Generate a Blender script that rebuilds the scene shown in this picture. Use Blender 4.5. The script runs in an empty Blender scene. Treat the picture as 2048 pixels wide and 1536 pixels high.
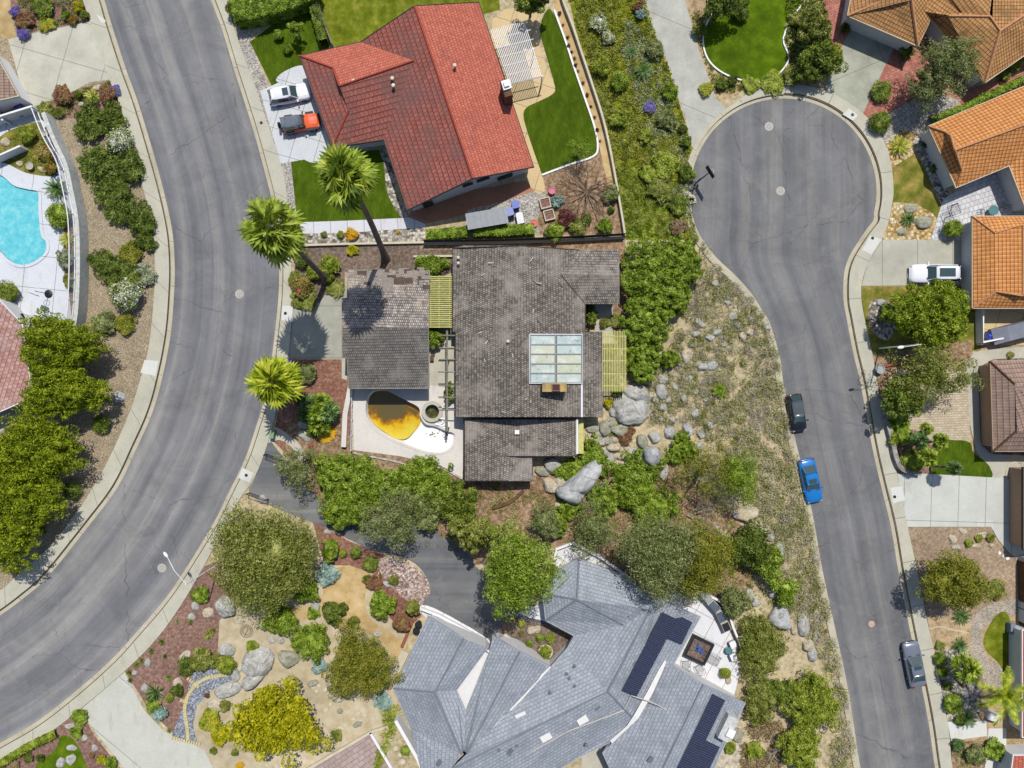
import bpy, math, random
import numpy as np
from mathutils import Vector, noise
from mathutils.geometry import tessellate_polygon, delaunay_2d_cdt
C = bpy.data.collections.new('neighbourhood'); bpy.context.scene.collection.children.link(C)
S = bpy.context.scene
# ---------------------------------------------------------------- camera, sky, sun, exposure
H = 88.0                                   # drone height in metres, 16 photo pixels per metre on the ground
cam = bpy.data.cameras.new('camera'); cam.sensor_width = 36; cam.lens = 36 * H / 128.0
cam.clip_start = 1; cam.clip_end = 3000
co = bpy.data.objects.new('camera', cam); S.collection.objects.link(co); co.location = (0, 0, H); S.camera = co
EL, AZ = math.radians(61), math.radians(14)
sd = Vector((math.sin(AZ) * math.cos(EL), math.cos(AZ) * math.cos(EL), math.sin(EL)))
sl = bpy.data.lights.new('sun', 'SUN'); sl.energy = 4.6; sl.angle = math.radians(0.5); sl.color = (1.0, 0.955, 0.88)
so = bpy.data.objects.new('sun', sl); S.collection.objects.link(so); so.rotation_mode = 'QUATERNION'; so.rotation_quaternion = sd.to_track_quat('Z', 'Y')
w = bpy.data.worlds.new('World'); S.world = w; w.use_nodes = True
nt = w.node_tree; bg = nt.nodes['Background']; sky = nt.nodes.new('ShaderNodeTexSky'); sky.sky_type = 'NISHITA'; sky.sun_disc = False
sky.sun_elevation = EL; sky.sun_rotation = AZ; nt.links.new(sky.outputs[0], bg.inputs[0]); bg.inputs[1].default_value = 0.115
S.view_settings.view_transform = 'Standard'; S.view_settings.look = 'None'; S.view_settings.gamma = 1; S.view_settings.exposure = 0.16
# ---------------------------------------------------------------- helpers
KC = 0.60
def lin(c): c /= 255.0; return c / 12.92 if c <= .04045 else ((c + .055) / 1.055) ** 2.4
def P(r, g, b, k=1.0): return (lin(r) * KC * k, lin(g) * KC * k, lin(b) * KC * k, 1)
def G(px, py, h=0.0, z=None):              # plan point: photo pixel seen at height h -> metres
    s = (H - h) / H / 16.0
    return Vector(((px - 1024) * s, (768 - py) * s, h if z is None else z))
def link(o, parent=None):
    C.objects.link(o)
    if parent: o.parent = parent
    return o
def tag(o, label=None, cat=None, group=None, kind=None):
    if label: o['label'] = label
    if cat: o['category'] = cat
    if group: o['group'] = group
    if kind: o['kind'] = kind
    return o
def mesh(name, V, F, mat=None, uv=None, smooth=False):
    me = bpy.data.meshes.new(name)
    V = np.asarray(V, dtype=np.float32).reshape(-1, 3)
    if isinstance(F, np.ndarray):
        n, k = F.shape
        me.vertices.add(len(V)); me.vertices.foreach_set('co', V.ravel())
        me.loops.add(n * k); me.loops.foreach_set('vertex_index', F.astype(np.int32).ravel())
        me.polygons.add(n); me.polygons.foreach_set('loop_start', np.arange(0, n * k, k, dtype=np.int32))
        me.update(calc_edges=True)
    else:
        me.from_pydata([tuple(map(float, v)) for v in V], [], F)
    if uv is not None:
        l = me.uv_layers.new(name='UVMap'); a = np.asarray(uv, dtype=np.float32)
        idx = np.zeros(len(me.loops), dtype=np.int32); me.loops.foreach_get('vertex_index', idx)
        l.data.foreach_set('uv', a[idx].ravel() if len(a) == len(V) else a.ravel())
    if smooth: me.polygons.foreach_set('use_smooth', [True] * len(me.polygons))
    if mat: me.materials.append(mat)
    me.update(); return me
def add(name, V, F, mat, parent=None, uv=None, smooth=False, loc=None):
    o = bpy.data.objects.new(name, mesh(name, V, F, mat, uv, smooth))
    if loc is not None: o.location = loc
    return link(o, parent)
def empty(name, label, cat, loc=(0, 0, 0), rz=0, group=None):
    o = bpy.data.objects.new(name, None); o.empty_display_size = .3; o.location = loc; o.rotation_euler = (0, 0, rz)
    return tag(link(o), label, cat, group)
class MB:
    def __init__(s): s.V = []; s.F = []
    def poly(s, pts): n = len(s.V); s.V += [tuple(p) for p in pts]; s.F.append(list(range(n, n + len(pts))))
    def box(s, c, d, rz=0, tilt=0):
        ca, sa = math.cos(rz), math.sin(rz); n = len(s.V)
        for z in (-.5, .5):
            for x, y in ((-.5, -.5), (.5, -.5), (.5, .5), (-.5, .5)):
                X, Y = x * d[0], y * d[1]; s.V.append((c[0] + X * ca - Y * sa, c[1] + X * sa + Y * ca, c[2] + z * d[2] + tilt * x))
        for f in ((3, 2, 1, 0), (4, 5, 6, 7), (0, 1, 5, 4), (1, 2, 6, 5), (2, 3, 7, 6), (3, 0, 4, 7)): s.F.append([n + i for i in f])
    def tube(s, pts, r, k=8, cap=True):
        pts = [Vector(p) for p in pts]; n0 = len(s.V); m = len(pts); r = r if hasattr(r, '__len__') else [r] * m
        for i, p in enumerate(pts):
            d = (pts[min(i + 1, m - 1)] - pts[max(i - 1, 0)]).normalized(); a = d.cross(Vector((0, 0, 1)) if abs(d.z) < .9 else Vector((1, 0, 0))).normalized(); b = d.cross(a)
            for j in range(k):
                t = 2 * math.pi * j / k; s.V.append(tuple(p + (a * math.cos(t) + b * math.sin(t)) * r[i]))
        for i in range(m - 1):
            for j in range(k): s.F.append([n0 + i * k + j, n0 + i * k + (j + 1) % k, n0 + (i + 1) * k + (j + 1) % k, n0 + (i + 1) * k + j])
        if cap: s.F.append([n0 + j for j in range(k)][::-1]); s.F.append([n0 + (m - 1) * k + j for j in range(k)])
    def lathe(s, c, prof, k=16):
        n0 = len(s.V)
        for r, z in prof:
            for j in range(k): t = 2 * math.pi * j / k; s.V.append((c[0] + r * math.cos(t), c[1] + r * math.sin(t), c[2] + z))
        for i in range(len(prof) - 1):
            for j in range(k): s.F.append([n0 + i * k + j, n0 + i * k + (j + 1) % k, n0 + (i + 1) * k + (j + 1) % k, n0 + (i + 1) * k + j])
        s.F.append([n0 + (len(prof) - 1) * k + j for j in range(k)]); s.F.append([n0 + j for j in range(k)][::-1])
    def prism(s, pts, z0, z1):           # pts: list of (x,y)
        n = len(pts); b = len(s.V); s.V += [(p[0], p[1], z0) for p in pts] + [(p[0], p[1], z1) for p in pts]
        for i in range(n): s.F.append([b + i, b + (i + 1) % n, b + n + (i + 1) % n, b + n + i])
        for t in tessellate_polygon([[Vector((p[0], p[1], 0)) for p in pts]]):
            a = [s.V[b + i] for i in t]; cr = (a[1][0]-a[0][0])*(a[2][1]-a[0][1])-(a[1][1]-a[0][1])*(a[2][0]-a[0][0])
            t = list(t) if cr > 0 else list(t)[::-1]; s.F.append([b + n + i for i in t]); s.F.append([b + i for i in t][::-1])
    def out(s, name, mat, parent=None, smooth=False, loc=None): return add(name, s.V, s.F, mat, parent, smooth=smooth, loc=loc)
def crv(pts, closed=False, n=5):            # Catmull-Rom
    m = len(pts); o = []
    for i in range(m if closed else m - 1):
        g = lambda k: pts[k % m] if closed else pts[min(max(k, 0), m - 1)]
        p0, p1, p2, p3 = g(i - 1), g(i), g(i + 1), g(i + 2)
        for j in range(n):
            t = j / n; o.append(tuple(.5 * ((2 * p1[a]) + (-p0[a] + p2[a]) * t + (2 * p0[a] - 5 * p1[a] + 4 * p2[a] - p3[a]) * t * t + (-p0[a] + 3 * p1[a] - 3 * p2[a] + p3[a]) * t ** 3) for a in (0, 1)))
    if not closed: o.append(tuple(pts[-1]))
    return o
def off(pts, d):                            # offset an open polyline sideways (pixels)
    o = []
    for i, p in enumerate(pts):
        a, b = pts[max(i - 1, 0)], pts[min(i + 1, len(pts) - 1)]; dx, dy = b[0] - a[0], b[1] - a[1]; l = math.hypot(dx, dy) or 1
        o.append((p[0] - dy / l * d, p[1] + dx / l * d))
    return o
def resample(pts, n):
    a = np.array(pts, dtype=float); L = np.r_[0, np.cumsum(np.hypot(*np.diff(a, axis=0).T))]; t = np.linspace(0, L[-1], n)
    return list(zip(np.interp(t, L, a[:, 0]), np.interp(t, L, a[:, 1])))
# ---------------------------------------------------------------- materials
class N:
    def __init__(s, name, rough=.85, spec=.25):
        s.m = bpy.data.materials.new(name); s.m.use_nodes = True; s.t = s.m.node_tree; s.b = s.t.nodes['Principled BSDF']
        s.b.inputs['Roughness'].default_value = rough; s.b.inputs['Specular IOR Level'].default_value = spec
        s.co = s.n('ShaderNodeTexCoord')
    def n(s, k, **kw):
        x = s.t.nodes.new(k)
        for a, v in kw.items():
            if hasattr(x, a): setattr(x, a, v)
        return x
    def l(s, a, b): s.t.links.new(a, b)
    def map(s, vec, scale=(1, 1, 1), rz=0):
        m = s.n('ShaderNodeMapping'); m.inputs['Scale'].default_value = scale; m.inputs['Rotation'].default_value = (0, 0, rz); s.l(vec, m.inputs[0]); return m.outputs[0]
    def noise(s, vec, scale, det=3, rough=.55, dist=0):
        x = s.n('ShaderNodeTexNoise'); x.inputs['Scale'].default_value = scale; x.inputs['Detail'].default_value = det; x.inputs['Roughness'].default_value = rough; x.inputs['Distortion'].default_value = dist; s.l(vec, x.inputs['Vector']); return x.outputs['Fac']
    def ramp(s, fac, cols, const=False):
        r = s.n('ShaderNodeValToRGB'); e = r.color_ramp.elements
        if const: r.color_ramp.interpolation = 'CONSTANT'
        while len(e) < len(cols): e.new(.5)
        for i, (p, c) in enumerate(cols): e[i].position = p; e[i].color = c
        s.l(fac, r.inputs[0]); return r.outputs[0]
    def mix(s, a, b, fac, mode='MIX'):
        x = s.n('ShaderNodeMix', data_type='RGBA'); x.blend_type = mode; x.clamp_result = False
        for v, i in ((fac, 0), (a, 6), (b, 7)):
            if hasattr(v, 'links') or hasattr(v, 'is_linked'): s.l(v, x.inputs[i])
            else: x.inputs[i].default_value = v
        return x.outputs[2]
    def math(s, op, a, b=0.0):
        x = s.n('ShaderNodeMath', operation=op)
        for v, i in ((a, 0), (b, 1)):
            if hasattr(v, 'is_linked'): s.l(v, x.inputs[i])
            else: x.inputs[i].default_value = v
        return x.outputs[0]
    def mr(s, v, a, b, c, d):
        x = s.n('ShaderNodeMapRange'); s.l(v, x.inputs[0])
        for i, q in enumerate((a, b, c, d)): x.inputs[i + 1].default_value = q
        return x.outputs[0]
    def bump(s, h, st=.4, dist=.05):
        x = s.n('ShaderNodeBump'); x.inputs['Strength'].default_value = st; x.inputs['Distance'].default_value = dist; s.l(h, x.inputs['Height']); s.l(x.outputs[0], s.b.inputs['Normal'])
    def col(s, c):
        if hasattr(c, 'is_linked'): s.l(c, s.b.inputs['Base Color'])
        else: s.b.inputs['Base Color'].default_value = c
        return s
    def xyz(s, vec): x = s.n('ShaderNodeSeparateXYZ'); s.l(vec, x.inputs[0]); return x.outputs
def Mplain(name, c, rough=.6, spec=.3, metal=0, var=.12, sc=1.5):
    s = N(name, rough, spec); s.b.inputs['Metallic'].default_value = metal
    v = s.mr(s.noise(s.co.outputs['Object'], sc, 4), .3, .7, 1 - var, 1 + var)
    s.col(s.mix(c, v, 1.0, 'MULTIPLY')); return s.m
def Mground(name, cols, scale=2.0, det=8, big=.12, bigv=.18, rough=.95, bump=.5, rz=0, stretch=(1, 1, 1), fine=9.0, finev=.2):
    s = N(name, rough, .1); o = s.map(s.co.outputs['Object'], stretch, rz)
    f = s.noise(o, scale, det, .62); c = s.ramp(f, cols)
    v = s.mr(s.noise(s.co.outputs['Object'], big, 3), .3, .7, 1 - bigv, 1 + bigv)
    w_ = s.mr(s.noise(o, fine, 2), .25, .75, 1 - finev, 1 + finev)
    c = s.mix(s.mix(c, v, 1.0, 'MULTIPLY'), w_, 1.0, 'MULTIPLY'); s.col(c); s.bump(f, bump, .08); return s.m
def Mgravel(name, cols, scale=5.0, base=None, patch=None):
    s = N(name, .95, .1); x = s.n('ShaderNodeTexVoronoi'); x.inputs['Scale'].default_value = scale; s.l(s.co.outputs['Object'], x.inputs['Vector'])
    g = s.n('ShaderNodeSeparateColor'); s.l(x.outputs['Color'], g.inputs[0]); c = s.ramp(g.outputs[0], cols)
    d = s.mr(x.outputs['Distance'], .25, .75, 1.1, .6); c = s.mix(c, d, 1.0, 'MULTIPLY')
    v = s.mr(s.noise(s.co.outputs['Object'], .5, 4), .3, .7, .82, 1.15); c = s.mix(c, v, 1.0, 'MULTIPLY')
    s.col(c); s.bump(s.math('MULTIPLY', x.outputs['Distance'], -1.0), .6, .06); return s.m
def Mconcrete(name, c, gx=0, gy=0, rz=0, dirt=.18, uv=False, lw=.035):
    s = N(name, .9, .2); o = s.co.outputs['UV'] if uv else s.map(s.co.outputs['Object'], (1, 1, 1), rz)
    a = s.mr(s.noise(s.co.outputs['Object'], .35, 6, .65), .3, .72, 1 - dirt, 1 + dirt * .5); b = s.mr(s.noise(s.co.outputs['Object'], 5, 4), .3, .7, .94, 1.05)
    k = s.mix(s.mix(c, a, 1.0, 'MULTIPLY'), b, 1.0, 'MULTIPLY')
    st = s.mr(s.noise(s.map(s.co.outputs['Object'], (.8, .25, 1), rz), 1.2, 6, .7), .56, .75, 0, .35); k = s.mix(k, P(150, 142, 125), st)
    q = s.xyz(o)
    for ax, sp in ((0, gx), (1, gy)):
        if sp:
            m = s.math('ABSOLUTE', s.math('SUBTRACT', s.math('MODULO', s.math('ADD', q[ax], 1000 * sp), sp), sp / 2)); ln = s.math('LESS_THAN', m, lw)
            k = s.mix(k, P(118, 113, 100), s.math('MULTIPLY', ln, .75))
    s.col(k); s.bump(b, .15, .02); return s.m
def Mtile(name, c1, c2, w_=.33, row=.38, mort=P(60, 40, 35), ms=.03, stain=None, sv=(.56, .7), var=.2, off_=.5, barrel=0, lap=.35, rough=.85, patches=None, bw=False):
    s = N(name, rough, .2); uv = s.co.outputs['UV']
    b = s.n('ShaderNodeTexBrick', offset=off_); s.l(uv, b.inputs['Vector'])
    for k, v in (('Scale', 1), ('Mortar Size', ms), ('Brick Width', w_), ('Row Height', row), ('Mortar Smooth', .1), ('Bias', 0)): b.inputs[k].default_value = v
    b.inputs['Color1'].default_value = c1; b.inputs['Color2'].default_value = c2; b.inputs['Mortar'].default_value = mort
    c = b.outputs['Color']
    q = s.xyz(uv)
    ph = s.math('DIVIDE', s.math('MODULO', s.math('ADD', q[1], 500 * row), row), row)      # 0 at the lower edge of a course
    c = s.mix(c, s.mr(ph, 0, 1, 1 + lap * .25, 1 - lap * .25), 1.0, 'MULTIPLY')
    ln = s.math('GREATER_THAN', ph, .86); c = s.mix(c, mort, s.math('MULTIPLY', ln, lap))  # dark line at each course edge paints the shadow of the tile step
    c = s.mix(c, s.mr(s.noise(uv, .8, 6, .65), .3, .7, 1 - var, 1 + var), 1.0, 'MULTIPLY')
    c = s.mix(c, s.mr(s.noise(s.map(uv, (3.2, 2.2, 1)), 1.0, 2), .3, .7, 1 - var, 1 + var), 1.0, 'MULTIPLY')
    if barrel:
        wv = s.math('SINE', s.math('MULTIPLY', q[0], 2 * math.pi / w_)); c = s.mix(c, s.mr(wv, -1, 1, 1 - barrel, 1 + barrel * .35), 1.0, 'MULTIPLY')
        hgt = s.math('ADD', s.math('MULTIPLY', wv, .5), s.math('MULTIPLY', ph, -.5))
    else: hgt = s.math('SUBTRACT', s.math('MULTIPLY', b.outputs['Fac'], -1.0), s.math('MULTIPLY', ph, .6))
    if stain: c = s.mix(c, stain, s.mr(s.noise(s.co.outputs['Object'], .28, 6, .7), sv[0], sv[1], 0, .75))
    if patches: c = s.mix(c, patches, s.mr(s.noise(s.map(uv, (1, .5, 1)), .9, 5, .7), .6, .62, 0, .8))
    s.col(c); s.bump(hgt, .5, .05); return s.m
def Mleaf(name, cols, speck=None, sf=.1, big=1.2, trans=.26, rough=.6):
    s = N(name, rough, .2); g = s.n('ShaderNodeNewGeometry'); r = g.outputs['Random Per Island']
    c = s.ramp(s.math('ADD', s.math('MULTIPLY', r, .36), s.math('MULTIPLY', s.mr(s.noise(g.outputs['Position'], big, 4, .6), .3, .7, 0, 1), .64)), [(.2 + .6 * i / max(1, len(cols) - 1), q) for i, q in enumerate(cols)])
    if speck: c = s.mix(c, speck, s.math('LESS_THAN', s.math('FRACT', s.math('MULTIPLY', r, 37.7)), sf))
    s.col(c)
    tr = s.n('ShaderNodeBsdfTranslucent'); s.l(c, tr.inputs[0]); mx = s.n('ShaderNodeMixShader'); mx.inputs[0].default_value = trans
    s.l(s.b.outputs[0], mx.inputs[1]); s.l(tr.outputs[0], mx.inputs[2]); s.l(mx.outputs[0], s.t.nodes['Material Output'].inputs[0]); return s.m
def Masphalt(name, base, dark, light, uv=True):
    s = N(name, .92, .2); o = s.co.outputs['Object']; uvv = s.co.outputs['UV']
    st = s.noise(s.map(uvv, (.015, .42, 1)), 1.0, 3, .5); c = s.ramp(st, [(.32, dark), (.5, base), (.68, light)])
    st2 = s.mr(s.noise(s.map(uvv, (.05, 2.6, 1)), 1.0, 3, .6), .3, .7, .92, 1.07); c = s.mix(c, st2, 1.0, 'MULTIPLY')
    c = s.mix(c, s.mr(s.noise(o, .2, 7, .72, .8), .3, .7, .78, 1.18), 1.0, 'MULTIPLY'); c = s.mix(c, P(160, 158, 148), s.mr(s.noise(o, .3, 6, .7), .55, .72, 0, .35))
    c = s.mix(c, s.mr(s.noise(o, 7, 2), .25, .75, .93, 1.07), 1.0, 'MULTIPLY')
    def crack(sc, wd, op):
        nonlocal c
        wr = s.n('ShaderNodeTexNoise'); wr.inputs['Scale'].default_value = .6; wr.inputs['Detail'].default_value = 3; s.l(o, wr.inputs['Vector'])
        ad = s.n('ShaderNodeVectorMath', operation='MULTIPLY_ADD'); s.l(wr.outputs['Color'], ad.inputs[0]); ad.inputs[1].default_value = (1.6, 1.6, 0); s.l(o, ad.inputs[2])
        v = s.n('ShaderNodeTexVoronoi', feature='DISTANCE_TO_EDGE'); v.inputs['Scale'].default_value = sc; s.l(s.map(ad.outputs[0], (1, 1, 0)), v.inputs['Vector'])
        ln = s.math('LESS_THAN', v.outputs['Distance'], wd); gate = s.mr(s.noise(o, .35, 2), .42, .55, 0, op)
        c = s.mix(c, P(72, 72, 80), s.math('MULTIPLY', ln, gate))
    crack(.085, .003, .45); crack(.21, .004, .22)
    q = s.xyz(uvv); uu = s.math('ADD', q[0], s.math('ADD', s.math('MULTIPLY', s.noise(s.map(uvv, (.02, .35, 1)), 1.0, 5), 5.0), s.math('MULTIPLY', s.noise(o, 1.2, 3), .5)))
    ln = s.math('LESS_THAN', s.math('MODULO', s.math('ADD', uu, 600.0), 6.3), .06); c = s.mix(c, P(92, 92, 98), s.math('MULTIPLY', ln, s.mr(s.noise(o, .25, 3), .45, .6, 0, .5)))
    c = s.mix(c, P(84, 84, 90), s.mr(s.noise(s.map(o, (1, 1, 1)), .9, 5, .8), .72, .76, 0, .5))
    s.col(c); s.bump(s.noise(o, 9, 3), .15, .02); return s.m
W_ = lambda *a: P(*a)
MAT = dict(
 soil=Mground('dry_soil', [(.3, P(150, 125, 92)), (.5, P(190, 165, 128)), (.7, P(212, 190, 155))]),
 slope=Mground('slope_soil', [(.3, P(160, 146, 108)), (.5, P(198, 182, 146)), (.72, P(220, 206, 176))], big=.25),
 ivy=Mground('groundcover', [(.3, P(84, 98, 24)), (.48, P(124, 136, 34)), (.6, P(150, 150, 50)), (.75, P(178, 160, 90))], scale=1.2, big=.2, bigv=.25, fine=6, finev=.35),
 lawn=Mground('lawn_grass', [(.3, P(66, 90, 4)), (.5, P(84, 110, 8)), (.66, P(106, 130, 20)), (.78, P(142, 146, 56))], scale=.6, big=.16, bigv=.26, fine=7, finev=.22),
 turf=Mground('artificial_turf', [(.28, P(62, 84, 8)), (.5, P(76, 98, 12)), (.72, P(96, 116, 26))], scale=1.6, big=.22, bigv=.16, fine=7, finev=.2, stretch=(1, .35, 1), rz=.3),
 lawn_dry=Mground('dry_lawn', [(.3, P(88, 98, 30)), (.5, P(128, 128, 52)), (.62, P(165, 145, 80)), (.75, P(190, 165, 105))], scale=.7, big=.3, fine=7),
 lawn_olive=Mground('worn_lawn', [(.3, P(88, 98, 16)), (.5, P(112, 124, 28)), (.7, P(150, 150, 60))], scale=.9, big=.3, fine=7),
 mulch=Mground('bark_mulch', [(.3, P(112, 84, 72)), (.5, P(146, 114, 102)), (.7, P(176, 146, 134))], scale=3, fine=8, finev=.3),
 mulch_red=Mground('red_mulch', [(.3, P(114, 76, 60)), (.5, P(146, 106, 90)), (.7, P(176, 138, 122))], scale=3, fine=8, finev=.25),
 mulch_grey=Mground('old_mulch', [(.3, P(88, 76, 66)), (.5, P(124, 108, 96)), (.7, P(158, 138, 122))], scale=3, fine=8, finev=.3),
 litter=Mground('leaf_litter', [(.3, P(112, 86, 60)), (.5, P(158, 130, 102)), (.7, P(196, 172, 148))], scale=2.5, fine=8, finev=.35),
 sand=Mground('decomposed_granite', [(.3, P(178, 150, 100)), (.5, P(202, 174, 124)), (.7, P(216, 194, 152))], scale=.7, finev=.07, bump=.2),
 sandpale=Mground('pale_sand', [(.3, P(186, 170, 135)), (.5, P(205, 190, 158)), (.7, P(218, 206, 180))], scale=.8, finev=.08, bump=.2),
 gravel_tan=Mgravel('tan_gravel', [(0, P(158, 138, 108)), (.5, P(182, 166, 138)), (.85, P(200, 184, 158)), (1, P(216, 204, 184))], 11),
 gravel_white=Mgravel('white_gravel', [(0, P(158, 150, 140)), (.4, P(190, 183, 173)), (.8, P(214, 208, 198)), (1, P(232, 228, 220))], 7),
 gravel_rock=Mgravel('river_rock', [(0, P(112, 104, 94)), (.4, P(170, 160, 144)), (.75, P(212, 204, 190)), (1, P(232, 226, 214))], 3.2),
 gravel_gold=Mgravel('golden_pebble', [(0, P(170, 130, 70)), (.4, P(206, 176, 112)), (.8, P(228, 206, 160)), (1, P(240, 230, 205))], 2.8),
 gravel_blue=Mgravel('blue_gravel', [(0, P(116, 122, 132)), (.4, P(150, 157, 168)), (.8, P(182, 188, 198)), (1, P(208, 213, 220))], 6),
 gravel_pink=Mgravel('pink_gravel', [(0, P(140, 110, 100)), (.4, P(190, 165, 152)), (.8, P(218, 198, 186)), (1, P(236, 226, 218))], 4.5),
 conc=Mconcrete('concrete', P(204, 200, 184)), conc_g=Mconcrete('grey_concrete', P(196, 196, 182), 6.0, 5.0, .22),
 drive_l=Mconcrete('driveway_concrete', P(208, 206, 190), 5.2, 5.2, .28), drive_w=Mconcrete('pale_driveway', P(218, 222, 226), 3.0, 3.0, .28, .08),
 drive_r=Mconcrete('right_driveway', P(214, 216, 208), 3.4, 6.2, .03, .12), drive_top=Mconcrete('speckled_concrete', P(198, 198, 188), 0, 9, .4, .25),
 drive_gr=Mconcrete('stained_driveway', P(184, 186, 168), 9, 5.5, -.4, .3), drive_mid=Mconcrete('oiled_driveway', P(196, 194, 178), 4.4, 20, 0, .22),
 drive_old=Mconcrete('worn_driveway', P(184, 184, 170), 8, 6.5, 0, .25), beige=Mconcrete('beige_patio', P(226, 200, 152), 3, 3.2, .3, .08), terra=Mconcrete('terracotta_patio', P(192, 134, 106), 3, 3, .3, .15),
 deck=Mconcrete('pool_deck', P(232, 226, 218), 0, 0, 0, .1), deckw=Mconcrete('white_deck', P(226, 230, 238), 4, 4, .1, .05), walkw=Mconcrete('pale_walk', P(224, 224, 230), 2.1, 0, -.03, .05), patio=Mconcrete('white_patio', P(240, 240, 242), 2.5, 2.5, .5, .08),
 sidewalk=Mconcrete('sidewalk_concrete', P(205, 202, 184), 5.6, 0, 0, .14, True, .04), gutter=Mconcrete('gutter_concrete', P(206, 198, 174), 5.6, 0, 0, .2, True, .03), kerb_shade=Mplain('kerb_shade_strip', P(88, 80, 68), .95),  # last entry: kerb face shade as a dark colour
 newslab=Mconcrete('new_slab', P(228, 228, 222), 0, 0, 0, .05),
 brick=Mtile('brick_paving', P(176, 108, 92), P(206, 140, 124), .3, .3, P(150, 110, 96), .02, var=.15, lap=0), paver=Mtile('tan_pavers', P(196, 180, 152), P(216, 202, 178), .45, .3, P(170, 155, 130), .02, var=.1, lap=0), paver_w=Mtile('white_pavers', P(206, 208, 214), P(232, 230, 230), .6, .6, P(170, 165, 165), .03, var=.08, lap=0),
 asphalt=Masphalt('street_asphalt', P(134, 134, 137), P(115, 116, 121), P(158, 157, 154)), asphalt_r=Masphalt('close_asphalt', P(128, 128, 130), P(112, 113, 117), P(144, 143, 140)), asphalt_d=Masphalt('drive_asphalt', P(118, 119, 122), P(96, 98, 106), P(142, 142, 140)),
 white=Mplain('white_paint', P(240, 240, 242, 1.1), .55, var=.04), stucco=Mplain('white_stucco', P(228, 228, 228), .9, .1, var=.05), tan_stucco=Mplain('tan_stucco', P(196, 164, 136), .9, .1, var=.06), cream=Mplain('cream_wall', P(216, 206, 182), .9, var=.1), blockwall=Mplain('block_wall', P(208, 210, 206), .9, var=.2, sc=2.5),
 dark=Mplain('dark_trim', P(52, 46, 42), .7), black=Mplain('black_metal', P(38, 40, 46), .5), steel=Mplain('galvanised_steel', P(186, 190, 196), .4, metal=.3), brown=Mplain('brown_wood', P(110, 80, 58), .85, var=.25), greywood=Mplain('grey_wood', P(150, 146, 128), .9, var=.25), oldwood=Mplain('weathered_board', P(150, 140, 132), .9, var=.2, sc=3), brickred=Mplain('red_brick', P(160, 92, 70), .9, var=.2, sc=5),
 yellowwood=Mplain('yellow_lath', P(214, 208, 130), .85, var=.2, sc=3), pipe=Mplain('cream_pipe', P(226, 214, 200), .6), rustchim=Mplain('stained_chimney_plaster', P(186, 160, 104), .9, var=.35, sc=1.0), glass=None,
 rock=None)
def rockmat(name, a, b, c):
    s = N(name, .9, .15); o = s.co.outputs['Object']; f = s.noise(o, 1.6, 9, .7); k = s.ramp(f, [(.34, a), (.5, b), (.64, c)]); k = s.mix(k, P(128, 118, 98), s.mr(s.noise(o, .9, 6, .75), .52, .62, 0, .55))
    v = s.n('ShaderNodeTexVoronoi', feature='DISTANCE_TO_EDGE'); v.inputs['Scale'].default_value = .9; s.l(s.map(o, (1, 2.2, 1), .6), v.inputs['Vector'])
    k = s.mix(k, P(96, 90, 84), s.math('MULTIPLY', s.math('LESS_THAN', v.outputs['Distance'], .018), .5)); s.col(k); s.bump(f, .7, .15); return s.m
MAT['rock'] = rockmat('grey_boulder', P(156, 154, 144), P(198, 197, 190), P(226, 226, 224)); MAT['rocktan'] = rockmat('tan_boulder', P(176, 158, 128), P(214, 202, 176), P(234, 226, 208)); MAT['rockblue'] = rockmat('blue_grey_boulder', P(160, 161, 162), P(198, 199, 200), P(226, 227, 228))
MAT['rockgreen'] = rockmat('olive_boulder', P(140, 138, 118), P(178, 177, 156), P(204, 203, 184))
def Mgl(name, c, rough=.08):
    s = N(name, rough, .6); s.col(c); return s.m
MAT['glass'] = Mgl('dark_glass', P(40, 52, 58)); MAT['glassg'] = Mgl('green_glass', P(96, 140, 142), .1)
# ================================================================ STREETS AND GROUND
Z0 = 0.12
mainL = [(150, -160), (180, -80), (209, 0), (222, 45), (251, 135), (277, 207), (305, 300), (328, 384), (344, 459), (349, 514), (349, 571), (342, 664), (325, 754), (305, 825), (275, 893), (235, 975), (175, 1055), (97, 1152), (50, 1194), (0, 1231), (-80, 1280), (-200, 1340)]
mainR = [(365, -160), (393, -80), (422, 0), (445, 62), (470, 145), (490, 207), (512, 279), (540, 384), (554, 446), (558, 521), (557, 591), (549, 671), (543, 719), (531, 790), (510, 860), (490, 918), (460, 980), (425, 1050), (362, 1152), (325, 1204), (275, 1262), (225, 1317), (150, 1384), (75, 1442), (0, 1486), (-80, 1530), (-200, 1590)]
walkLb = [(107, -160), (137, -80), (167, 0), (182, 44), (217, 150), (242, 212), (262, 275), (290, 384), (302, 434), (310, 491), (311, 574), (300, 691), (280, 768), (257, 835), (212, 933), (165, 1010), (105, 1088), (37, 1150), (0, 1182), (-80, 1232), (-200, 1290)]
walkRb = [(395, -160), (425, -80), (454, 0), (475, 75), (512, 175), (540, 260), (562, 327), (574, 384), (584, 496), (584, 546), (587, 609), (584, 649), (577, 719), (559, 800), (537, 885), (510, 955), (470, 1015), (410, 1130), (362, 1212), (312, 1280), (250, 1342), (162, 1417), (100, 1464), (0, 1524), (-80, 1570), (-200, 1630)]
bc, br = (1567, 383), 186
arcL = [(bc[0] + br * math.cos(math.radians(a)), bc[1] + br * math.sin(math.radians(a))) for a in range(270, 169, -8)]
arcR = [(bc[0] + br * math.cos(math.radians(a)), bc[1] + br * math.sin(math.radians(a))) for a in range(-90, 17, 8)]
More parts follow.
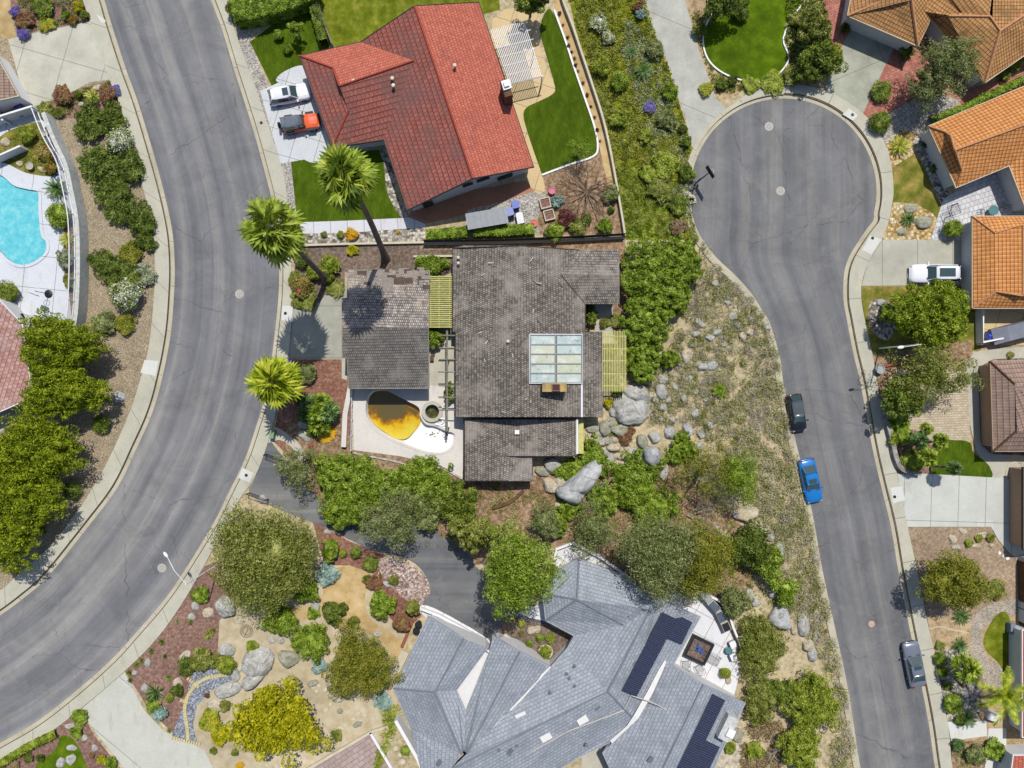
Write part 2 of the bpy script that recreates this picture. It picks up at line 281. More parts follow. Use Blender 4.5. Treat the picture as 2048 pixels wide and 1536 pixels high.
closeL = arcL + [(1381, 400), (1386, 434), (1399, 469), (1429, 511), (1474, 554), (1506, 591), (1526, 624), (1537, 640), (1548, 671), (1561, 721), (1567, 768), (1586, 860), (1606, 943), (1626, 1033), (1645, 1140), (1668, 1247), (1691, 1352), (1706, 1439), (1721, 1536), (1745, 1640), (1765, 1720)]
closeR = arcR + [(1748, 439), (1735, 456), (1721, 476), (1698, 514), (1688, 549), (1687, 601), (1693, 636), (1706, 704), (1721, 768), (1743, 888), (1761, 968), (1781, 1050), (1798, 1150), (1818, 1252), (1843, 1372), (1858, 1452), (1870, 1536), (1890, 1640), (1905, 1720)]
mainL, mainR, walkLb, walkRb, closeL, closeR = [crv(q) for q in (mainL, mainR, walkLb, walkRb, closeL, closeR)]
GW = 8
kL, kR = off(mainL, GW), off(mainR, -GW)          # kerb lines
kcL, kcR = off(closeL, 7), off(closeR, -8)
def ribbon(name, A, B, mat, z, n=160, rows=1, tagkind='structure'):
    A, B = resample(A, n), resample(B, n); V = []; UV = []; u = 0; pm = None
    for a, b in zip(A, B):
        a, b = G(*a), G(*b); m = (a + b) / 2
        if pm is not None: u += (m - pm).length
        pm = m; wd = (b - a).length
        for j in range(rows + 1):
            t = j / rows; p = a.lerp(b, t); V.append((p.x, p.y, z)); UV.append((u, (t - .5) * wd))
    r = rows + 1; F = [[i * r + j, i * r + j + 1, (i + 1) * r + j + 1, (i + 1) * r + j][::-1] for i in range(n - 1) for j in range(rows)]
    o = add(name, V, F, mat, uv=UV)
    if (o.data.polygons[0].normal.z < 0): o.data.flip_normals()
    return tag(o, kind=tagkind) if tagkind else o
def pip(q, ring):
    c = False; x, y = q[0], q[1]; j = ring[-1]
    for i in ring:
        if (i[1] > y) != (j[1] > y) and x < (j[0] - i[0]) * (y - i[1]) / (j[1] - i[1]) + i[0]: c = not c
        j = i
    return c
def sheet(name, poly, mat, z=0, holes=(), skirt=0, kind='structure', uvr=None, parent=None):
    rings = [poly] + list(holes); L3 = [[Vector((*G(*p).xy, 0)) for p in r] for r in rings]; V = [v for r in L3 for v in r]; F = []
    E_ = []; s0 = 0
    for r in L3: E_ += [(s0 + i, s0 + (i + 1) % len(r)) for i in range(len(r))]; s0 += len(r)
    V2, _, T, _, _, _ = delaunay_2d_cdt([v.xy for v in V], E_, [], 0, 1e-5)
    for t in T:
        a, b, c = [V2[i] for i in t]; q = (a + b + c) / 3
        if pip(q, L3[0]) and not any(pip(q, r) for r in L3[1:]):
            cr = (b.x - a.x) * (c.y - a.y) - (b.y - a.y) * (c.x - a.x)
            if abs(cr) > 1e-9: F.append(list(t) if cr > 0 else list(t)[::-1])
    rimV = [v.copy() for v in V]; V = [Vector((v.x, v.y, z)) for v in V2]; nb = len(V)
    if skirt:
        m_ = len(rimV); V += [Vector((v.x, v.y, z)) for v in rimV] + [Vector((v.x, v.y, z - skirt)) for v in rimV]; s0 = nb
        for r in L3:
            k = len(r)
            for i in range(k): F.append([s0 + i, s0 + (i + 1) % k, m_ + s0 + (i + 1) % k, m_ + s0 + i])
            s0 += k
    ca, sa = math.cos(uvr or 0), math.sin(uvr or 0)
    o = add(name, V, F, mat, parent, uv=[(v.x * ca + v.y * sa, -v.x * sa + v.y * ca) for v in V])
    return tag(o, kind=kind) if kind else o
poolB = crv([(0-60, 345), (0, 350), (30, 372), (60, 380), (78, 386), (79, 420), (84, 470), (94, 485), (92, 505), (70, 524), (45, 530), (22, 522), (5, 505), (-10, 490), (-60, 470)], True)
poolY = crv([(733, 805), (738, 790), (750, 781), (772, 781), (794, 791), (817, 803), (838, 815), (841, 832), (852, 848), (872, 853), (892, 862), (907, 866), (910, 876), (904, 892), (888, 903), (862, 904), (826, 894), (778, 874), (747, 852), (733, 828)], True)
spa = [(865 + 14 * math.cos(t * math.pi / 12), 823 + 14 * math.sin(t * math.pi / 12)) for t in range(24)]
holes = [poolB, poolY, spa]
sheet('ground', [(-9000, -9000), (11000, -9000), (11000, 11000), (-9000, 11000)], MAT['soil'], 0, holes)
ribbon('main_road', mainL, mainR, MAT['asphalt'], .004, 200, 12)
ribbon('close_road', closeL, closeR, MAT['asphalt_r'], .004, 200, 12)
for n_, a, b in (('gutter', mainL, kL), ('gutter', mainR, kR), ('gutter', closeL, kcL), ('gutter', closeR, kcR)): ribbon(n_, a, b, MAT['gutter'], .012, 200)
blkL = kL + [(-700, 1400), (-700, -200)]
blkC = kR[::-1] + [(365, -400), (1500, -400)] 
topgap = kcL + [(1500, 2000), (-700, 2000), (-300, 1650)]
blkC = kR + [(-300, 1700), (-300, 2200), (1780, 2200)] + kcL[::-1] + [(1567, 160), (1567, -400), (355, -400)]
blkC = [p for p in blkC]
blkR = kcR + [(1920, 2200), (2900, 2200), (2900, -400), (1567.6, -400), (1567.6, 188)]
sheet('left_yards', blkL, MAT['gravel_tan'], Z0, [poolB], Z0)
sheet('centre_yards', blkC, MAT['slope'], Z0, [poolY, spa], Z0)
sheet('right_yards', blkR, MAT['soil'], Z0, [], Z0)
LAY = []
def patch(name, pts, mat, smooth=False, holes=(), uvr=None, pad=1, kind='structure', n=5, lift=0):
    if smooth: pts = crv(pts, True, n)
    xs = [p[0] for p in pts]; ys = [p[1] for p in pts]; bb = (min(xs) - pad, min(ys) - pad, max(xs) + pad, max(ys) + pad)
    l = 1 + max([0] + [q[4] for q in LAY if not (q[0] > bb[2] or q[2] < bb[0] or q[1] > bb[3] or q[3] < bb[1])]); LAY.append((*bb, l))
    return sheet(name, pts, MAT[mat] if isinstance(mat, str) else mat, Z0 + .004 * l + lift, holes, uvr=uvr, kind=kind)
# --- large planting areas
patch('groundcover_bed', [(1125, -60), (1290, -60), (1300, 50), (1331, 122), (1352, 185), (1384, 297), (1376, 330), (1373, 400), (1385, 445), (1395, 480), (1250, 480), (1244, 440), (1228, 350), (1202, 240), (1162, 110)], 'ivy')
patch('front_yard_mulch', [(590, 490), (905, 486), (905, 545), (870, 560), (690, 545), (690, 610), (590, 610)], 'mulch_grey')
patch('side_yard_soil', [(840, 478), (1250, 474), (1252, 660), (1160, 660), (1160, 500), (840, 500)], 'litter')
patch('garden_soil', [(577, 719), (705, 719), (705, 905), (640, 925), (600, 935), (545, 880), (562, 800)], 'mulch_red')
patch('lower_garden_soil', [(580, 850), (650, 800), (690, 850), (700, 905), (640, 930), (600, 925), (570, 890)], 'litter', True)
patch('hillside_litter', [(640, 900), (930, 930), (1090, 950), (1250, 900), (1360, 940), (1480, 1050), (1500, 1200), (1400, 1220), (1260, 1190), (1120, 1100), (1040, 1100), (930, 1130), (830, 1060), (700, 1080), (620, 1000)], 'litter', True)
patch('mulch_garden', [(410, 1130), (520, 1060), (640, 1050), (700, 1080), (780, 1120), (860, 1180), (830, 1240), (800, 1330), (790, 1480), (780, 1600), (470, 1600), (420, 1536), (345, 1480), (250, 1342), (312, 1280), (362, 1212)], 'sandpale')
patch('mulch_strip', [(410, 1132), (440, 1120), (470, 1210), (440, 1240), (435, 1320), (390, 1340), (372, 1400), (350, 1468), (300, 1420), (251, 1342), (312, 1280), (362, 1212)], 'mulch')
patch('granite_path', [(650, 1150), (690, 1130), (740, 1120), (730, 1200), (745, 1240), (790, 1270), (815, 1310), (800, 1340), (770, 1290), (720, 1260), (690, 1260), (640, 1230), (600, 1240), (575, 1220), (640, 1200)], 'sand', True)
patch('red_mulch_bed', [(625, 1040), (700, 1082), (770, 1110), (755, 1150), (700, 1130), (650, 1130)], 'mulch_red')
patch('mulch_pocket', [(760, 1130), (800, 1180), (850, 1200), (835, 1240), (800, 1250), (770, 1215)], 'mulch_red', True)
patch('rock_mulch', [(758, 1118), (800, 1120), (840, 1140), (862, 1170), (858, 1200), (840, 1210), (800, 1190), (765, 1150)], 'gravel_pink', True)
patch('corner_bed', [(163, 1419), (190, 1470), (262, 1560), (100, 1600), (-60, 1600), (-60, 1555), (0, 1524), (100, 1464)], 'mulch')
patch('corner_lawn', [(70, 1536), (110, 1500), (125, 1470), (150, 1480), (170, 1520), (190, 1600), (60, 1600)], 'lawn', True)
# --- asphalt drive in the middle
patch('asphalt_drive', crv([(500, 985), (512, 953), (537, 886), (556, 900), (590, 945), (625, 985), (670, 1020), (740, 1030), (830, 1045), (880, 1068), (930, 1100), (960, 1140), (1045, 1190), (1100, 1250), (1000, 1290), (960, 1290), (850, 1218), (862, 1180), (840, 1135), (800, 1112), (740, 1098), (660, 1058), (600, 1035), (540, 1010)], True), 'asphalt_d')
# --- red house lot
patch('pebble_verge', [(456, 0), (500, 60), (520, 135), (600, 300), (600, 460), (575, 460), (574, 384), (540, 260), (475, 75)], 'gravel_white')
patch('front_lawn', [(500, 85), (560, 40), (640, -40), (645, 60), (662, 100), (640, 150), (600, 165), (545, 175), (528, 140), (508, 100)], 'turf')
patch('back_lawn_north', [(640, -80), (990, -80), (1000, 20), (860, 60), (720, 90), (665, 95), (645, 30)], 'lawn_olive')
patch('side_gravel', [(560, 440), (850, 452), (850, 490), (595, 492), (575, 440)], 'gravel_rock')
patch('front_lawn_south', [(582, 318), (600, 310), (770, 300), (775, 380), (815, 435), (800, 440), (595, 445)], 'turf')
patch('lawn_edging', crv([(760, 300), (790, 310), (790, 380), (815, 425), (822, 440), (800, 432), (775, 385), (768, 330)], True), 'gravel_rock')
patch('driveway', [(521, 183), (560, 165), (640, 150), (680, 300), (630, 316), (562, 328)], 'drive_w')
patch('driveway_apron', crv([(556, 165), (563, 148), (600, 132), (630, 140), (610, 165)], True), 'drive_w')
patch('driveway_apron', crv([(606, 312), (625, 326), (660, 318), (660, 300)], True), 'drive_w')
patch('front_walk', [(600, 445), (690, 442), (815, 436), (850, 430), (852, 455), (820, 457), (700, 466), (603, 468)], 'walkw')
patch('side_patio', [(815, 434), (840, 400), (1060, 360), (1070, 350), (1100, 380), (1040, 405), (850, 448)], 'terra')
patch('bin_pad', [(1000, 405), (1090, 375), (1100, 430), (1080, 465), (930, 462), (935, 420)], 'gravel_white')
patch('backyard_bed', [(1080, 350), (1190, 310), (1205, 250), (1225, 320), (1245, 468), (1080, 470), (1075, 440), (1095, 380)], 'litter')
patch('backyard_lawn', crv([(1095, 20), (1112, 40), (1149, 140), (1187, 257), (1194, 295), (1184, 314), (1130, 335), (1085, 350), (1070, 310), (1048, 240), (1052, 217), (1075, 205), (1104, 190), (1110, 175), (1095, 120), (1080, 60)], True, 3), 'turf')
patch('planting_strip', [(1108, 0), (1125, 0), (1165, 117), (1204, 240), (1232, 370), (1215, 370), (1200, 300), (1190, 255), (1149, 140), (1112, 35)], 'sand')
patch('backyard_patio', crv([(985, 40), (1070, 20), (1078, 90), (1100, 150), (1110, 175), (1104, 190), (1075, 205), (1052, 217), (1047, 240), (1068, 305), (1090, 375), (1070, 385), (1040, 330), (1000, 190)], True, 3), 'beige')
# --- weathered house lot
patch('driveway_old', [(587, 609), (640, 605), (655, 585), (700, 575), (700, 718), (577, 718)], 'drive_old')  # plain greyer concrete, mottled at random
patch('entry_walk', [(850, 650), (915, 655), (915, 860), (850, 780)], 'conc')
patch('side_path', [(1190, 600), (1225, 600), (1225, 690), (1190, 690)], 'conc')
patch('shed_path', [(684, 716), (697, 716), (694, 760), (684, 757)], 'conc')
patch('pool_deck', [(706, 790), (700, 760), (860, 770), (915, 780), (930, 860), (925, 955), (880, 930), (800, 912), (708, 900)], 'deck', holes=[poolY, spa])
patch('curved_path', [(537, 860), (555, 855), (585, 875), (605, 895), (612, 920), (598, 920), (585, 895), (560, 880), (535, 885)], 'conc', True)
# --- bottom middle
patch('driveway_grey', [(163, 1418), (250, 1343), (262, 1365), (290, 1420), (330, 1462), (380, 1483), (410, 1500), (440, 1560), (470, 1640), (330, 1640), (230, 1510), (190, 1460)], Mconcrete('garden_drive', P(212, 212, 200), 0, 7, .7, .1))
patch('blue_gravel_bed', [(345, 1470), (372, 1400), (385, 1345), (410, 1325), (440, 1345), (470, 1345), (490, 1335), (465, 1360), (430, 1375), (395, 1410), (387, 1450), (395, 1483), (380, 1482)], 'gravel_blue')
patch('brown_paving', [(612, 1540), (690, 1490), (742, 1460), (770, 1500), (800, 1560), (800, 1640), (560, 1640)], Mtile('rose_pavers', P(176, 156, 150), P(192, 172, 166), .9, .6, P(150, 130, 124), .03, var=.08, lap=0), uvr=.6)
patch('kitchen_patio', [(1330, 1190), (1400, 1180), (1440, 1215), (1470, 1290), (1478, 1350), (1465, 1400), (1400, 1390), (1300, 1330)], 'patio')
patch('entry_bed', [(1010, 1230), (1100, 1250), (1150, 1275), (1130, 1300), (1090, 1325), (1030, 1300), (990, 1280)], 'mulch_grey')
patch('entry_slab', [(1035, 1225), (1085, 1205), (1130, 1262), (1085, 1240), (1060, 1235)], 'patio')
patch('garage_apron', crv([(840, 1212), (870, 1216), (975, 1276), (972, 1296), (850, 1232)], True, 3), 'patio')
patch('pale_path', [(1110, 1130), (1116, 1096), (1145, 1085), (1185, 1105), (1270, 1160), (1260, 1175), (1180, 1140), (1130, 1145)], 'patio')
patch('south_slab', [(1165, 1480), (1230, 1490), (1240, 1640), (1160, 1640)], 'conc')
patch('flagstone_slab', [(1440, 1450), (1480, 1440), (1490, 1500), (1460, 1560), (1430, 1560)], 'rocktan')
# --- top right
patch('concrete_drive', [(1250, -90), (1284, 0), (1304, 55), (1331, 122), (1351, 180), (1366, 225), (1386, 300), (1399, 280), (1424, 250), (1456, 222), (1429, 195), (1414, 150), (1394, 92), (1376, 25), (1345, -90)], 'drive_top')
patch('bed_by_drive', [(1376, 25), (1394, 92), (1414, 150), (1440, 207), (1500, 175), (1560, 168), (1620, 172), (1700, 150), (1690, 60), (1640, -60), (1370, -60)], 'soil')
patch('round_lawn', [(1440, -60), (1424, 20), (1406, 70), (1412, 115), (1440, 150), (1480, 160), (1530, 162), (1560, 150), (1575, 120), (1566, 85), (1575, 40), (1610, 0), (1620, -60)], 'lawn', True)
patch('brick_apron', [(1650, -60), (1640, 40), (1650, 90), (1700, 100), (1760, 120), (1870, 120), (1885, 180), (2048, 140), (2200, 60), (2200, -60)], 'brick', uvr=.4)
patch('brick_walk', [(1770, 90), (1860, 100), (1850, 170), (1800, 215), (1740, 243), (1722, 230)], 'brick', uvr=.4)
patch('brick_path', [(1900, 190), (2060, 140), (2060, 165), (1930, 215)], 'brick', uvr=.4)
patch('house_driveway', [(1700, 60), (1790, 90), (1770, 130), (1723, 232), (1648, 182), (1660, 140)], 'drive_gr')
patch('rock_bed', [(1740, 245), (1800, 215), (1860, 190), (1920, 200), (1880, 240), (1850, 275), (1800, 290), (1772, 300)], 'gravel_white')
patch('pebble_bed', [(1772, 290), (1800, 262), (1830, 270), (1825, 310), (1780, 333), (1770, 315)], 'gravel_gold', True)
patch('side_lawn', [(1784, 335), (1825, 310), (1850, 330), (1885, 410), (1870, 440), (1840, 420), (1784, 405)], 'lawn_dry')
patch('foundation_gravel', [(1822, 280), (1850, 262), (1900, 400), (1885, 420)], 'gravel_rock')
patch('pebble_island', [(1784, 405), (1830, 408), (1865, 428), (1872, 440), (1860, 480), (1763, 480), (1778, 440)], 'gravel_gold')
patch('paver_patio', [(1885, 400), (1990, 330), (2100, 330), (2100, 500), (1860, 482), (1872, 440)], 'paver_w', uvr=.3)
patch('driveway_mid', [(1763, 480), (1970, 480), (1970, 570), (1722, 572), (1733, 529)], 'drive_mid')
patch('street_lawn', [(1722, 573), (1960, 573), (1960, 700), (1740, 710), (1722, 600)], 'lawn_dry')
patch('rock_ring', [(1735, 640), (1740, 605), (1760, 598), (1785, 610), (1790, 650), (1775, 680), (1750, 670)], 'gravel_rock', True)
patch('neighbour_drive', [(1950, 615), (2120, 615), (2120, 690), (1950, 690)], 'beige')
patch('planter_soil', [(1743, 710), (1940, 680), (1945, 720), (1780, 735), (1760, 830), (1790, 900), (1753, 800)], 'litter')
patch('paver_courtyard', [(1790, 740), (1936, 740), (1938, 890), (1880, 890), (1840, 870), (1790, 860)], 'paver', uvr=.03)
patch('curved_walk', [(1930, 730), (1945, 705), (1980, 697), (2150, 690), (2150, 715), (1985, 720), (1962, 735), (1955, 780), (1958, 880), (1975, 905), (2100, 915), (2100, 960), (1980, 955), (1950, 900), (1938, 850)], 'conc')
patch('rock_border', [(1955, 735), (1985, 718), (2100, 715), (2100, 912), (1985, 908), (1960, 890)], Mgravel('dark_gravel', [(0, P(86, 80, 78)), (.5, P(130, 124, 120)), (1, P(176, 170, 166))], 5))
patch('small_lawn', crv([(1850, 935), (1880, 885), (1910, 880), (1938, 885), (1945, 905), (1965, 920), (1978, 935), (1977, 956), (1900, 953)], True), 'turf')
patch('corner_planting', [(1775, 850), (1830, 860), (1870, 900), (1860, 950), (1850, 947), (1800, 940), (1788, 928)], 'mulch')
patch('big_driveway', [(1793, 947), (1850, 947), (2080, 960), (2080, 1150), (2030, 1120), (1995, 1080), (1980, 1053), (1813, 1053)], 'drive_r')
patch('white_rock_bed', [(2010, 960), (2040, 920), (2100, 915), (2100, 950), (2030, 950)], 'gravel_white')
patch('mulch_yard', [(1813, 1054), (1981, 1054), (1990, 1085), (2035, 1118), (2035, 1350), (1870, 1310), (1835, 1150)], Mground('pale_mulch', [(.3, P(140, 118, 96)), (.5, P(170, 148, 124)), (.7, P(196, 176, 152))], scale=3, fine=8))
patch('sand_yard', [(1852, 1232), (1940, 1240), (2035, 1200), (2040, 1480), (1990, 1480), (1900, 1470), (1866, 1302)], 'soil')
patch('pebble_walk', [(1940, 1250), (1965, 1215), (2035, 1195), (2035, 1225), (1975, 1245), (1960, 1270), (1970, 1310), (2005, 1340), (2008, 1380), (1975, 1370), (1945, 1320)], Mgravel('pebble_concrete', [(0, P(170, 158, 140)), (.5, P(196, 184, 166)), (1, P(214, 204, 190))], 8), True)
patch('wedge_lawn', [(1965, 1275), (1985, 1235), (2005, 1222), (2018, 1240), (2020, 1300), (2012, 1350), (1995, 1325), (1970, 1300)], 'lawn_olive', True)
patch('stone_mulch', [(1868, 1300), (1930, 1290), (1950, 1330), (1960, 1400), (1950, 1470), (1895, 1450)], 'gravel_rock')
patch('paved_walk', [(1893, 1442), (1970, 1440), (1972, 1470), (1900, 1480)], 'newslab')
patch('paved_entry', [(1975, 1455), (2010, 1455), (2010, 1600), (1960, 1600)], 'newslab')
patch('yard_strip', [(1900, 1480), (1968, 1480), (1960, 1600), (1905, 1600)], 'litter')
patch('long_strip_paving', [(1870, 1545), (1990, 1545), (1990, 1700), (1890, 1700)], 'newslab')
# --- left
patch('driveway_left', [(17, 78), (182, 44), (217, 150), (222, 160), (180, 165), (150, 182), (100, 205), (60, 222), (40, 160)], 'drive_l')
patch('sand_walk', [(-60, -60), (15, -60), (25, 40), (35, 75), (15, 80), (-60, 40)], 'sand')
patch('flower_bed', [(20, -60), (150, -60), (167, 0), (181, 43), (78, 62), (38, 75), (24, 20)], 'mulch')
patch('agave_bed', [(60, 222), (100, 203), (155, 180), (222, 162), (242, 212), (245, 230), (180, 240), (110, 235)], 'mulch')
patch('pool_yard', [(-90, 260), (60, 222), (88, 226), (130, 340), (158, 470), (155, 620), (140, 650), (-90, 650)], 'deckw', holes=[poolB])
patch('pool_garden', [(0, 275), (70, 245), (92, 260), (110, 320), (118, 352), (60, 348), (20, 330), (0, 320)], 'lawn_dry', True)
patch('pool_hedge_bed', [(128, 440), (150, 450), (157, 520), (155, 620), (145, 640), (140, 590), (128, 540)], 'litter')
patch('house_pad_left', [(-90, 650), (60, 660), (90, 730), (60, 840), (-90, 900)], 'conc')
# --- sidewalks
SW = .004 * (max(q[4] for q in LAY) + 2)
def walk(name, A, B, n=200): ribbon(name, A, B, MAT['sidewalk'], Z0 + SW, n)
walk('sidewalk', off(kL, 1.6), walkLb); walk('sidewalk', off(kR, -1.6), walkRb)
for A, s_ in ((kL, 1), (kR, -1), (kcR, -1)): ribbon('kerb_shade_strip', off(A, s_ * .1), off(A, s_ * 1.1), MAT['kerb_shade'], Z0 + SW - .006, 200)  # thin dark strip painted for the shade on the kerb face
ribbon('kerb', kcL, off(kcL, 8), MAT['gutter'], Z0 + SW - .002, 200)
rb = crv([(1384, 302), (1400, 282), (1424, 250), (1455, 220), (1500, 185), (1536, 172), (1580, 168), (1648, 182), (1700, 210), (1736, 240), (1761, 275), (1776, 312), (1783, 350), (1785, 384), (1783, 404), (1776, 441), (1763, 476), (1751, 496), (1733, 529), (1722, 564), (1721, 599), (1728, 641), (1743, 709), (1753, 768), (1773, 865), (1788, 928), (1803, 1000), (1813, 1053), (1830, 1130), (1851, 1234), (1866, 1302), (1883, 1392), (1896, 1462), (1903, 1536), (1925, 1640), (1940, 1720)])
a0 = [(bc[0] + (br + 9.5) * math.cos(math.radians(a)), bc[1] + (br + 9.5) * math.sin(math.radians(a))) for a in range(205, 271, 5)]
ix = 8; inner = a0 + off(kcR, -1.6)[1:]
iA, iB = resample(inner, 400), resample(rb, 400)
iB2 = []                                             # pair every inner point with its nearest outer point, keeping order
arr = np.array(resample(rb, 3000)); j0 = 0
for p in iA:
    d = np.hypot(arr[j0:j0 + 160, 0] - p[0], arr[j0:j0 + 160, 1] - p[1]); j0 = j0 + int(d.argmin()); iB2.append(tuple(arr[j0]))
V = []; UV = []; u = 0
for i, (a, b) in enumerate(zip(iA, iB2)):
    a, b = G(*a), G(*b)
    if i: u += (a - pa).length
    pa = a; V += [(a.x, a.y, Z0 + SW), (b.x, b.y, Z0 + SW)]; UV += [(u, 0), (u, (b - a).length)]
tag(add('sidewalk', V, [[2 * i, 2 * i + 2, 2 * i + 3, 2 * i + 1][::-1] for i in range(399)], MAT['sidewalk'], uv=UV), kind='structure')
# paler replaced slabs in the sidewalks
for q in ([(291, 720), (319, 722), (313, 752), (283, 746)], [(566, 612), (587, 612), (586, 645), (564, 640)], [(1696, 218), (1714, 232), (1704, 243), (1683, 230)], [(1738, 472), (1762, 480), (1740, 510), (1722, 500)], [(1778, 975), (1802, 972), (1808, 1000), (1784, 1006)], [(486, 935), (508, 945), (500, 965), (478, 955)], [(195, 30), (211, 40), (214, 46), (205, 48)]):
    tag(sheet('replaced_slab', q, MAT['newslab'], Z0 + SW + .006), kind='structure')
# ================================================================ POOLS
def basin(name, ring, depth, mat, parent, slope=0, inset=0):
    pts = [G(*p) for p in ring]; n = len(pts); c = sum(pts, Vector()) / n; V = []; F = []
    for k, (f, d) in enumerate(((1, 0), (1, .5), (.97, .8), (.88, 1))):
        for p in pts:
            q = c + (p - c) * f; dd = depth * (1 + slope * (q.x - c.x)); V.append((q.x, q.y, Z0 + .03 - max(.3, dd) * d))
    for k in range(3):
        for i in range(n): a = k * n + i; b = k * n + (i + 1) % n; F.append([a, b, b + n, a + n])
    F.append([3 * n + i for i in range(n)]); return add(name, V, F, mat, parent)
def coping(name, ring, wpx, mat, parent, z=Z0 + .09, th=.12):
    pts = [G(*p) for p in ring]; n = len(pts); c = sum(pts, Vector()) / n; V = []; F = []
    o2 = [G(*p) for p in off(ring + ring[:1], wpx)][:n]
    o1 = [G(*p) for p in off(ring + ring[:1], -wpx)][:n]
    out = o2 if sum((p - c).length for p in o2) > sum((p - c).length for p in o1) else o1
    for a, b in zip(pts, out): V += [(a.x, a.y, z - th), (a.x, a.y, z), (b.x, b.y, z), (b.x, b.y, z - th)]
    for i in range(n):
        j = (i + 1) % n
        for k in range(3): F.append([i * 4 + k, j * 4 + k, j * 4 + k + 1, i * 4 + k + 1])
    return add(name, V, F, mat, parent)
r = empty('swimming_pool', 'turquoise freeform swimming pool with white coping beside the left frame edge', 'pool', G(20, 440))
r.location = (0, 0, 0)
sN = N('pool_water', .08, .5); o_ = sN.co.outputs['Object']
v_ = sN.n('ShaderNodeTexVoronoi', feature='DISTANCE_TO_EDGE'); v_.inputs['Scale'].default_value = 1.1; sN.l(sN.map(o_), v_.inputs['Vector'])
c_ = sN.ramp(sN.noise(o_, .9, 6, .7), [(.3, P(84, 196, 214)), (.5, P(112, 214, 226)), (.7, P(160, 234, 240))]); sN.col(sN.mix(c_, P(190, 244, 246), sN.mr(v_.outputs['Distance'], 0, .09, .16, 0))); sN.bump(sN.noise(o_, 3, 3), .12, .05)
basin('basin', poolB, 1.4, MAT['white'], r); w1 = [p for p in poolB]
tag(sheet('water', poolB, sN.m, Z0 - .12, kind=None, parent=r)); coping('coping', poolB, 6, MAT['deckw'], r)
r = empty('drained_pool', 'half drained kidney shaped pool with murky amber water below the garage roof', 'pool', (0, 0, 0))
sN = N('stained_plaster', .7, .2); o_ = sN.co.outputs['Object']; k_ = sN.mix(P(250, 249, 246, 1.15), P(200, 186, 160), sN.mr(sN.noise(o_, 1.2, 6, .7), .62, .78, 0, .5)); sN.col(k_)
plast = sN.m
pts = [G(*p) for p in poolY]; n = len(pts); c = G(775, 815); V = []; F = []
def pdep(x, y):                              # floor height of the drained pool: deep to the west, shallow to the east
    p = G(790, 820); t = min(1, max(0, (x - G(752, 0).x) / (G(862, 0).x - G(752, 0).x))); return -2.1 + 1.55 * (t ** 1.3)
rings = 7; cc = sum(pts, Vector()) / n
for k in range(rings + 1):
    f = [1, .985, .95, .88, .7, .45, .2, .02][k]; dz = [0, .45, .8, .95, 1, 1, 1, 1][k]
    for p in pts: q = cc + (p - cc) * f; V.append((q.x, q.y, Z0 + .04 + (pdep(q.x, q.y)) * dz))
for k in range(rings):
    for i in range(n): a = k * n + i; b = k * n + (i + 1) % n; F.append([a, b, b + n, a + n])
add('basin', V, F, plast, r, smooth=True)
sN = N('murky_water', .25, .35); o_ = sN.co.outputs['Object']; g_ = G(780, 812)
dm = sN.n('ShaderNodeVectorMath', operation='DISTANCE'); sN.l(sN.map(o_, (.62, 1, 0)), dm.inputs[0]); dm.inputs[1].default_value = (g_.x * .62, g_.y, 0)
f_ = sN.math('ADD', dm.outputs['Value'], sN.mr(sN.noise(o_, .55, 6, .65), .3, .7, -1.1, 1.1))
sN.col(sN.ramp(sN.math('DIVIDE', f_, 4.1), [(.1, P(104, 92, 58)), (.4, P(112, 92, 42)), (.52, P(180, 122, 10)), (.66, P(226, 184, 14)), (.95, P(232, 208, 70))])); sN.bump(sN.noise(o_, 2, 3), .08, .03)
wy = crv([(731, 808), (736, 790), (750, 781), (772, 781), (794, 789), (817, 800), (838, 812), (842, 832), (838, 850), (826, 864), (814, 876), (800, 880), (784, 875), (766, 864), (748, 850), (734, 830)], True)
sheet('water', wy, sN.m, -.78, kind=None, parent=r)
coping('coping', poolY, 4, MAT['deck'], r)
lf = MB(); rg = random.Random(4)
for _ in range(60):
    x, y = rg.gauss(891, 6), rg.gauss(868, 5)
    if rg.random() < .35: x, y = rg.gauss(861, 8), rg.gauss(869, 3)
    p = G(x, y); zz = Z0 + .04 + pdep(p.x, p.y) + .05; lf.box((p.x, p.y, zz), (rg.uniform(.06, .2), rg.uniform(.04, .1), .02), rg.uniform(0, 3))
lf.out('dead_leaves', MAT['brown'], r)
r = empty('spa', 'small round spa with a raised rim joined to the drained pool', 'spa', (0, 0, 0))
basin('basin', spa, 1.0, MAT['conc'], r); sN = N('spa_water', .15, .4); sN.col(sN.ramp(sN.noise(sN.co.outputs['Object'], 1.2, 4), [(.4, P(52, 54, 44)), (.56, P(84, 86, 28)), (.7, P(120, 122, 50))])); sheet('water', spa, sN.m, -.45, kind=None, parent=r)
coping('rim', spa, 7, MAT['conc'], r, Z0 + .4, .5)
m = MB()
for k in range(4): m.tube([(*G(877 + k * 6 + 7 * math.cos(a) * 1.3, 842 + k * 3 + 7 * math.sin(a)).xy, Z0 + .2 - k * .13) for a in np.linspace(-1.2, 2.2, 9)], .14, 6)
m.out('step', plast, r)
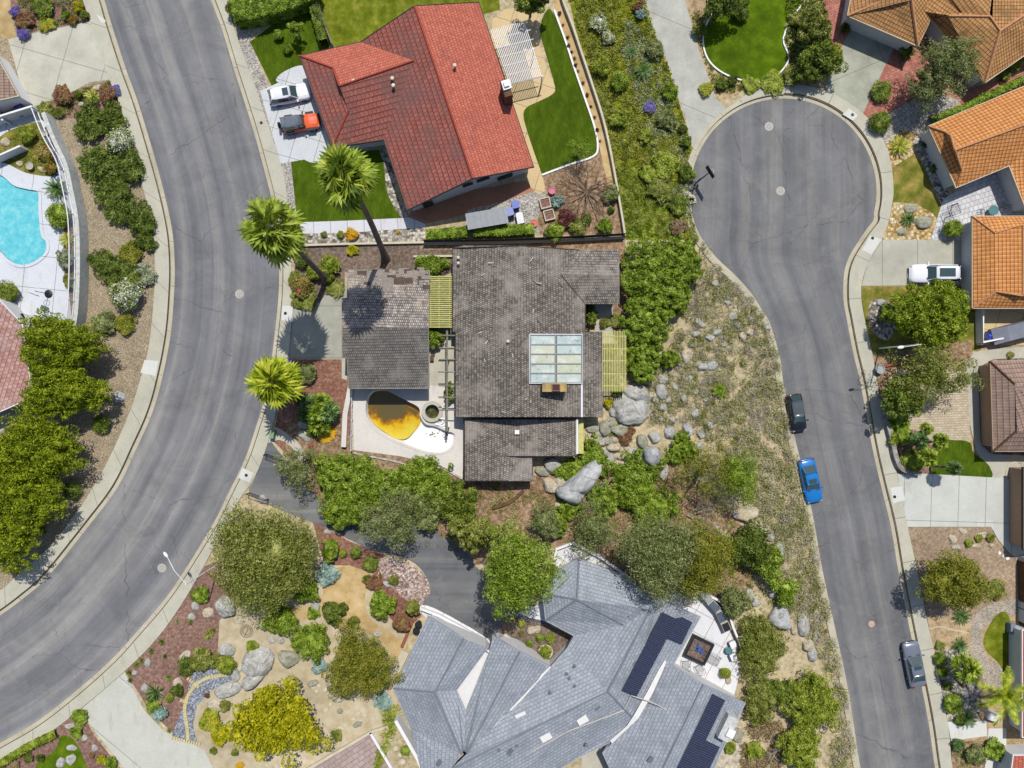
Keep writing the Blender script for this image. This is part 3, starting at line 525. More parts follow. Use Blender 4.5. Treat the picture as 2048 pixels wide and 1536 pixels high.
# ================================================================ BUILDINGS
def inset(ps, d):
    n = len(ps); A = sum(ps[i].x * ps[(i + 1) % n].y - ps[(i + 1) % n].x * ps[i].y for i in range(n)); s = 1 if A > 0 else -1; o = []
    for i in range(n):
        a, b, c = ps[i - 1].xy, ps[i].xy, ps[(i + 1) % n].xy; u = (b - a).normalized(); v = (c - b).normalized(); n1 = Vector((-u.y, u.x)) * s; n2 = Vector((-v.y, v.x)) * s
        k = n1 + n2; q = k / max(.35, k.dot(n1) if k.length else 1) if k.length > .1 else n1; o.append(b + q * d)
    return o
def P3(p): return G(p[0], p[1], p[2])
def roofmesh(name, faces, mat, parent, udir=None, smooth=False):
    V = []; F = []; UV = []; L = []
    for f in faces:
        p = [P3(q) for q in f]; n = len(V); nr = Vector()
        for i in range(len(p)): a, b = p[i], p[(i + 1) % len(p)]; nr += Vector(((a.y - b.y) * (a.z + b.z), (a.z - b.z) * (a.x + b.x), (a.x - b.x) * (a.y + b.y)))
        if nr.z < 0: p.reverse(); nr = -nr
        nr.normalize(); t = Vector((0, 0, 1)).cross(nr)
        if t.length < .03: t = Vector((math.cos(udir or 0), math.sin(udir or 0), 0))
        t.normalize(); s = nr.cross(t); V += p; UV += [(q.dot(t), q.dot(s)) for q in p]
        for tr in tessellate_polygon([[Vector((q.dot(t), q.dot(s), 0)) for q in p]]):
            a, b, c = [Vector(UV[n + i]) for i in tr]; cr = (b - a).x * (c - a).y - (b - a).y * (c - a).x; F.append([n + i for i in (tr if cr > 0 else tr[::-1])])
    return add(name, V, F, mat, parent, uv=UV)
def building(name, label, roofs, roof_mat, wall_mat, outline, fascia=None, over=.5, ridges=(), ridge_mat=None, cat='house', hipk=.13, udir=None, walls=True, base=0.05):
    root = empty(name, label, cat, (0, 0, 0)); roofmesh('roof', roofs, roof_mat, root, udir)
    outs = outline if isinstance(outline[0], list) else [outline]
    fm = MB(); wm = MB()
    for ol in outs:
        p = [P3(q) for q in ol]; n = len(p)
        A = sum(p[i].x * p[(i + 1) % n].y - p[(i + 1) % n].x * p[i].y for i in range(n))
        if A < 0: p.reverse(); ol = ol[::-1]
        q = inset(p, .07); r2 = inset(p, -.03)
        for i in range(n):
            j = (i + 1) % n; a, b, a1, b1 = p[i], p[j], q[i], q[j]; A2, B2 = r2[i], r2[j]
            if len(ol[i]) > 3 and ol[i][3] == 'x': continue
            fm.poly([(A2.x, A2.y, a.z - .24), (B2.x, B2.y, b.z - .24), (B2.x, B2.y, b.z + .03), (A2.x, A2.y, a.z + .03)]); fm.poly([(A2.x, A2.y, a.z + .03), (B2.x, B2.y, b.z + .03), (b1.x, b1.y, b.z + .03), (a1.x, a1.y, a.z + .03)])
            fm.poly([(a1.x, a1.y, a.z - .24), (b1.x, b1.y, b.z - .24), (B2.x, B2.y, b.z - .24), (A2.x, A2.y, a.z - .24)])
        wq = inset(p, over)
        for i in range(n):
            j = (i + 1) % n; a, b = wq[i], wq[j]; wm.poly([(a.x, a.y, base), (b.x, b.y, base), (b.x, b.y, p[j].z - .1), (a.x, a.y, p[i].z - .1)])
    fm.out('fascia', fascia or MAT['dark'], root)
    if walls: wm.out('wall', wall_mat, root)
    if ridges:
        rm = MB()
        for rd in ridges: rm.tube([P3(q) + Vector((0, 0, .02)) for q in rd], hipk, 6)
        rm.out('ridge_cap', ridge_mat or roof_mat, root)
    return root
def wallpanel(root, name, a, b, z0, z1, mat, outw=.06):     # a thin fitting on a wall between ground points a, b (metres)
    d = (b - a); m = MB(); m.box(((a.x + b.x) / 2, (a.y + b.y) / 2, (z0 + z1) / 2), (d.length, outw, z1 - z0), math.atan2(d.y, d.x)); return m.out(name, mat, root)
def vent(root, px, py, h, r=.12, l=.45, mat=None): m = MB(); p = G(px, py, h); m.lathe((p.x, p.y, h - .1), [(r, 0), (r, l), (r * 1.5, l), (r * 1.5, l + .08), (0.02, l + .12)], 10); return m.out('vent_pipe', mat or MAT['steel'], root)
def boxp(root, name, px, py, h, w, d, hh, rz, mat): m = MB(); p = G(px, py, h); m.box((p.x, p.y, h + hh / 2 - .05), (w, d, hh), rz); return m.out(name, mat, root)
# --- house with the red tile roof
E, R1, R2 = 3.2, 6.4, 5.5
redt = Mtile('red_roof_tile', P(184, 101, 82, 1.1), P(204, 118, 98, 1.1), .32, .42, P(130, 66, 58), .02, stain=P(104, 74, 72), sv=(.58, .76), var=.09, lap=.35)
redw = Mtile('shaded_stained_red_tile', P(156, 90, 78, 1.08), P(170, 102, 90, 1.08), .5, .62, P(80, 46, 44), .025, stain=P(122, 92, 88, 1.08), sv=(.42, .64), var=.14, lap=.55)  # shade on slopes facing away from the sun painted in, plus random stains
rf = [[(829, 11, R1), (946, 357, R1), (814, 421, E), (767, 280, E), (828, 121, R2), (720, 84, E)], [(829, 11, R1), (958, 4, E), (1068, 334, E), (946, 357, R1)],
      [(598, 111, E), (666, 136, 4.5), (679, 172, R2), (828, 121, R2), (720, 84, E)], [(598, 111, E), (666, 136, 4.5), (697, 221, 4.5), (664, 295, E)],
      [(666, 136, 4.5), (679, 172, R2), (697, 221, 4.5)], [(664, 295, E), (697, 221, 4.5), (679, 172, R2), (828, 121, R2), (767, 280, E)]]
redh = building('red_roof_house', 'large house with a red tile roof, streaked by age and tinted darker on shaded slopes', [rf[1], rf[2], rf[4]], redt, MAT['stucco'], [(598, 111, E), (720, 84, E), (829, 11, R1), (958, 4, E), (1068, 334, E), (946, 357, R1), (814, 421, E), (767, 280, E), (664, 295, E)], MAT['dark'],
    ridges=[[(829, 11, R1), (946, 357, R1)], [(679, 172, R2), (828, 121, R2)], [(598, 111, E), (666, 136, 4.5)], [(697, 221, 4.5), (664, 295, E)], [(666, 136, 4.5), (679, 172, R2)]], ridge_mat=Mplain('red_ridge_tile', P(168, 72, 56), .8))
roofmesh('shaded_stained_roof', [rf[0], rf[3], rf[5]], redw, redh)  # these slopes get the tile coloured darker for their shade
for q in ((709, 165, 4.9), (788, 174, 4.9), (786, 160, 5), (910, 134, 5.7)): vent(redh, *q, r=.14, l=.6, mat=MAT['pipe'])
a, b = G(1000, 372, 0), G(1050, 360, 0)
p0, p1 = G(814, 421, E).lerp(G(946, 357, R1), 0), G(1068, 334, E)
d_ = (G(1068, 334, E) - G(814, 421, E)); d_.z = 0; d_.normalize(); nrm = Vector((d_.y, -d_.x, 0))
wa = G(814, 421, E) - nrm * .42; wb = G(1068, 334, E) - nrm * .42
for t0, t1, za, zb, k in ((.45, .53, 3.2, 3.9, 'window'), (.56, .66, 3.2, 3.9, 'window'), (.12, .2, .2, 2.1, 'window'), (.72, .84, 1.0, 2.2, 'window')):
    q0 = wa.lerp(wb, t0); q1 = wa.lerp(wb, t1); f = wallpanel(redh, 'window', q0, q1, za, zb, MAT['glass'], .08)
m = MB(); p = G(1013, 183, 5.0); m.box((p.x, p.y, 4.3), (.9, 2.0, 3.4), .3); ch = m.out('chimney', MAT['brown'], redh); m = MB(); m.box((p.x, p.y + .3, 6.1), (1.0, 1.1, .3), .3); m.box((p.x, p.y + .3, 6.35), (.6, .6, .3), .3); m.out('chimney_cap', MAT['white'], ch)
# --- grey weathered shingle house: garage, main block, wings
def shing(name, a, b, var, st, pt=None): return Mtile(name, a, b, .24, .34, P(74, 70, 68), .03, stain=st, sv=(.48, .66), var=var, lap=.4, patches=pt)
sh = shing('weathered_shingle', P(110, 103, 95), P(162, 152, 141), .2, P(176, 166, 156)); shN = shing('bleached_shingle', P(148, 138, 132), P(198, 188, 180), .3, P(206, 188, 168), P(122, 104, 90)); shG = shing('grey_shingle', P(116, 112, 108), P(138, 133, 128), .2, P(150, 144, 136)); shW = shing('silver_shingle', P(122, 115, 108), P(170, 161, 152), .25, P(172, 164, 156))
gar = building('shingle_garage', 'detached garage with a rotting shingle roof and palm shadow beside the old house', [[(684, 655, 4.6), (857, 655, 4.6), (858, 777, 3), (697, 777, 3), (694, 716, 3.9), (684, 716, 3.9)]], shG, MAT['oldwood'], [(696, 539, 3), (859, 541, 3), (857, 655, 4.6), (858, 777, 3), (697, 777, 3), (694, 716, 3.9), (684, 716, 3.9), (684, 655, 4.6), (684, 597, 3.9), (694, 596, 3.9)], MAT['greywood'], over=.35, cat='garage')
roofmesh('rotted_roof', [[(696, 539, 3), (859, 541, 3), (857, 655, 4.6), (684, 655, 4.6), (684, 597, 3.9), (694, 596, 3.9)]], shN, gar)
rg = random.Random(7); ROT = Mplain('rotted_felt', P(96, 80, 70), .95, var=.2)
def onroof(px, py): return 3 + (py - 540) / 115 * 1.6
for i in range(52):
    x = rg.uniform(700, 855); y = 541 + abs(rg.gauss(0, 22)); p = G(x, y, onroof(x, y)); m = MB(); s_ = rg.random()
    m.box((p.x, p.y, p.z + .05), (rg.uniform(.25, 1.6), rg.uniform(.4, 1.1), .03), rg.choice((0, 0, .05, -.06)), 0)
    for k in range(len(m.V)): v = m.V[k]; m.V[k] = (v[0], v[1], v[2] + (p.y - v[1]) * .22)
    m.out('bare_board' if s_ < .6 else 'rotted_gap', MAT['oldwood'] if s_ < .6 else ROT, gar)

E, Rd = 3.0, 5.6
main = building('shingle_house', 'old house with a dark weathered shingle roof and large stained skylight', 
    [[(905, 496, E), (925, 491, E + .2), (1041, 491, Rd), (1041, 664, Rd), (905, 664, E)], [(1041, 491, Rd), (1160, 500, E + .1), (1124, 549, 3.9), (1171, 608, E), (1171, 664, E), (1041, 664, Rd)]], sh, MAT['oldwood'],
    [(905, 496, E), (1041, 491, Rd), (1160, 500, E + .1), (1171, 608, E), (1171, 664, E), (1205, 664, 2.5), (1205, 834, 2.5), (1041, 834, Rd), (911, 834, E), (911, 664, E), (905, 664, E)], MAT['dark'], over=.4)
roofmesh('south_roof', [[(911, 664, E + .12), (1041, 664, Rd + .12), (1041, 834, Rd + .12), (911, 834, E + .12)], [(1041, 664, Rd + .12), (1205, 664, 2.6), (1205, 834, 2.6), (1041, 834, Rd + .12)]], sh, main)
roofmesh('north_wing_roof', [[(1122, 549, 4.15), (1239, 549, 4.1), (1238, 499, 3.25), (1159, 499, 3.25)]], shW, main); roofmesh('north_wing_roof', [[(1122, 549, 4.15), (1239, 549, 4.1), (1239, 608, 3.1), (1171, 608, 3.1)]], sh, main)
m = MB()
for q in ([(1159, 499), (1238, 499), (1239, 608), (1171, 608)],):
    pp = inset([G(x, y, 3.2) for x, y in q], .35); m.prism(pp, .05, 3.0)
m.out('wing_wall', MAT['oldwood'], main)
SO = 3.5
building('shingle_wing', 'lower shingle wing between the drained pool and the boulders', [[(929, 838, 2.6), (1041, 838, SO), (1041, 912, SO), (929, 912, 2.6)], [(1041, 838, SO), (1154, 838, 2.6), (1154, 912, 2.6), (1041, 912, SO)], [(929, 912, 2.6), (1000, 912, 3.2), (1000, 962, 3.2), (929, 962, 2.6)]], sh, MAT['oldwood'],
    [(929, 838, 2.6), (1041, 838, SO), (1154, 838, 2.6), (1154, 912, 2.6), (1066, 912, 3.0), (1066, 962, 2.6), (1000, 962, 3.2), (929, 962, 2.6)], MAT['dark'], over=.35, cat='wing')
wing = C.objects[-1] if False else bpy.data.objects['shingle_wing']; roofmesh('end_roof', [[(1000, 912, 3.2), (1066, 912, 2.75), (1066, 962, 2.7), (1000, 962, 3.2)]], shW, wing); boxp(wing, 'roof_vent', 1034, 864, 3.55, .55, .5, .3, 0, MAT['white'])
m = MB()
for y0, y1, h0, x in ((768, 834, 3.35, 1163.5),): m.tube([G(x, y0, h0 + .1), G(x, y1, h0 + .1)], .14, 6)
m.out('vent_pipe', MAT['white'], main); m = MB(); m.tube([G(1154, 838, 2.72), G(1154, 908, 2.72)], .15, 6); m.out('gutter', MAT['white'], wing); m = MB(); m.box((*G(1161, 872, 1.5).xy, 1.6), (.7, 4.3, .2)); m.out('lattice', MAT['yellowwood'], wing)
for q in ((917, 516, 3.3), (917, 527, 3.3), (1016, 683, 5.2)): vent(main, *q, mat=MAT['pipe'])
boxp(main, 'roof_vent', 1061, 803, 5.2, .12, .12, .3, 0, MAT['pipe'])
def zr(x): return Rd + .12 - (x - 1041) / 164 * 3.12
# skylight
fr = MB(); x0, x1, y0, y1 = 1060, 1164, 670, 766
for x in (x0, (x0 + x1) / 2 - 1, x1): fr.tube([G(x, y0, zr(x) + .28), G(x, y1, zr(x) + .28)], .11, 4)
for k in range(6): y = y0 + (y1 - y0) * k / 5; fr.tube([G(x0, y, zr(x0) + .28), G(x1, y, zr(x1) + .28)], .08, 4)
sk = fr.out('skylight', MAT['steel'], main)
m = MB(); q_ = [G(x0 - 1, y0 - 1, zr(x0) + .3), G(x1 + 1, y0 - 1, zr(x1) + .3), G(x1 + 1, y1 + 1, zr(x1) + .3), G(x0 - 1, y1 + 1, zr(x0) + .3)]; m.tube(q_ + q_[:1], .08, 4); m.out('rim', MAT['white'], sk)
pc = [P(200, 216, 210), P(208, 214, 186), P(192, 210, 208), P(214, 218, 192), P(204, 216, 206)]
pm = []
for i, c in enumerate(pc):
    s_ = N('skylight_pane', .3, .4); o_ = s_.co.outputs['Object']; k_ = s_.mix(c, P(112, 122, 116), s_.mr(s_.noise(o_, 1.6, 6, .7), .56, .66, 0, .7)); s_.col(s_.mix(k_, P(236, 240, 236), s_.mr(s_.noise(o_, .9, 5, .7), .5, .6, 0, .6))); pm.append(s_.m)
for i in range(2):
    for k in range(5):
        xa = x0 + i * 52 + 2; xb = xa + 48; ya = y0 + (y1 - y0) * k / 5 + 1.5; yb = ya + (y1 - y0) / 5 - 3; m = MB(); m.poly([G(xa, yb, zr(xa) + .24), G(xb, yb, zr(xb) + .24), G(xb, ya, zr(xb) + .24), G(xa, ya, zr(xa) + .24)]); m.out('pane', pm[(i * 2 + k * 3) % 5], sk)
ch = MB(); p = G(1109, 775, 6.2); ch.box((p.x, p.y, 5.0), (2.85, 1.0, 2.5)); ch = ch.out('chimney', MAT['rustchim'], main); m = MB(); q = G(1112, 775, 6.25); m.box((q.x, q.y, 6.29), (.75, .62, .1)); m.out('flue', MAT['black'], ch); m = MB()
for dx, dy, a, b in ((0, .36, .95, .1), (0, -.36, .95, .1), (.43, 0, .1, .62), (-.43, 0, .1, .62)): m.box((q.x + dx, q.y + dy, 6.33), (a, b, .16))
m.out('flue_rim', MAT['brickred'], ch)
m = MB(); rg = random.Random(3)
for _ in range(46):
    x, y = rg.uniform(910, 1160), rg.uniform(500, 905)
    z = (E + (x - 908) / 133 * 2.6 if x < 1041 else zr(x)) if y < 834 else 2.6 + (1 - abs(x - 1041) / 113) * .9
    if 1055 < x < 1168 and 662 < y < 800 or y > 830 and (x < 935 or y < 842) or y < 560 and x > 1110 : continue
    p = G(x, y, z + .17); m = MB(); m.box((p.x, p.y, p.z), (rg.uniform(.25, .7), .08, .03), rg.uniform(0, 3.1)); m.out('loose_shingle', MAT['oldwood'] if _ % 3 else MAT['pipe'], main)
# pergolas of lath
def lath(label, x0, x1, y0, y1, h, along, n, mat, beams, post=True, name='lath_pergola', t=.06, w=.1):
    r = empty(name, label, 'pergola', (0, 0, 0)); m = MB()
    for k in range(n):
        f = (k + .5) / n
        if along == 'x': y = y0 + (y1 - y0) * f + random.Random(k).uniform(-1, 1) * .4; a, b = G(x0, y, h), G(x1, y, h)
        else: x = x0 + (x1 - x0) * f; a, b = G(x, y0, h), G(x, y1, h)
        c = (a + b) / 2; m.box(c, (w, (b - a).length, t) if along == 'y' else ((b - a).length, w, t), 0)
    m.out('slat', mat, r); m = MB()
    for q in beams: a, b = G(q[0], q[1], h - .12), G(q[2], q[3], h - .12); m.tube([a, b], .09, 4)
    m.out('beam', mat, r); 
    if post:
        for x, y in ((x0 + 2, y0 + 2), (x1 - 2, y0 + 2), (x0 + 2, y1 - 2), (x1 - 2, y1 - 2)): m = MB(); p = G(x, y, h); m.box((p.x, p.y, h / 2), (.12, .12, h - .1)); m.out('post', MAT['greywood'], r)
    return r
lath('yellow lath pergola bridging the garage and the old house', 857, 904, 551, 656, 2.7, 'x', 27, MAT['yellowwood'], [(878, 551, 878, 656), (899, 551, 899, 656), (861, 551, 861, 656)])
pn = N('fibreglass_sheet', .5, .3); pn.col(pn.ramp(pn.noise(pn.co.outputs['Object'], .8, 5), [(.35, P(150, 160, 84)), (.5, P(176, 182, 112)), (.65, P(206, 206, 170))])); m = MB(); m.poly([G(858, 655, 2.55), G(903, 655, 2.55), G(903, 552, 2.55), G(858, 552, 2.55)]); m.out('roof_sheet', pn.m, bpy.data.objects['lath_pergola'])
lath('yellow lath pergola on the right side of the old house', 1204, 1253, 662, 783, 2.7, 'y', 15, MAT['yellowwood'], [(1204, y, 1253, y) for y in (673, 698, 722, 748, 772)])
r = empty('timber_pergola', 'weathered open timber beams over the narrow entry court', 'pergola', (0, 0, 0)); m = MB(); a, b = G(894, 661, 2.7), G(894, 862, 2.7); m.tube([a, b], .13, 4); m.out('main_beam', MAT['greywood'], r)
for y in (671, 696, 719, 744, 771, 795, 820): m = MB(); m.tube([G(878, y, 2.85), G(911, y, 2.85)], .08, 4); m.out('cross_beam', MAT['greywood'], r)
for y in (665, 720, 790, 858): m = MB(); p = G(894, y, 2.6); m.box((p.x, p.y, 1.3), (.16, .16, 2.5)); m.out('post', MAT['greywood'], r)
# --- house with the grey roof and solar panels
e, g, v = 3.0, 5.2, 3.4
gt = Mtile('slate_grey_tile', P(158, 165, 175, 1.04), P(174, 180, 188, 1.04), .5, .42, P(132, 139, 149), .025, var=.09, lap=.28, stain=P(140, 146, 152), sv=(.5, .7))
gf = [[(856, 1232, e), (927, 1277, g), (870, 1384, g), (787, 1377, e)], [(927, 1277, g), (976, 1296, 4.2), (914, 1380, 4.0), (870, 1384, g)], [(787, 1377, e), (870, 1384, g), (924, 1509, g), (821, 1457, e)], [(870, 1384, g), (914, 1380, 4.0), (932, 1419, 4.0), (928, 1500, 4.6), (924, 1509, g)], [(821, 1457, e), (924, 1509, g), (902, 1538, g), (880, 1700, g), (920, 1700, e), (870, 1600, e)],
      [(986, 1271, e), (1039, 1303, g), (934, 1507, g), (928, 1502, 4.6), (932, 1419, 3.6), (980, 1298, 3.2)], [(1039, 1303, g), (1101, 1334, 3.8), (1024, 1415, 3.9), (940, 1502, 4.7), (934, 1507, g)],
      [(1101, 1334, 3.8), (1134, 1297, e), (1215, 1383, g), (1024, 1477, g), (902, 1538, g), (934, 1507, g), (1024, 1415, 3.9)], [(1215, 1383, g), (1266, 1437, e + .3), (1220, 1485, e), (1164, 1512, e), (1129, 1530, e), (1040, 1585, e), (880, 1700, e), (902, 1538, g), (1024, 1477, g)],
      [(1134, 1297, e), (1148, 1272, e), (1247, 1250, 4.2), (1301, 1218, g), (1215, 1383, g)], [(1301, 1218, g), (1316, 1198, 4.6), (1401, 1234, e), (1347, 1330, e), (1326, 1335, e + .2), (1266, 1437, e + .3), (1215, 1383, g)],
      [(1158, 1117, e), (1110, 1145, e), (1085, 1187, e), (1154, 1199, g)], [(1085, 1187, e), (1091, 1241, e), (1154, 1199, g)], [(1091, 1241, e), (1148, 1272, e), (1247, 1250, 4.2), (1154, 1199, g)], [(1158, 1117, e), (1249, 1152, e), (1316, 1198, 3.6), (1316, 1198, 4.6), (1301, 1218, g), (1247, 1250, 4.2), (1154, 1199, g)],
      [(1334, 1323, e), (1406, 1369, g), (1326, 1536, g), (1270, 1660, g), (1205, 1620, e), (1230, 1560, e), (1205, 1506, e), (1228, 1481, e), (1266, 1437, e + .25)], [(1406, 1369, g), (1491, 1406, e), (1440, 1510, e), (1360, 1700, e), (1270, 1660, g), (1326, 1536, g)]]
rg_ = [[(927, 1277, g), (870, 1384, g), (924, 1509, g)], [(787, 1377, e), (870, 1384, g)], [(1039, 1303, g), (934, 1507, g)], [(1215, 1383, g), (1024, 1477, g), (902, 1538, g)], [(1301, 1218, g), (1215, 1383, g)], [(1215, 1383, g), (1266, 1437, e + .3)], [(1158, 1117, e), (1154, 1199, g)], [(1085, 1187, e), (1154, 1199, g)], [(1091, 1241, e), (1154, 1199, g)], [(1154, 1199, g), (1247, 1250, 4.2)], [(1406, 1369, g), (1326, 1536, g), (1270, 1660, g)]]
gh = building('grey_roof_house', 'rambling house with pale grey roof and rows of solar panels at the bottom', gf, gt, MAT['stucco'], [[(856, 1232, e), (927, 1277, g), (976, 1296, 4.2, 'x'), (980, 1298, 3.2), (986, 1271, e), (1039, 1303, g), (1101, 1334, 3.8), (1134, 1297, e), (1148, 1272, e), (1091, 1241, e), (1085, 1187, e), (1110, 1145, e), (1158, 1117, e), (1249, 1152, e), (1316, 1198, 3.6), (1401, 1234, e), (1347, 1330, e), (1334, 1323, e), (1406, 1369, g), (1491, 1406, e), (1440, 1510, e), (1360, 1700, e), (1270, 1660, g), (1205, 1620, e), (1230, 1560, e), (1205, 1506, e), (1220, 1485, e), (1164, 1512, e), (1040, 1585, e), (880, 1700, e), (870, 1600, e), (821, 1457, e), (787, 1377, e)]], Mplain('grey_fascia', P(176, 180, 188), .7), over=.45, ridges=rg_, hipk=.11, ridge_mat=Mplain('grey_ridge_tile', P(128, 136, 148), .8))
wf = Mplain('white_flat_roof', P(240, 238, 236), .7, var=.04)
for q in ([(976, 1294, 3.3), (980, 1300, 3.2), (932, 1419, 3.4), (914, 1380, 3.4), (925, 1352, 3.4)],): roofmesh('flat_roof', [q], wf, gh)
for L_ in ([(1101, 1334, 3.95, 3), (1080, 1355, 4.0, 5), (1040, 1400, 4.1, 5), (1020, 1421, 4.2, 3)], [(1008, 1432, 4.3, 1), (985, 1455, 4.55, 1)], [(1331, 1322, 3.3, 4), (1322, 1340, 3.4, 8), (1300, 1385, 3.6, 11), (1272, 1434, 3.75, 11), (1256, 1453, 3.6, 5), (1222, 1484, 3.3, 7)]):
    a_ = off([(q[0], q[1]) for q in L_], 1); VV = []
    for i, q in enumerate(L_):
        o1 = off([(x[0], x[1]) for x in L_], q[3] / 2)[i]; o2 = off([(x[0], x[1]) for x in L_], -q[3] / 2)[i]; VV += [G(o1[0], o1[1], q[2]), G(o2[0], o2[1], q[2])]
    o_ = add('valley_flashing', VV, [[2 * i, 2 * i + 1, 2 * i + 3, 2 * i + 2] for i in range(len(L_) - 1)], wf, gh)
for x, y, hh in ((983, 1387, 4.1), (986, 1433, 4.4), (878, 1526, 4.6), (1020, 1504, 4.9), (1194, 1415, 4.6), (1266, 1325, 4.5), (1386, 1438, 4.5), (1301, 1519, 4.4)): boxp(gh, 'roof_vent', x, y, hh + .1, .75, .5, .12, .9, MAT['glassg'] if False else Mplain('slate_vent', P(108, 120, 124), .6))
for x, y, hh in ((1149, 1331, 4.0), (1133, 1346, 4.1), (1138, 1355, 4.2), (1100, 1384, 4.4), (1149, 1370, 4.5), (1188, 1203, 4.6), (1259, 1226, 4.4), (1256, 1230, 4.4), (1172, 1488, 4.0), (1033, 1489, 4.7), (998, 1498, 4.9)): vent(gh, x, y, hh, r=.13, l=.3, mat=Mplain('grey_vent', P(112, 120, 130), .6))
for x, y, hh, rz in ((1043, 1432, 4.25, .45), (1164, 1437, 4.5, .5), (1091, 1471, 4.55, .5)): f = boxp(gh, 'skylight', x, y, hh, 1.3, 1.0, .35, rz, wf)
m = MB(); m.tube([G(1262, 1391, 4.5), G(1247, 1421, 4.0), G(1135, 1463, 4.9), G(1033, 1520, 4.4), G(1028, 1540, 4.2)], .05, 5); m.tube([G(1262, 1391, 4.6), G(1300, 1403, 4.1), G(1345, 1425, 4.0), G(1385, 1445, 4.9)], .05, 5); m.out('conduit', MAT['pipe'], gh)
# solar panels, laid out on the two eastern roof slopes
s_ = N('solar_cells', .25, .5); q_ = s_.xyz(s_.co.outputs['UV']); gr = None
for ax in (0, 1):
    f_ = s_.math('ABSOLUTE', s_.math('SUBTRACT', s_.math('FRACT', s_.math('MULTIPLY', q_[ax], (4, 6)[ax])), .5)); t_ = s_.math('GREATER_THAN', f_, .44); gr = t_ if gr is None else s_.math('MAXIMUM', gr, t_)
s_.col(s_.mix(P(34, 38, 62), P(120, 126, 150), s_.math('MULTIPLY', gr, .8))); SOL = s_.m
def solar(A, B, D, nu, nv, cells):            # A origin, B along u, D along v (px,py,h); cells: set of (i,j)
    A, B, D = P3(A), P3(B), P3(D); up = (B - A).cross(D - A).normalized(); up = up if up.z > 0 else -up
    for i, j in cells:
        q = [A + (B - A) * ((i + a) / nu) + (D - A) * ((j + b) / nv) + up * .16 for a, b in ((.02, .02), (.98, .02), (.98, .98), (.02, .98))]
        V = [p for p in q] + [p - up * .06 for p in q]; uv = [(0, 0), (1, 0), (1, 1), (0, 1)] * 2
        F = [[0, 1, 2, 3], [7, 6, 5, 4]] + [[k, 4 + k, 4 + (k + 1) % 4, (k + 1) % 4] for k in range(4)]
        if (Vector(q[1]) - Vector(q[0])).cross(Vector(q[2]) - Vector(q[0])).z < 0: F = [f[::-1] for f in F]
        add('solar_panel', V, F, SOL, gh, uv=uv)
def pl(px, py, R, dr, sl): return (px, py, g - ((px - R[0]) * dr[0] + (py - R[1]) * dr[1]) * sl)
ra = Vector((1301 - 1215, 1218 - 1383)).normalized(); nn = Vector((-ra.y, ra.x)); slp = 2.2 / 101
solar(pl(1242, 1380, (1215, 1383), nn, slp), pl(1324, 1223, (1215, 1383), nn, slp), pl(1272, 1393, (1215, 1383), nn, slp), 11, 2, [(i, j) for i in range(11) for j in range(2)])
solar(pl(1339, 1277, (1215, 1383), nn, slp), pl(1361, 1232, (1215, 1383), nn, slp), pl(1362, 1288, (1215, 1383), nn, slp), 3, 2, [(i, j) for i in range(3) for j in range(2)]); solar(pl(1332, 1276, (1215, 1383), nn, slp), pl(1353, 1234, (1215, 1383), nn, slp), pl(1339, 1277, (1215, 1383), nn, slp), 3, 1, [(0, 0), (1, 0), (2, 0)])
rb_ = Vector((1406 - 1326, 1369 - 1536)).normalized(); nb = Vector((-rb_.y, rb_.x))
solar(pl(1345, 1550, (1406, 1369), nb, slp), pl(1424, 1386, (1406, 1369), nb, slp), pl(1371, 1562, (1406, 1369), nb, slp), 10, 2, [(i, j) for i in range(10) for j in range(2)])
solar(pl(1372, 1560, (1406, 1369), nb, slp), pl(1411, 1479, (1406, 1369), nb, slp), pl(1400, 1573, (1406, 1369), nb, slp), 5, 2, [(i, j) for i in range(5) for j in range(2)])
m = MB(); p = G(1455, 1455, 4.5); m.box((p.x, p.y, 3.2), (1.3, 3.0, 3.2), -.45); ch = m.out('chimney', MAT['blockwall'], gh); m = MB(); p = G(1461, 1466, 4.9); m.box((p.x, p.y, 4.95), (.9, 1.0, .3), -.45); m.out('chimney_cap', MAT['white'], ch)
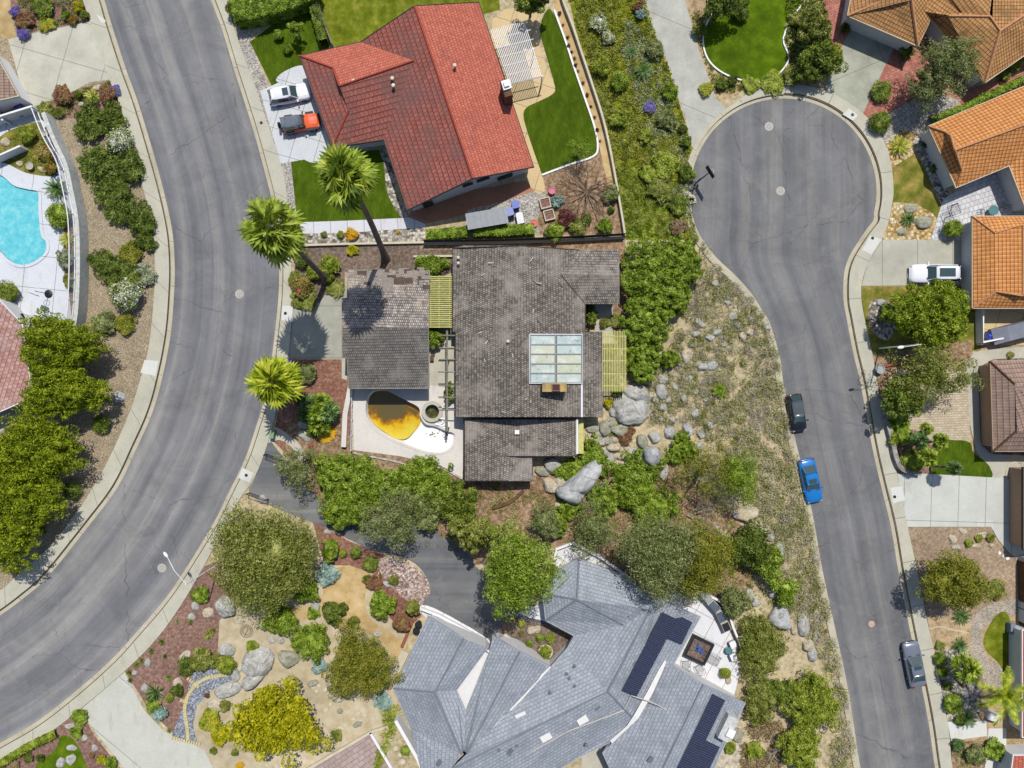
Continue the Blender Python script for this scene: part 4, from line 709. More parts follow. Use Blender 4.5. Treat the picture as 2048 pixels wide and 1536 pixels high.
# --- houses on the right with barrel tile roofs
ot = Mtile('orange_barrel_tile', P(214, 146, 84, 1.1), P(226, 160, 96, 1.1), .5, .42, P(140, 82, 48), .03, var=.1, lap=.4, barrel=.25, off_=0); otd = Mtile('golden_tan_tile', P(190, 142, 90, 1.05), P(206, 156, 100, 1.05), .36, .42, P(112, 76, 50), .03, stain=P(120, 92, 60), sv=(.55, .7), var=.14, lap=.5, barrel=.15, off_=0); ott = Mplain('terracotta_ridge', P(206, 150, 108), .85, var=.2, sc=4)  # second tile is plain golden brown with random brown stains
e, g = 3.0, 5.2
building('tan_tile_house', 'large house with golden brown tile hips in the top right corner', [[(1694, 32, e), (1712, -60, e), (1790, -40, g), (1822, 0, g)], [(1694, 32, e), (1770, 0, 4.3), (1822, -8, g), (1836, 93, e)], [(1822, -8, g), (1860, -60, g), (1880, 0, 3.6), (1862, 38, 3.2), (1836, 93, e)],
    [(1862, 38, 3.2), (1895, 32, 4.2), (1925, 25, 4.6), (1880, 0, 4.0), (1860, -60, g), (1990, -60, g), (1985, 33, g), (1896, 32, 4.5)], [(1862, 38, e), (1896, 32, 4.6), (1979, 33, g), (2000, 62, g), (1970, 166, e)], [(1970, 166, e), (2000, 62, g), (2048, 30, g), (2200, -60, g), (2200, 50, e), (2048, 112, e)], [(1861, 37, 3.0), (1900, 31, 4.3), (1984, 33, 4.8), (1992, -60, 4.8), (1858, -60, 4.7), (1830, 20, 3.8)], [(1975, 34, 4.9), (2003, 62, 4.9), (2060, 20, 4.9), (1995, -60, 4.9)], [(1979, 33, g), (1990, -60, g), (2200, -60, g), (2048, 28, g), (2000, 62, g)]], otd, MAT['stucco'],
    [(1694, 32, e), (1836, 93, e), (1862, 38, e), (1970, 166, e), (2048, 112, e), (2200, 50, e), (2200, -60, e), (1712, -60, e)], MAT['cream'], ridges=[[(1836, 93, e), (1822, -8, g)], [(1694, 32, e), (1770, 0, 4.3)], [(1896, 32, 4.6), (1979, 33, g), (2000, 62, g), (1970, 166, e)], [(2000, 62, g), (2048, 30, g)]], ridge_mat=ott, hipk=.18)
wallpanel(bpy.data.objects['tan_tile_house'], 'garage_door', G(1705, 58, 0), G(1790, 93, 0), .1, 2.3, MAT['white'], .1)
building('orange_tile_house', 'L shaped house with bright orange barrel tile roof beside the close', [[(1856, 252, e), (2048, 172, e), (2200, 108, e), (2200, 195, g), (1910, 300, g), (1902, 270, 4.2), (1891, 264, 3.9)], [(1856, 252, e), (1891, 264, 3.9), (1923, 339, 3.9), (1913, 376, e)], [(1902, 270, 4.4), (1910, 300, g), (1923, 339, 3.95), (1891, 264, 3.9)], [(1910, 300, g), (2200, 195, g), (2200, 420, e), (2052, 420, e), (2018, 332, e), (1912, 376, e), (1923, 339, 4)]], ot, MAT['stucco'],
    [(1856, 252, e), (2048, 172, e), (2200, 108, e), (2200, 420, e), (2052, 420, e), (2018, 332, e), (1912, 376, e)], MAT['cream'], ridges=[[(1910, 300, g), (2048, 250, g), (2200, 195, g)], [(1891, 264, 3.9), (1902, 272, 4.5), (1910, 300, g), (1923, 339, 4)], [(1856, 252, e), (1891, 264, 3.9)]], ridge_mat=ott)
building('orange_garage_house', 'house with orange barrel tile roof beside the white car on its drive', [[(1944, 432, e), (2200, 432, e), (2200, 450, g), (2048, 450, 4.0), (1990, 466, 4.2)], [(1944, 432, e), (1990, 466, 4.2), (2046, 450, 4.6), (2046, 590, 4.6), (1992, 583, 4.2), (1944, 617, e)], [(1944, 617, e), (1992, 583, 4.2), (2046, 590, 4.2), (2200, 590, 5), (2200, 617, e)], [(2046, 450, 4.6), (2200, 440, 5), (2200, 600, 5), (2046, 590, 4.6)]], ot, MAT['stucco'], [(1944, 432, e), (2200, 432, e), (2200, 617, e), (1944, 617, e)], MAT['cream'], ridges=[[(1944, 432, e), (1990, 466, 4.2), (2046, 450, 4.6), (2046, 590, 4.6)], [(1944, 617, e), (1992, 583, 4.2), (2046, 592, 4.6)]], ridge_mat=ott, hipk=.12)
wallpanel(bpy.data.objects['orange_garage_house'], 'garage_door', G(1928, 570, 0), G(1928, 495, 0), .1, 2.4, MAT['white'], .1)
bt = Mtile('brown_flat_tile', P(158, 134, 120), P(174, 148, 134), .36, .62, P(110, 88, 78), .025, var=.1, lap=.5, off_=0)
building('brown_tile_house', 'house with a brown flat tile roof by the curved concrete walk', [[(1980, 722, e), (2030, 768, 4.4), (2040, 862, 4.6), (1986, 903, e)], [(1986, 903, e), (2034, 862, 4.6), (2200, 840, 5), (2200, 903, e)], [(1980, 722, e), (2200, 716, e), (2200, 770, 5), (2048, 790, 4.8), (2030, 768, 4.4)], [(2030, 768, 4.4), (2048, 792, 4.8), (2200, 770, 5), (2200, 850, 5), (2034, 862, 4.6)]], bt, MAT['tan_stucco'], [(1980, 722, e), (2200, 716, e), (2200, 903, e), (1986, 903, e)], MAT['tan_stucco'], ridges=[[(2034, 862, 4.6), (1986, 903, e)], [(1980, 722, e), (2030, 768, 4.4)]], ridge_mat=MAT['brown'])
building('garage_behind_drive', 'tan walled garage with its roof edge at the end of the big pale driveway', [[(2046, 935, e), (2200, 935, 4), (2200, 1100, 4), (2046, 1100, e)]], bt, MAT['tan_stucco'], [(2046, 935, e), (2200, 935, 4), (2200, 1100, 4), (2046, 1100, e)], MAT['dark'], over=.3, cat='garage')
wallpanel(bpy.data.objects['garage_behind_drive'], 'garage_door', G(2020, 1050, 0), G(2020, 965, 0), .1, 2.4, MAT['white'], .1)
building('white_wall_house', 'pale walled house with red tile roof edge at the lower right border', [[(2044, 1260, e), (2200, 1260, 4), (2200, 1475, 4), (2044, 1475, e)]], redt, MAT['stucco'], [(2044, 1260, e), (2200, 1260, 4), (2200, 1475, 4), (2044, 1475, e)], MAT['white'], over=.35)
building('red_tile_garage', 'red tile roof corner at the very bottom right of the picture', [[(2026, 1510, e), (2200, 1510, 4), (2200, 1640, 4), (2010, 1640, e)]], redt, MAT['stucco'], [(2026, 1510, e), (2200, 1510, 4), (2200, 1640, 4), (2010, 1640, e)], MAT['white'], over=.3, cat='garage')
m = MB(); m.prism([G(2034, 1110).xy, G(2200, 1110).xy, G(2200, 1240).xy, G(2034, 1240).xy], 0, 2.8); tag(m.out('side_wing', MAT['stucco']), 'plain white block of a house wing at the right edge by the big driveway', 'wing')
# --- left houses
building('pink_tile_house', 'house with a faded pink tile roof half hidden by the big conifers', [[(-90, 560, 4.8), (-8, 592, 4.0), (45, 648, 3), (66, 795, 3), (-10, 828, 3), (-90, 850, 4.0)]], Mtile('faded_pink_tile', P(180, 134, 124), P(206, 166, 156), .5, .5, P(140, 100, 92), .03, var=.16, lap=.3, stain=P(206, 190, 190), sv=(.5, .7)), MAT['stucco'], [(-90, 560, 4.8), (-8, 592, 4.0), (45, 648, 3), (66, 795, 3), (-10, 828, 3), (-90, 850, 4.0)], MAT['white'], over=.5)
building('white_left_house', 'white walled house with brown tile eave at the upper left edge', [[(-100, 60, 4), (-12, 100, 3), (38, 192, 3), (-6, 202, 3), (-100, 220, 4)]], bt, MAT['white'], [(-100, 60, 4), (-12, 100, 3), (38, 192, 3), (-6, 202, 3), (-100, 220, 4)], MAT['cream'], over=.2)
# ================================================================ VEHICLES
def paint(name, c, rough=.25, metal=.0): s = N(name, rough, .6); s.col(c); s.b.inputs['Metallic'].default_value = metal; s.b.inputs['Coat Weight'].default_value = .5; return s.m
GL = paint('car_glass', P(62, 84, 86), .08); TY = Mplain('tyre_rubber', P(34, 34, 36), .9); RIM = paint('wheel_rim', P(150, 152, 156), .3, .6); LAMP = paint('lamp_lens', P(170, 176, 186), .1); RED = paint('tail_lens', P(150, 24, 24), .2)
def loft(secs):
    V = []; F = []; k = len(secs[0])
    for s in secs: V += s
    for i in range(len(secs) - 1):
        for j in range(k - 1): a = i * k + j; F.append([a, a + k, a + k + 1, a + 1])
    F.append(list(range(k))[::-1]); F.append([(len(secs) - 1) * k + j for j in range(k)]); return V, F
def car(name, label, cat, px, py, ang, L, Wd, st, body, belt=.95, top=1.45, hood=.95, cab=(.62, .4, -.75, -.95), group=None, roofmat=None, sunroof=False, glass=None, box=False, extra=None):
    """front = +x; st: 'sedan' 'suv' 'hatch' ; cab=(windscreen base, roof front, roof rear, rear glass base) as half-length fractions"""
    r = empty(name, label, cat, (*G(px, py, .8).xy, 0.0), ang, group); h = L / 2; w = Wd / 2; gl = glass or GL
    prof = [(-1, .80, .62), (-.97, .9, .78), (-.88, .97, .9), (-.6, 1, 1), (0, 1, 1), (.5, 1, 1), (.8, .98, .95), (.92, .9, .86), (.985, .76, .72), (1, .6, .6)]
    secs = []
    for x, ww, zz in prof:
        zt = (hood if x > cab[0] - .02 else belt) * (zz if x > 0 else min(1, zz + .06)); W1 = w * ww; X = x * h
        secs.append([(X, -W1 * .92, .25), (X, -W1, .5), (X, -W1 * .98, zt * .84), (X, -W1 * .86, zt * .97), (X, -W1 * .5, zt * 1.02), (X, 0, zt * 1.04), (X, W1 * .5, zt * 1.02), (X, W1 * .86, zt * .97), (X, W1 * .98, zt * .84), (X, W1, .5), (X, W1 * .92, .25)])
    V, F = loft(secs); b = add('body', V, F, body, r, smooth=not box)
    # glasshouse
    a0, a1, a2, a3 = [c * h for c in cab]; wb, wt = w * .88, w * .7; zb = belt * .98
    m = MB(); zt = top - .03
    fr = [(a0, -wb * .86, zb), (a0, wb * .86, zb), (a1, wt * .9, zt), (a1, -wt * .9, zt)]; m.poly(fr); m.out('windscreen', gl, r)
    m = MB(); m.poly([(a3, wb * .86, zb), (a3, -wb * .86, zb), (a2, -wt * .9, zt), (a2, wt * .9, zt)]); m.out('rear_window', gl, r)
    for s in (-1, 1): m = MB(); m.poly([(a0, s * wb * .86, zb), (a0 * .7 + a1 * .3 - .2, s * wb, zb), (a3 * .8, s * wb, zb), (a3, s * wb * .86, zb), (a2, s * wt * .9, zt), (a1, s * wt * .9, zt)][::s]); m.out('side_window', gl, r)
    m = MB(); rx = [a2, a2 * .8 + a1 * .2, (a1 + a2) / 2, a1 * .8 + a2 * .2, a1]; S2 = []
    for i, x in enumerate(rx): e_ = (.92, 1, 1, 1, .93)[i]; zz = top - (.06, .01, 0, .01, .06)[i]; S2.append([(x, -wt * e_, zz - .06), (x, -wt * .85 * e_, zz - .01), (x, 0, zz + .03), (x, wt * .85 * e_, zz - .01), (x, wt * e_, zz - .06)])
    V, F = loft(S2); add('roof', V, F, roofmat or body, r, smooth=True)
    for s in (-1, 1):                          # pillars
        
        for pq, pr in (([(a0, s * wb * .86, zb), (a1, s * wt * .9, zt)], .05), ([(a3, s * wb * .86, zb), (a2, s * wt * .9, zt)], .07), ([(0, s * wb, zb), (0 - .05, s * wt * .95, zt)], .035)): m = MB(); m.tube(pq, pr, 5); m.out('pillar', body if not box else MAT['black'], r)
        m = MB(); m.box((a0 - .12, s * (w + .1), zb + .05), (.16, .24, .16), 0); m.out('mirror', body if not box else MAT['black'], r)
        m = MB(); m.box((h * .925, s * w * .68, hood * .76), (.2, .34, .1), -s * .4); m.out('headlight', LAMP, r); m = MB(); m.box((-h * .955, s * w * .72, belt * .84), (.14, .4, .16), s * .2); m.out('taillight', RED, r)
        for x in (.62 * h, -.6 * h):
            m = MB(); y = s * (w - (.1 if not box else .02)); n = 18; rr = .33 if not box else .42
            for yy, q in ((y - .11, rr - .02), (y - .08, rr), (y + .08, rr), (y + .11, rr - .02)): m.V += [(x + q * math.cos(t * 2 * math.pi / n), yy, rr + q * math.sin(t * 2 * math.pi / n)) for t in range(n)]
            for k in range(3): m.F += [[k * n + i, k * n + (i + 1) % n, (k + 1) * n + (i + 1) % n, (k + 1) * n + i] for i in range(n)]
            m.F += [list(range(n))[::-1], [3 * n + i for i in range(n)]]; wh = m.out('wheel', TY, r); m = MB(); m.V = [(x + .2 * math.cos(t * 2 * math.pi / n), y + s * .115, rr + .2 * math.sin(t * 2 * math.pi / n)) for t in range(n)]; m.F = [list(range(n))]; m.out('rim', RIM, wh)
    if sunroof: m = MB(); q = sunroof; m.box(((q[0] + q[1]) / 2 * h, 0, top + .035), ((q[1] - q[0]) * h, wt * 1.25, .02)); m.out('sunroof', GL, r)
    m = MB()
    for x in ((a0 + .03) , ): m.box((x, 0, zb + .03), (.1, wb * 1.5, .03)); 
    m.out('wiper_cowl', MAT['black'], r); m = MB()
    for s in (-1, 1): m.tube([(a0 - .02, s * .1, hood * 1.03), (h * .8, s * w * .62, hood * .99)], .015, 4)
    m.out('bonnet_crease', body, r); return r
WH = paint('white_car_paint', P(236, 238, 244, 1.15)); BK = paint('black_car_paint', P(26, 27, 30), .15); BL = paint('blue_car_paint', P(24, 122, 200, 1.1), .2); SI = paint('silver_car_paint', P(150, 156, 170), .2, .4); OR = paint('orange_car_paint', P(232, 92, 26, 1.15)); GT = Mplain('grey_hardtop', P(104, 114, 128), .6, var=.2)
D = math.radians
wsuv = car('parked_suv', 'white SUV with a dark sunroof parked beside the orange off-roader', 'car', 578, 188, D(11), 5.2, 2.1, 'suv', WH, .98, 1.68, 1.0, (.42, .15, -.78, -.95), sunroof=(-.22, .05))
rsuv = car('parked_suv', 'white SUV with a big glass roof on the drive by the orange roof', 'car', 1870, 547, D(180), 6.2, 2.35, 'suv', WH, 1.05, 1.8, 1.05, (.36, .12, -.82, -.95), sunroof=(-.62, 0), glass=GL)
jeep = car('off_roader', 'orange off-road vehicle with a grey hardtop and spare wheel in the driveway', 'car', 600, 246, D(9), 4.7, 1.95, 'suv', OR, 1.1, 1.85, 1.1, (.28, .16, -.9, -.93), roofmat=GT, box=True)
m = MB()
for s in (-1, 1):
    for x in (1.33, -1.3): m.box((x, s * 1.0, .92), (1.0, .34, .1))
m.out('fender', MAT['black'], jeep); m = MB(); m.lathe((0, 0, 0), [(.15, 0), (.4, 0), (.4, .22), (.15, .24)], 16); m.V = [(-2.4 - v[2], v[0], v[1] + 1.05) for v in m.V]; m.out('spare_wheel', TY, jeep)
m = MB(); m.box((.6 - .1, 0, 1.86), (.04, 1.3, .04)); m.box((2.4, 0, .6), (.18, 1.8, .2)); m.out('bumper', MAT['black'], jeep)
for k in range(3): m = MB(); m.box((-.9 + k * .65, 0, 1.9), (.04, 1.25, .03)); m.out('roof_rib', GT, jeep)
car('parked_hatchback', 'black hatchback parked against the dry slope on the street', 'car', 1594, 826, D(-81), 4.65, 1.95, 'hatch', BK, .95, 1.5, .95, (.5, .2, -.72, -.93), sunroof=None, roofmat=paint('grey_roof_film', P(86, 94, 98), .2))
car('parked_sedan', 'bright blue sedan parked at the kerb below the black hatchback', 'car', 1622, 962, D(-78), 5.5, 2.15, 'sedan', BL, .92, 1.42, .92, (.42, .12, -.4, -.72), sunroof=(-.12, .08))
car('parked_sedan', 'silver sedan parked on the right side of the street', 'car', 1830, 1330, D(101), 5.7, 2.15, 'sedan', SI, .92, 1.42, .92, (.42, .1, -.42, -.74), sunroof=(-.13, .03))
# ================================================================ STREET THINGS
def lamp(label, bx, by, h, hx, hy, hh):
    r = empty('street_lamp', label, 'street lamp', (0, 0, 0)); b = G(bx, by, 0); t = Vector((b.x, b.y, h)); e_ = G(hx, hy, hh)
    m = MB(); m.tube([b, t], [.1, .055], 10); m.out('pole', MAT['white'], r); m = MB(); m.tube([t - Vector((0, 0, .2)), t.lerp(e_, .5) + Vector((0, 0, .35)), e_], .035, 8); m.out('arm', MAT['white'], r)
    d = (e_ - t); d.z = 0; d.normalize(); m = MB(); k = 12; V = []
    for z, s in ((-.12, .7), (0, 1), (.1, .75), (.14, .2)): V += [(e_.x + d.x * .25 + (d.x * math.cos(a) * .4 - d.y * math.sin(a) * .19) * s, e_.y + d.y * .25 + (d.y * math.cos(a) * .4 + d.x * math.sin(a) * .19) * s, e_.z + z) for a in np.linspace(0, 2 * math.pi, k, False)]
    m.V = V; m.F = [[i * k + j, i * k + (j + 1) % k, (i + 1) * k + (j + 1) % k, (i + 1) * k + j] for i in range(3) for j in range(k)] + [[3 * k + j for j in range(k)], [j for j in range(k)][::-1]]; m.out('lamp_head', MAT['white'], r)
lamp('tall white street lamp standing by the big round tree left of the close', 1757, 697, 9.1, 1806, 694, 9.0)
lamp('white street lamp whose arm reaches over the bend of the wide road', 438, 1128, 9.0, 334, 1113, 8.6)
def manhole(px, py, r, label, z=.006, m_=None, name='manhole_cover', cat='manhole cover', group=None):
    m = MB(); p = G(px, py); m.lathe((p.x, p.y, z), [(r * 1.3, 0), (r * 1.3, .008)], 24); rt = empty(name, label, cat, (0, 0, 0), 0, group); m.out('collar', MAT['conc'] if not m_ else m_, rt); m = MB(); m.lathe((p.x, p.y, z + .004), [(r, 0), (r, .012), (r * .8, .016), (r * .78, .01), (r * .4, .01), (r * .38, .018)], 24); m.out('cover', Mplain('iron_cover', P(186, 180, 176), .8, var=.25, sc=6), rt)
manhole(1538, 253, .42, 'manhole cover near the top of the round turning area'); manhole(1561, 382, .42, 'manhole cover in the middle of the round turning area'); manhole(1743, 1248, .42, 'rusty manhole cover in the street above the silver sedan', m_=MAT['brickred']); manhole(324, 1136, .42, 'manhole cover by the street lamp arm on the wide road'); manhole(479, 588, .42, 'pinkish manhole cover on the wide road left of the old driveway')
for x, y, lb in ((572, 627, 'small dark valve cover in the slab by the old driveway'), (494, 950, 'small dark valve cover in the walk by the iron gates'), (524, 247, 'small dark valve cover in the walk by the white drive'), (1787, 993, 'small dark valve cover in the walk at the big pale driveway'), (1703, 231, 'small dark valve cover in the white slab of the turning area walk'), (1743, 477, 'small dark valve cover by the pebble island')):
    m = MB(); p = G(x, y); m.lathe((p.x, p.y, Z0 + SW + .008), [(.2, 0), (.2, .012), (.14, .02)], 16); tag(m.out('valve_cover', MAT['black']), lb, 'valve cover')
def hoop(label, bx, by, ang, hh=3.05):
    r = empty('basketball_hoop', label, 'basketball hoop', (*G(bx, by).xy, 0), ang); m = MB(); m.box((-.5, 0, .15), (1.2, .8, .28)); m.out('base', MAT['black'], r); m = MB(); m.tube([(-.3, 0, .2), (-.2, 0, 2.4), (.9, 0, 3.2)], .07, 8); m.tube([(-.3, 0, .2), (.85, 0, 2.8)], .04, 6); m.out('pole', MAT['black'], r)
    m = MB(); m.box((1.0, 0, 3.3), (.08, 1.6, 1.0)); m.out('backboard', MAT['black'], r); m = MB(); m.tube([(1.3 + .25 * math.cos(a), .25 * math.sin(a), hh) for a in np.linspace(0, 2 * math.pi, 20)], .02, 6); m.out('rim', MAT['white'], r)
hoop('black basketball hoop at the edge of the round turning area', 1392, 368, .55)
r = empty('basketball_hoop', 'white basketball hoop standing on the pale deck below the turquoise pool', 'basketball hoop', (*G(99, 588).xy, Z0), 1.2); m = MB(); m.lathe((0, 0, 0), [(.5, 0), (.5, .12), (.3, .2)], 14); m.out('base', MAT['black'], r); m = MB(); m.tube([(0, 0, .1), (0, 0, 2.6)], .04, 8); m.out('pole', MAT['black'], r); m = MB(); m.tube([(.1 + .38 * math.cos(a), .38 * math.sin(a), 2.3) for a in np.linspace(0, 2 * math.pi, 20)], .03, 6); m.out('rim', MAT['white'], r); m = MB(); m.box((-.4, 0, 2.6), (.06, 1.1, .7)); m.out('backboard', MAT['steel'], r)
# ================================================================ WALLS AND FENCES
def wallobj(name, label, pts, h, th, mat, cat='wall', z=0, cap=None, closed=False, smooth=True):
    p = [G(*q) for q in (crv(pts, closed, 4) if smooth and len(pts) > 2 else pts)]; n = len(p); m = MB(); V = []
    def strip(t, z0, z1):
        m = MB()
        for i in range(n):
            d = (p[min(i + 1, n - 1)] - p[max(i - 1, 0)]).normalized(); s = Vector((-d.y, d.x, 0)) * t / 2; a, b = p[i] + s, p[i] - s; m.V += [(a.x, a.y, z0), (a.x, a.y, z1), (b.x, b.y, z1), (b.x, b.y, z0)]
        for i in range(n - 1):
            for k in range(3): a = i * 4 + k; m.F.append([a, a + 1, a + 5, a + 4])
        m.F += [[0, 3, 2, 1], [(n - 1) * 4 + k for k in range(4)]]; return m
    if not cap: return tag(strip(th, z, z + h).out(name, mat), label, cat)
    r = empty(name, label, cat, (0, 0, 0)); strip(th, z, z + h).out('wall', mat, r); strip(th + .06, z + h, z + h + .06).out('coping', cap, r); return r
def fence(name, label, pts, h, mat, step=2.2, z=0, rails=(.15, .95), panel=None, bars=0, postr=.05, railr=.04, pm=None):
    r = empty(name, label, 'fence', (0, 0, 0)); pl_ = crv(pts, False, 6) if len(pts) > 2 else pts; L = sum(math.dist(pl_[i], pl_[i + 1]) for i in range(len(pl_) - 1)) / 16; n = max(2, int(L / step) + 1); P_ = [G(*q) for q in resample(pl_, n)]; Q = [G(*q) for q in resample(pl_, n * 3)]
    for p in P_: m = MB(); m.box((p.x, p.y, z + h / 2), (postr * 2, postr * 2, h)); m.out('post', pm or mat, r)
    for f in rails: m = MB(); m.tube([q + Vector((0, 0, z + h * f)) for q in Q], railr, 4); m.out('rail', mat, r)
    if bars:
        m = MB()
        for q in resample(pl_, int(L / bars)): q = G(*q); m.box((q.x, q.y, z + h * .52), (.03, .03, h * .86))
        m.out('bars', mat, r)
    if panel:
        m = MB()
        for i in range(len(Q) - 1): a, b = Q[i], Q[i + 1]; m.poly([(a.x, a.y, z + .08), (b.x, b.y, z + .08), (b.x, b.y, z + h - .05), (a.x, a.y, z + h - .05)])
        m.out('panel', panel, r)
    return r
pw = [(107, 237), (128, 290), (150, 337), (161, 384), (172, 441), (175, 496), (175, 559), (171, 631), (160, 690)]
wallobj('retaining_wall', 'grey block wall curving between the pool deck and the tan gravel bank', pw, 2.0, .5, MAT['blockwall'])
gp = N('clear_panel', .1, .5); gp.col(P(150, 165, 190)); gp.b.inputs['Alpha'].default_value = .35
fence('pool_fence', 'white railed glass fence along the top of the curving block wall', [(a - (9 if a < 150 else 5), b) for a, b in pw], 1.25, MAT['white'], 2.6, 2.0, (.1, .97), gp.m, railr=.07, postr=.06)
wallobj('garden_wall', 'white garden wall at the top of the turquoise pool yard', [(-80, 275), (0, 250), (84, 224)], 1.9, .22, MAT['white'], smooth=False); wallobj('garden_wall', 'short white screen wall in the garden above the turquoise pool', [(2, 325), (58, 300)], 1.6, .2, MAT['white'], smooth=False)
wallobj('garden_wall', 'white angled wall beside the purple flowers at the upper left house', [(-10, 215), (24, 250)], 1.6, .2, MAT['white'], smooth=False)
wallobj('hill_wall', 'long cream wall between the planting strip and the green hillside', [(1112, -60), (1123, 0), (1145, 60), (1164, 117), (1185, 180), (1204, 240), (1218, 300), (1231, 370), (1243, 440), (1248, 474)], .9, .25, MAT['cream'])
wallobj('lawn_kerb', 'low white kerb round the back lawn of the red roofed house', [(1108, 22), (1130, 82), (1149, 140), (1170, 200), (1189, 257), (1195, 295), (1186, 314), (1140, 330), (1084, 351)], .22, .22, MAT['white'], 'kerb', .1)
wallobj('lawn_kerb', 'white kerb curving round the lawn by the turning area', [(1452, -40), (1428, 20), (1408, 60), (1406, 95), (1418, 125), (1445, 148), (1485, 163), (1520, 166), (1555, 150), (1576, 118), (1565, 78), (1590, 28), (1608, 0), (1612, -40)], .22, .18, MAT['white'], 'kerb', .1)
fence('board_fence', 'dark board fence behind the clipped hedge above the old house', [(850, 485), (1000, 483), (1130, 478), (1247, 472)], 1.5, MAT['black'], 2.4, .1, (.3, .95), MAT['dark'])
wallobj('boundary_wall', 'low cream boundary wall between the palms and the pebble bed', [(600, 492), (700, 489), (850, 486)], .5, .25, MAT['cream'], smooth=False); wallobj('boundary_wall', 'cream footing wall under the dark board fence', [(850, 488), (1000, 486), (1130, 482), (1247, 476)], .5, .3, MAT['cream'], smooth=False)
wallobj('planter_wall', 'short cream wall by the bushes at the top left of the old roof', [(828, 514), (906, 513)], .5, .25, MAT['cream'], smooth=False)
wallobj('pool_wall', 'cream wall along the left edge of the drained pool terrace', [(704, 770), (693, 828), (690, 893)], .8, .6, MAT['deck'], smooth=False); wallobj('terrace_edge', 'crumbling white terrace edge below the drained pool', [(706, 905), (740, 912), (790, 922), (830, 933), (880, 935), (925, 957)], .3, .2, MAT['rock'], 'wall')
fence('terrace_fence', 'narrow white fence beside the cream wall of the pool terrace', [(707, 780), (705, 900)], .9, MAT['white'], 1.6, .1, (.2, .95), None, .4)
fence('iron_gate', 'upper black iron driveway gate standing open', [(535, 908), (568, 920)], 1.5, MAT['black'], 1.9, 0, (.1, .95), None, .14); fence('iron_gate', 'lower black iron driveway gate by the big spreading tree', [(500, 985), (538, 998)], 1.5, MAT['black'], 1.9, 0, (.1, .95), None, .14)
fence('lawn_fence', 'thin grey fence between the clipped hedge and the upper lawn', [(637, -20), (648, 40), (668, 96)], 1.4, MAT['greywood'], 2.0, .1, (.2, .95), MAT['greywood'])
wallobj('stone_wall', 'low curved stone wall beside the walk at the palm corner', [(1757, 790), (1768, 840), (1778, 880), (1786, 915), (1800, 938), (1835, 946)], .9, .55, rockmat('stone_wall_face', P(120, 116, 112), P(160, 156, 150), P(192, 188, 182)))
wallobj('side_wall', 'tan wall leaning towards the street below the round tree', [(1765, 732), (1828, 722)], .5, .3, MAT['brickred'], smooth=False); wallobj('yard_wall', 'white yard wall round the trailer drive at the right', [(1950, 622), (1950, 686), (2100, 656)], 1.6, .2, MAT['white'], smooth=False)
wallobj('path_wall', 'white wall along the upper edge of the grey roofed house', [(1108, 1118), (1112, 1096), (1145, 1084), (1200, 1112), (1262, 1158)], .7, .3, MAT['white'], smooth=False)
wallobj('terrace_wall', 'white wall curving round the barbecue terrace', [(1398, 1182), (1430, 1195), (1450, 1215), (1462, 1250), (1482, 1296)], 1.0, .25, MAT['white'])
wallobj('drive_wall', 'white wall along the asphalt drive at the garage corner', [(843, 1214), (880, 1228), (930, 1255), (975, 1284)], .8, .3, MAT['white'], smooth=False); wallobj('corner_wall', 'long white wall leaning beside the brown paving at the bottom', [(797, 1425), (840, 1500), (865, 1560)], 2.2, .4, MAT['white'], smooth=False)
wallobj('brick_wall', 'short red brick wall left of the grey roof corner', [(826, 1240), (805, 1290)], .7, .35, MAT['brickred'], smooth=False); wallobj('pale_slab_wall', 'broad cream wall beside the left eave of the grey roof', [(812, 1300), (790, 1345)], .6, 1.0, MAT['cream'], smooth=False)
wallobj('paving_edge', 'pale stone edge along the brown paving', [(612, 1538), (745, 1460), (778, 1450)], .5, .35, MAT['cream'], smooth=False); wallobj('paving_edge', 'dark sided wall right of the brown paving', [(742, 1462), (800, 1560)], .5, .3, MAT['white'], smooth=False)
wallobj('entry_wall', 'cream striped wall around the small entry bed', [(1008, 1268), (1040, 1290), (1068, 1310)], .5, .5, MAT['cream'], smooth=False); wallobj('timber_edge', 'rusty timber edging below the old shingle wing', [(985, 1015), (1020, 1003), (1047, 980)], .5, .35, MAT['brown'])
wallobj('timber_edge', 'dark timber edging among the bushes below the drained pool', [(832, 980), (878, 986)], .5, .4, MAT['brown'], smooth=False); wallobj('lawn_edge', 'thin grey border round the gravel by the curved walk', [(2040, 918), (2014, 930), (2010, 950)], .25, .12, MAT['cream'])
for q, lb in (([(1851, 1310), (1872, 1308), (1893, 1256), (1934, 1262)], 'thin cream edging wandering through the lower right yard'),): wallobj('bed_edging', lb, [(1855, 1257), (1880, 1252), (1900, 1258), (1935, 1264)], .12, .12, MAT['cream'], 'edging', .1)
fence('side_fence', 'dark brown fence down the right edge between two lots', [(2032, 1120), (2034, 1200), (2036, 1260)], 1.6, MAT['brown'], 2.2, .1, (.3, .95), MAT['brown'])
fence('entry_railing', 'thin white railing on the neighbour drive under the orange roof', [(1952, 616), (1952, 690)], 1.1, MAT['white'], 1.5, .1, (.95,))
